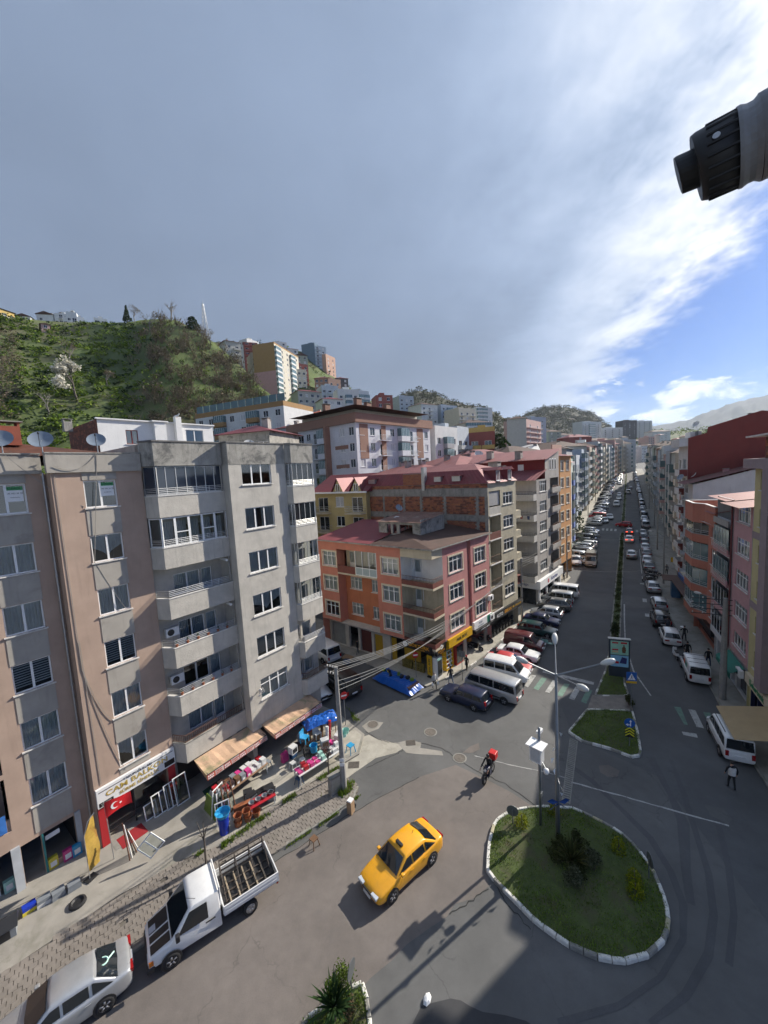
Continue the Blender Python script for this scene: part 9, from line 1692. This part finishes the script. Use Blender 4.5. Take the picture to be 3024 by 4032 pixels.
item('drinks_fridge','tall glass drinks fridge at the pink corner','fridge',(4.55,35.75,.13),44,[('cabinet',SIGNW,bx(-.4,.4,0,.6,0,2.0)),('glass_door',GLD,bx(-.33,.33,-.03,-.01,.2,1.75)),('header',PL['mint'],bx(-.38,.38,-.04,-.005,1.78,1.98))])
item('banner_stand','yellow upright kiosk banner at the pink corner','banner',(3.6,35.9,.13),134,[('panel',YEL,bx(-.3,.3,-.03,.03,.2,2.2)),('foot',DKM,bx(-.3,.3,-.15,.15,0,.05))]); text('lettering','ANIL BÜFE',[o for o in bpy.data.objects if o.name.startswith('banner_stand')][0],(0,-.04,1.2),.3,SIGNK,rot=(pi/2,-pi/2,0))
# ----------------------------- glass-balcony maker's frames, flag, banner, pets
def frame_(label,p,az,w,h,tilt,m_=None,bars=1):
 m_=m_ or WFR; o=thing('window_frame',label,'window frame',p,RZ(az)); T=Matrix.Rotation(-tilt,4,'X'); mb=MB(); t=.05
 for b in ((0,w,0,t),(0,w,h-t,h),(0,t,t,h-t),(w-t,w,t,h-t))+tuple((w*(i+1)/(bars+1)-t/2,w*(i+1)/(bars+1)+t/2,t,h-t) for i in range(bars)):mb.box(b[0],b[1],0,.05,b[2],b[3],0,T)
 mb.obj('profile',m_,o); mb=MB(); mb.add([(t,.025,t),(w-t,.025,t),(w-t,.025,h-t),(t,.025,h-t)],[(0,1,2,3)],0,T); mb.obj('pane',GLS,o); return o
FB=M('frame_brown',(.13,.055,.03),.6)
for k,(x,y,w,h,m_) in enumerate(((3.9,-.35,.7,.9,WFR),(4.3,-.55,.9,1.3,WFR),(4.7,-.40,.6,1.2,FB),(5.0,-.65,.7,1.5,WFR),(5.5,-.85,.8,1.7,WFR))):frame_(f'{["small white", "wide white", "brown", "tall white", "tallest white"][k]} frame leaning at the shop window',lp(x,y,g_),37,w,h,.22,m_,k%2)
for k,(x,y,h,m_,az) in enumerate(((6.2,-3.6,1.9,WFR,20),(6.45,-3.9,1.6,WFR,25),(6.8,-4.2,1.9,FB,20),(6.1,-4.3,1.2,WFR,60))):frame_(f'{["tall white", "middle white", "brown", "low white"][k]} frame on the display rack by the planter boards',lp(x,y,g_),az,.8,h,.15*(k-1),m_,1)
fr=frame_('white diamond turned window frame on the pavement',lp(3.0,-3.2,g_+.1),60,.95,.95,.25,WFR,1); fr.rotation_euler.y=-.72
item('frame_rack','bundle of brown and white profiles leaning behind the diamond frame','rack',lp(2.35,-2.2,g_),47,[('profile',[FB,WFR,DKM][k%3],tb([(.12*k,.1*k,0),(.05*k-.1,.25,2.1-.15*k)],.03)) for k in range(5)])
sheet('red_carpet',[lp(2.4,-.15),lp(3.7,-.15),lp(3.7,-1.15),lp(2.4,-1.15)],.137,M('carpet_red',(.28,.015,.02),.95,var=.1),None); tag([o for o in bpy.data.objects if o.name=='red_carpet'][0],'red doormat in front of the glass balcony shop','doormat'); sheet('green_mat',[lp(7.0,-1.0),lp(8.2,-1.0),lp(8.0,-2.2),lp(6.8,-2.2)],.137,M('mat_green',(.015,.05,.03),.95),None); tag([o for o in bpy.data.objects if o.name=='green_mat'][0],'dark green mat at the dark doorway','doormat')
def flag():
 b=lp(1.9,-1.35,g_); o=thing('flag','red flag with white crescent and star on a leaning pole','flag',b,RZ(37)); top=Vector((-.15,-.1,3.5)); mb=MB(); mb.tube([(0,0,0),tuple(top)],.022,6); mb.obj('flag_pole',GALV,o)
 mb=MB(); n=12; W_=1.35
 def P(u,v):s=u*W_; return (top.x+s*.92,top.y-.1*sin(u*5+v)-.1*u,top.z-.05-v*.85*(1-.25*u)-.28*u*u+.03*sin(u*7))
 for i in range(n+1):
  for j in range(7):mb.v.append(P(i/n,j/6))
 for i in range(n):
  for j in range(6):a=i*7+j; mb.f.append((a,a+7,a+8,a+1)); mb.m.append(0)
 f=mb.obj('cloth',RDS,o); mb=MB()
 def on(u,v,d=.012):p=P(u,v); return (p[0],p[1]-d,p[2])
 def ringp(cu,cv,r,a):return (cu+r*.66*cos(a),cv+r*sin(a))
 N=16; out=[ringp(.36,.5,.25,rad(40)+i*rad(280)/N) for i in range(N+1)]; inn=[ringp(.41,.5,.20,rad(48)+i*rad(264)/N) for i in range(N+1)]; vs=[on(*p) for p in out]+[on(*p) for p in inn]; mb.add(vs,[(i,i+1,N+2+i,N+1+i) for i in range(N)]); mb.obj('crescent',SIGNW,f)
 mb=MB(); pts=[ringp(.58,.5,.12 if i%2==0 else .048,pi+i*pi/5) for i in range(10)]; mb.add([on(*p) for p in pts]+[on(.58,.5)],[(i,(i+1)%10,10) for i in range(10)]); mb.obj('star',SIGNW,f)
flag()
def feather():
 o=thing('feather_banner','curved gold feather banner in front of the pet shop','banner',lp(.75,-1.55,g_),RZ(20)); mb=MB(); mb.tube([(0,0,0),(0,0,2.4),(.25,0,3.0),(.6,0,3.2)],.02,6); mb.obj('banner_pole',GALV,o); mb=MB(); n=16
 for i in range(n+1):z=.35+2.75*i/n; w=.62*(1 if z<2.3 else max(.12,1-(z-2.3)/.9*.85)); x0=max(0,(z-2.4)*.55); y=.05*sin(z*4); mb.v+=[(x0,y,z),(x0+w,y+.06*sin(z*3),z)]
 mb.f=[(2*i,2*i+1,2*i+3,2*i+2) for i in range(n)]; mb.m=[0]*n; mb.obj('cloth',M('banner_gold',(.42,.27,.05),.6,var=.25,scale=3,dirt=(.25,.06,.03),dscale=1.2,damt=.7),o)
 mb=MB(); mb.box(-.2,.3,-.2,.2,0,.05); mb.obj('foot',DKM,o)
feather()
def carrier(label,x,y,az,m_):return item('pet_carrier',label,'pet carrier',(x,y,g_),az,[('lower_shell',m_,bx(-.27,.27,-.18,.18,0,.17)),('upper_shell',PL['grey'] if m_ is not PL['yellow'] else PL['blue'],lambda mb:mb.prism([(-.25,-.17),(.25,-.17),(.25,.17),(-.25,.17)],.17,.33)),('grille',DKM,bx(.272,.276,-.12,.12,.06,.28))],'pet carriers lined up on the pavement')
carrier('yellow and blue pet carrier at the end of the line',-18.0,16.75,40,PL['yellow']); carrier('white pet carrier second in the line',-17.55,17.05,45,PL['white']); carrier('grey pet carrier third in the line',-17.1,17.35,40,PL['grey']); carrier('small grey pet carrier last in the line',-16.6,17.7,45,PL['grey'])
item('dog_house','grey plastic dog house at the left edge','dog house',(-18.2,15.75,g_),50,[('wall',PL['grey'],bx(-.4,.4,-.35,.35,0,.5)),('roof',PL['black'],lambda mb:mb.add([(-.48,-.45,.5),(.48,-.45,.5),(.48,.45,.5),(-.48,.45,.5),(-.48,0,.82),(.48,0,.82)],[(0,1,5,4),(2,3,4,5),(0,4,3),(1,2,5)])),('doorway',PL['black'],bx(-.2,.2,-.36,-.352,.02,.4))])
item('pet_bed','round black pet bed lying on the pavement','pet bed',(-15.85,16.95,g_),0,[('cushion',PL['black'],la([(.01,.04),(.2,.04),(.26,.12),(.34,.1),(.36,0)],16))])
for k,(x,y,c) in enumerate(((-18.15,19.25,'pink'),(-17.85,19.5,'sky'),(-18.6,18.85,'yellow'),(-19.9,17.75,'mint'),(-20.3,17.4,'white'))):item('food_sack',f'{["pink", "light blue", "yellow topped", "mint", "white"][k]} sack of pet food at the pet shop front','sack',(x,y,g_),37,[('sack',PL[c],bx(-.2,.2,-.1,.1,0,.6)),('label',SIGNW,bx(-.13,.13,-.106,-.102,.12,.4))])
def pollard(label,p,h,seed,leaf=False):
 random.seed(seed); o=thing('young_tree',label,'tree',p); mb=MB(); mb.tube([(0,0,-.1),(.05,.02,h*.55),(.02,.05,h*.62)],[.055,.045,.04],7);
 for k in range(5):a=k*1.3+.4; e=Vector((.28*cos(a),.28*sin(a),h*random.uniform(.72,1.0))); mb.tube([(.03,.04,h*random.uniform(.5,.62)),tuple(e*.7+Vector((0,0,h*.2))),tuple(e)],[.03,.024,.012],5)
 mb.obj('trunk',BARK,o)
 if leaf:l=LM(); [l.clump(Vector((.3*cos(a),.3*sin(a),h*.85)),.2,.25,40,.05,[(.2,.03,.03),(.12,.05,.04)],.2) for a in (0,1.5,3,4.5)]; l.obj('crown',o)
pollard('pollarded bare street tree behind the pickup cab',(-10.2,18.25,g_),3.0,3); pollard('thin young tree with red buds before the pink table',(-4.6,23.75,g_),2.7,4,True)
item('electric_cabinet','small grey electric cabinet at the pole foot','cabinet',(-4.05,22.75,g_),51,[('case',CONP,bx(-.38,.38,-.18,.18,0,1.15)),('cap',KERBG,bx(-.42,.42,-.22,.22,1.15,1.22)),('door',GALV,bx(-.32,.32,-.19,-.182,.1,1.05))])
FL=[(.35,.03,.04),(.05,.09,.02),(.07,.12,.03),(.04,.07,.02)]
for b,zb in POTS:
 for k in range(6):x=6.55+k*.68; mb=MB(); mb.lathe([(.07,0),(.10,.16),(.11,.17)],9,0,Matrix.Translation((x,-.74,zb+.06))); p_=mb.obj('flower_pot',PL['terra'],b); l=LM(); l.clump(Vector((x,-.74,zb+.36)),.15,.15,45,.07,FL if k%2 else FL[1:],.1); l.obj('plant',p_)
dish('grey satellite dish at the left end of the tan parapet',lp(.28,.9,21.95),150,.5,DISHG); dish('big grey satellite dish over the tan parapet joint',lp(1.75,.75,21.95),150,.52,DISHG); dish('grey satellite dish nearest the grey block',lp(3.95,.1,21.95),150,.44,DISHG); dish('rusty white satellite dish on the grey parapet',lp(15.0,2.2,22.3),150,.5,DISHW,.55)
TS=Matrix.Translation(PM)@Matrix.Rotation(RZ(44),4,'Z')@Matrix.Rotation(rad(-84.5),4,'Z')@Matrix.Translation((-15.4,0,0))
for k,(x,y,m_,r) in enumerate(((6.0,6.0,DISHB,.42),(6.9,6.2,DISHB,.45),(7.7,5.4,DISHW,.5),(8.4,6.6,DISHW,.4))):dish(['rusted black dish at the left of the pink roof','second rusted black dish on the pink roof','white dish next to the roof hut','small white dish behind the roof hut'][k],TS@Vector((x,y,13.3)),175,r,m_,1.3)
dish('dark blue dish in front of the brick firewall',mp(6.5,9.5,13.6),150,.45,DISHG,2.2)
for k,(px,py,Y) in enumerate(((2065,1795,95),(2090,1792,96),(2110,1790,97),(2035,1800,90),(1885,1790,80),(2220,1768,130))):p=at(px,py,Y); dish(f'{ordn(k)} white dish among the tin roofs behind the middle block',p-Vector((0,0,1.2)),170,.9,DISHW,1.2)
for k,(s,y,z) in enumerate(((31.5,1.5,16.3),(32.8,3.2,16.6),(36.5,4.2,24.3),(8.5,3.0,15.0))):dish(['pair dish at the white block eave','upper dish beside the red flank eave','dark dish on the red block roof','white dish behind the terracotta parapet'][k],rp(s,y,z),260,.5,DISHW if k else DISHG,.7)
def gull():
 p=at(697,1646,42); o=thing('gull','white gull standing on the white chimney','gull',p,RZ(80)); mb=MB(); mb.tube([(-.35,0,.12),(-.15,0,.2),(.08,0,.24),(.18,0,.34),(.24,0,.42),(.30,0,.42)],[.02,.08,.09,.05,.06,.01],9); mb.obj('body',SIGNW,o,smooth=True); mb=MB(); mb.tube([(0,.03,.16),(0,.03,0)],.01,4); mb.tube([(0,-.03,.16),(0,-.03,0)],.01,4); mb.obj('legs',AMB,o); mb=MB(); mb.add([(-.34,.07,.17),(.08,.10,.28),(.05,.10,.18)],[(0,1,2)]); mb.obj('wing',GALV,o)
gull()
p=gp(1682,3938); item('plastic_bag','crumpled white plastic bag on the dark road patch','bag',(p.x,p.y,.01),30,[('film',SIGNW,lambda mb:mb.lathe([(.02,0),(.15,.03),(.10,.12),(.02,.16)],7,0,Matrix.Scale(1.5,4,(1,0,0))))])
item('kiosk','blue and yellow kiosk with a brown canopy on the right pavement','kiosk',sp(22,7.0,.13),32,[('cabin',M('kiosk_blue',(.05,.13,.25),.6),bx(-.9,.9,-.5,.5,0,2.3)),('poster',YEL,bx(-.7,.7,-.51,-.502,.3,1.4)),('canopy',ROOF_B,bx(-1.6,1.6,-.4,1.6,2.6,2.68))]); item('yellow_sign','yellow shop board on the right pavement','sign',sp(33.5,8.2,2.4),302,[('panel',YEL,bx(-.9,.9,-.05,.05,0,.8)),('post',STEEL,tb([(0,.08,-2.4),(0,.08,.6)],.04))])
# ----------------------------- the bullet camera beside the lens
def bullet_camera():
 r0=ray(2669,693.6).normalized(); F=EYE+r0*.86
 def on(px,py):r=ray(px,py); return EYE+r*((F-EYE).dot(r0)/r.dot(r0))
 C,R_,E_=on(2740.7,667.8),on(2902,590),on(3420,330); o=thing('security_camera','grey bullet security camera with a black hood at the top right','security camera',E_)
 K=M('camera_black',(.012,.012,.013),.5,var=.1); Gm=M('camera_grey',(.22,.23,.25),.45,var=.08,dirt=(.12,.10,.09),dscale=14.,damt=.4); L=lambda p:tuple(p-E_)
 ax=(R_-C).normalized()
 def slant(mb,c,n,k):
  for i in range(n):v=Vector(mb.v[i]); mb.v[i]=tuple(v+ax*(-(v+E_-c).z)*k)
 mb=MB(); mb.tube([L(F),L(F+ax*.002),L(C+ax*.02)],[.0235,.0245,.0245],28,cap=True); slant(mb,F,56,.16); mb.obj('lens_hood',K,o,smooth=False); mb=MB(); mb.tube([L(C),L(C+ax*.006),L(R_)],[.041,.043,.0445],32); slant(mb,C,64,.12); cl=mb.obj('front_collar',K,o)
 up=Vector((0,0,1)); up=(up-ax*up.dot(ax)).normalized(); sd=ax.cross(up)
 for k in range(20):a=k*2*pi/20; n=up*cos(a)+sd*sin(a); q=C+ax*.012+n*.0435; mb=MB(); mb.tube([L(q),L(q+ax*.036)],.0022,6); mb.obj('vent_rib',K,cl)
 mb=MB(); mb.tube([L(R_),L(R_+ax*.004),L(R_+ax*.010),L(R_+ax*.016),L(R_+ax*.022)],[.0465,.047,.0445,.0445,.0485],32); mb.obj('seal_ring',Gm,o); mb=MB(); mb.tube([L(R_+ax*.022),L(E_)],[.0487,.0487],32); b=mb.obj('housing',Gm,o)
 vd=(EYE-R_).normalized(); vd=(vd-ax*vd.dot(ax)).normalized(); q=R_-ax*.022+(vd*.85+up*.5).normalized()*.0440; mb=MB(); mb.tube([L(q),L(q+(vd*.85+up*.5).normalized()*.0015)],.0042,10); mb.obj('screw',RIM,o)
 mb=MB(); mb.tube([L(E_),L(E_+Vector((.25,-.3,-.05))),L(Vector((1.9,-.6,20.1)))],.02,8); mb.obj('bracket_arm',Gm,o); mb=MB(); mb.tube([L(Vector((1.9,-.6,20.6))),L(Vector((1.9,-.6,0)))],.05,10); mb.obj('mast',STEEL,o)
 for p_ in b,cl:p_.data.polygons.foreach_set('use_smooth',[len(f.vertices)==4 for f in p_.data.polygons])
bullet_camera()
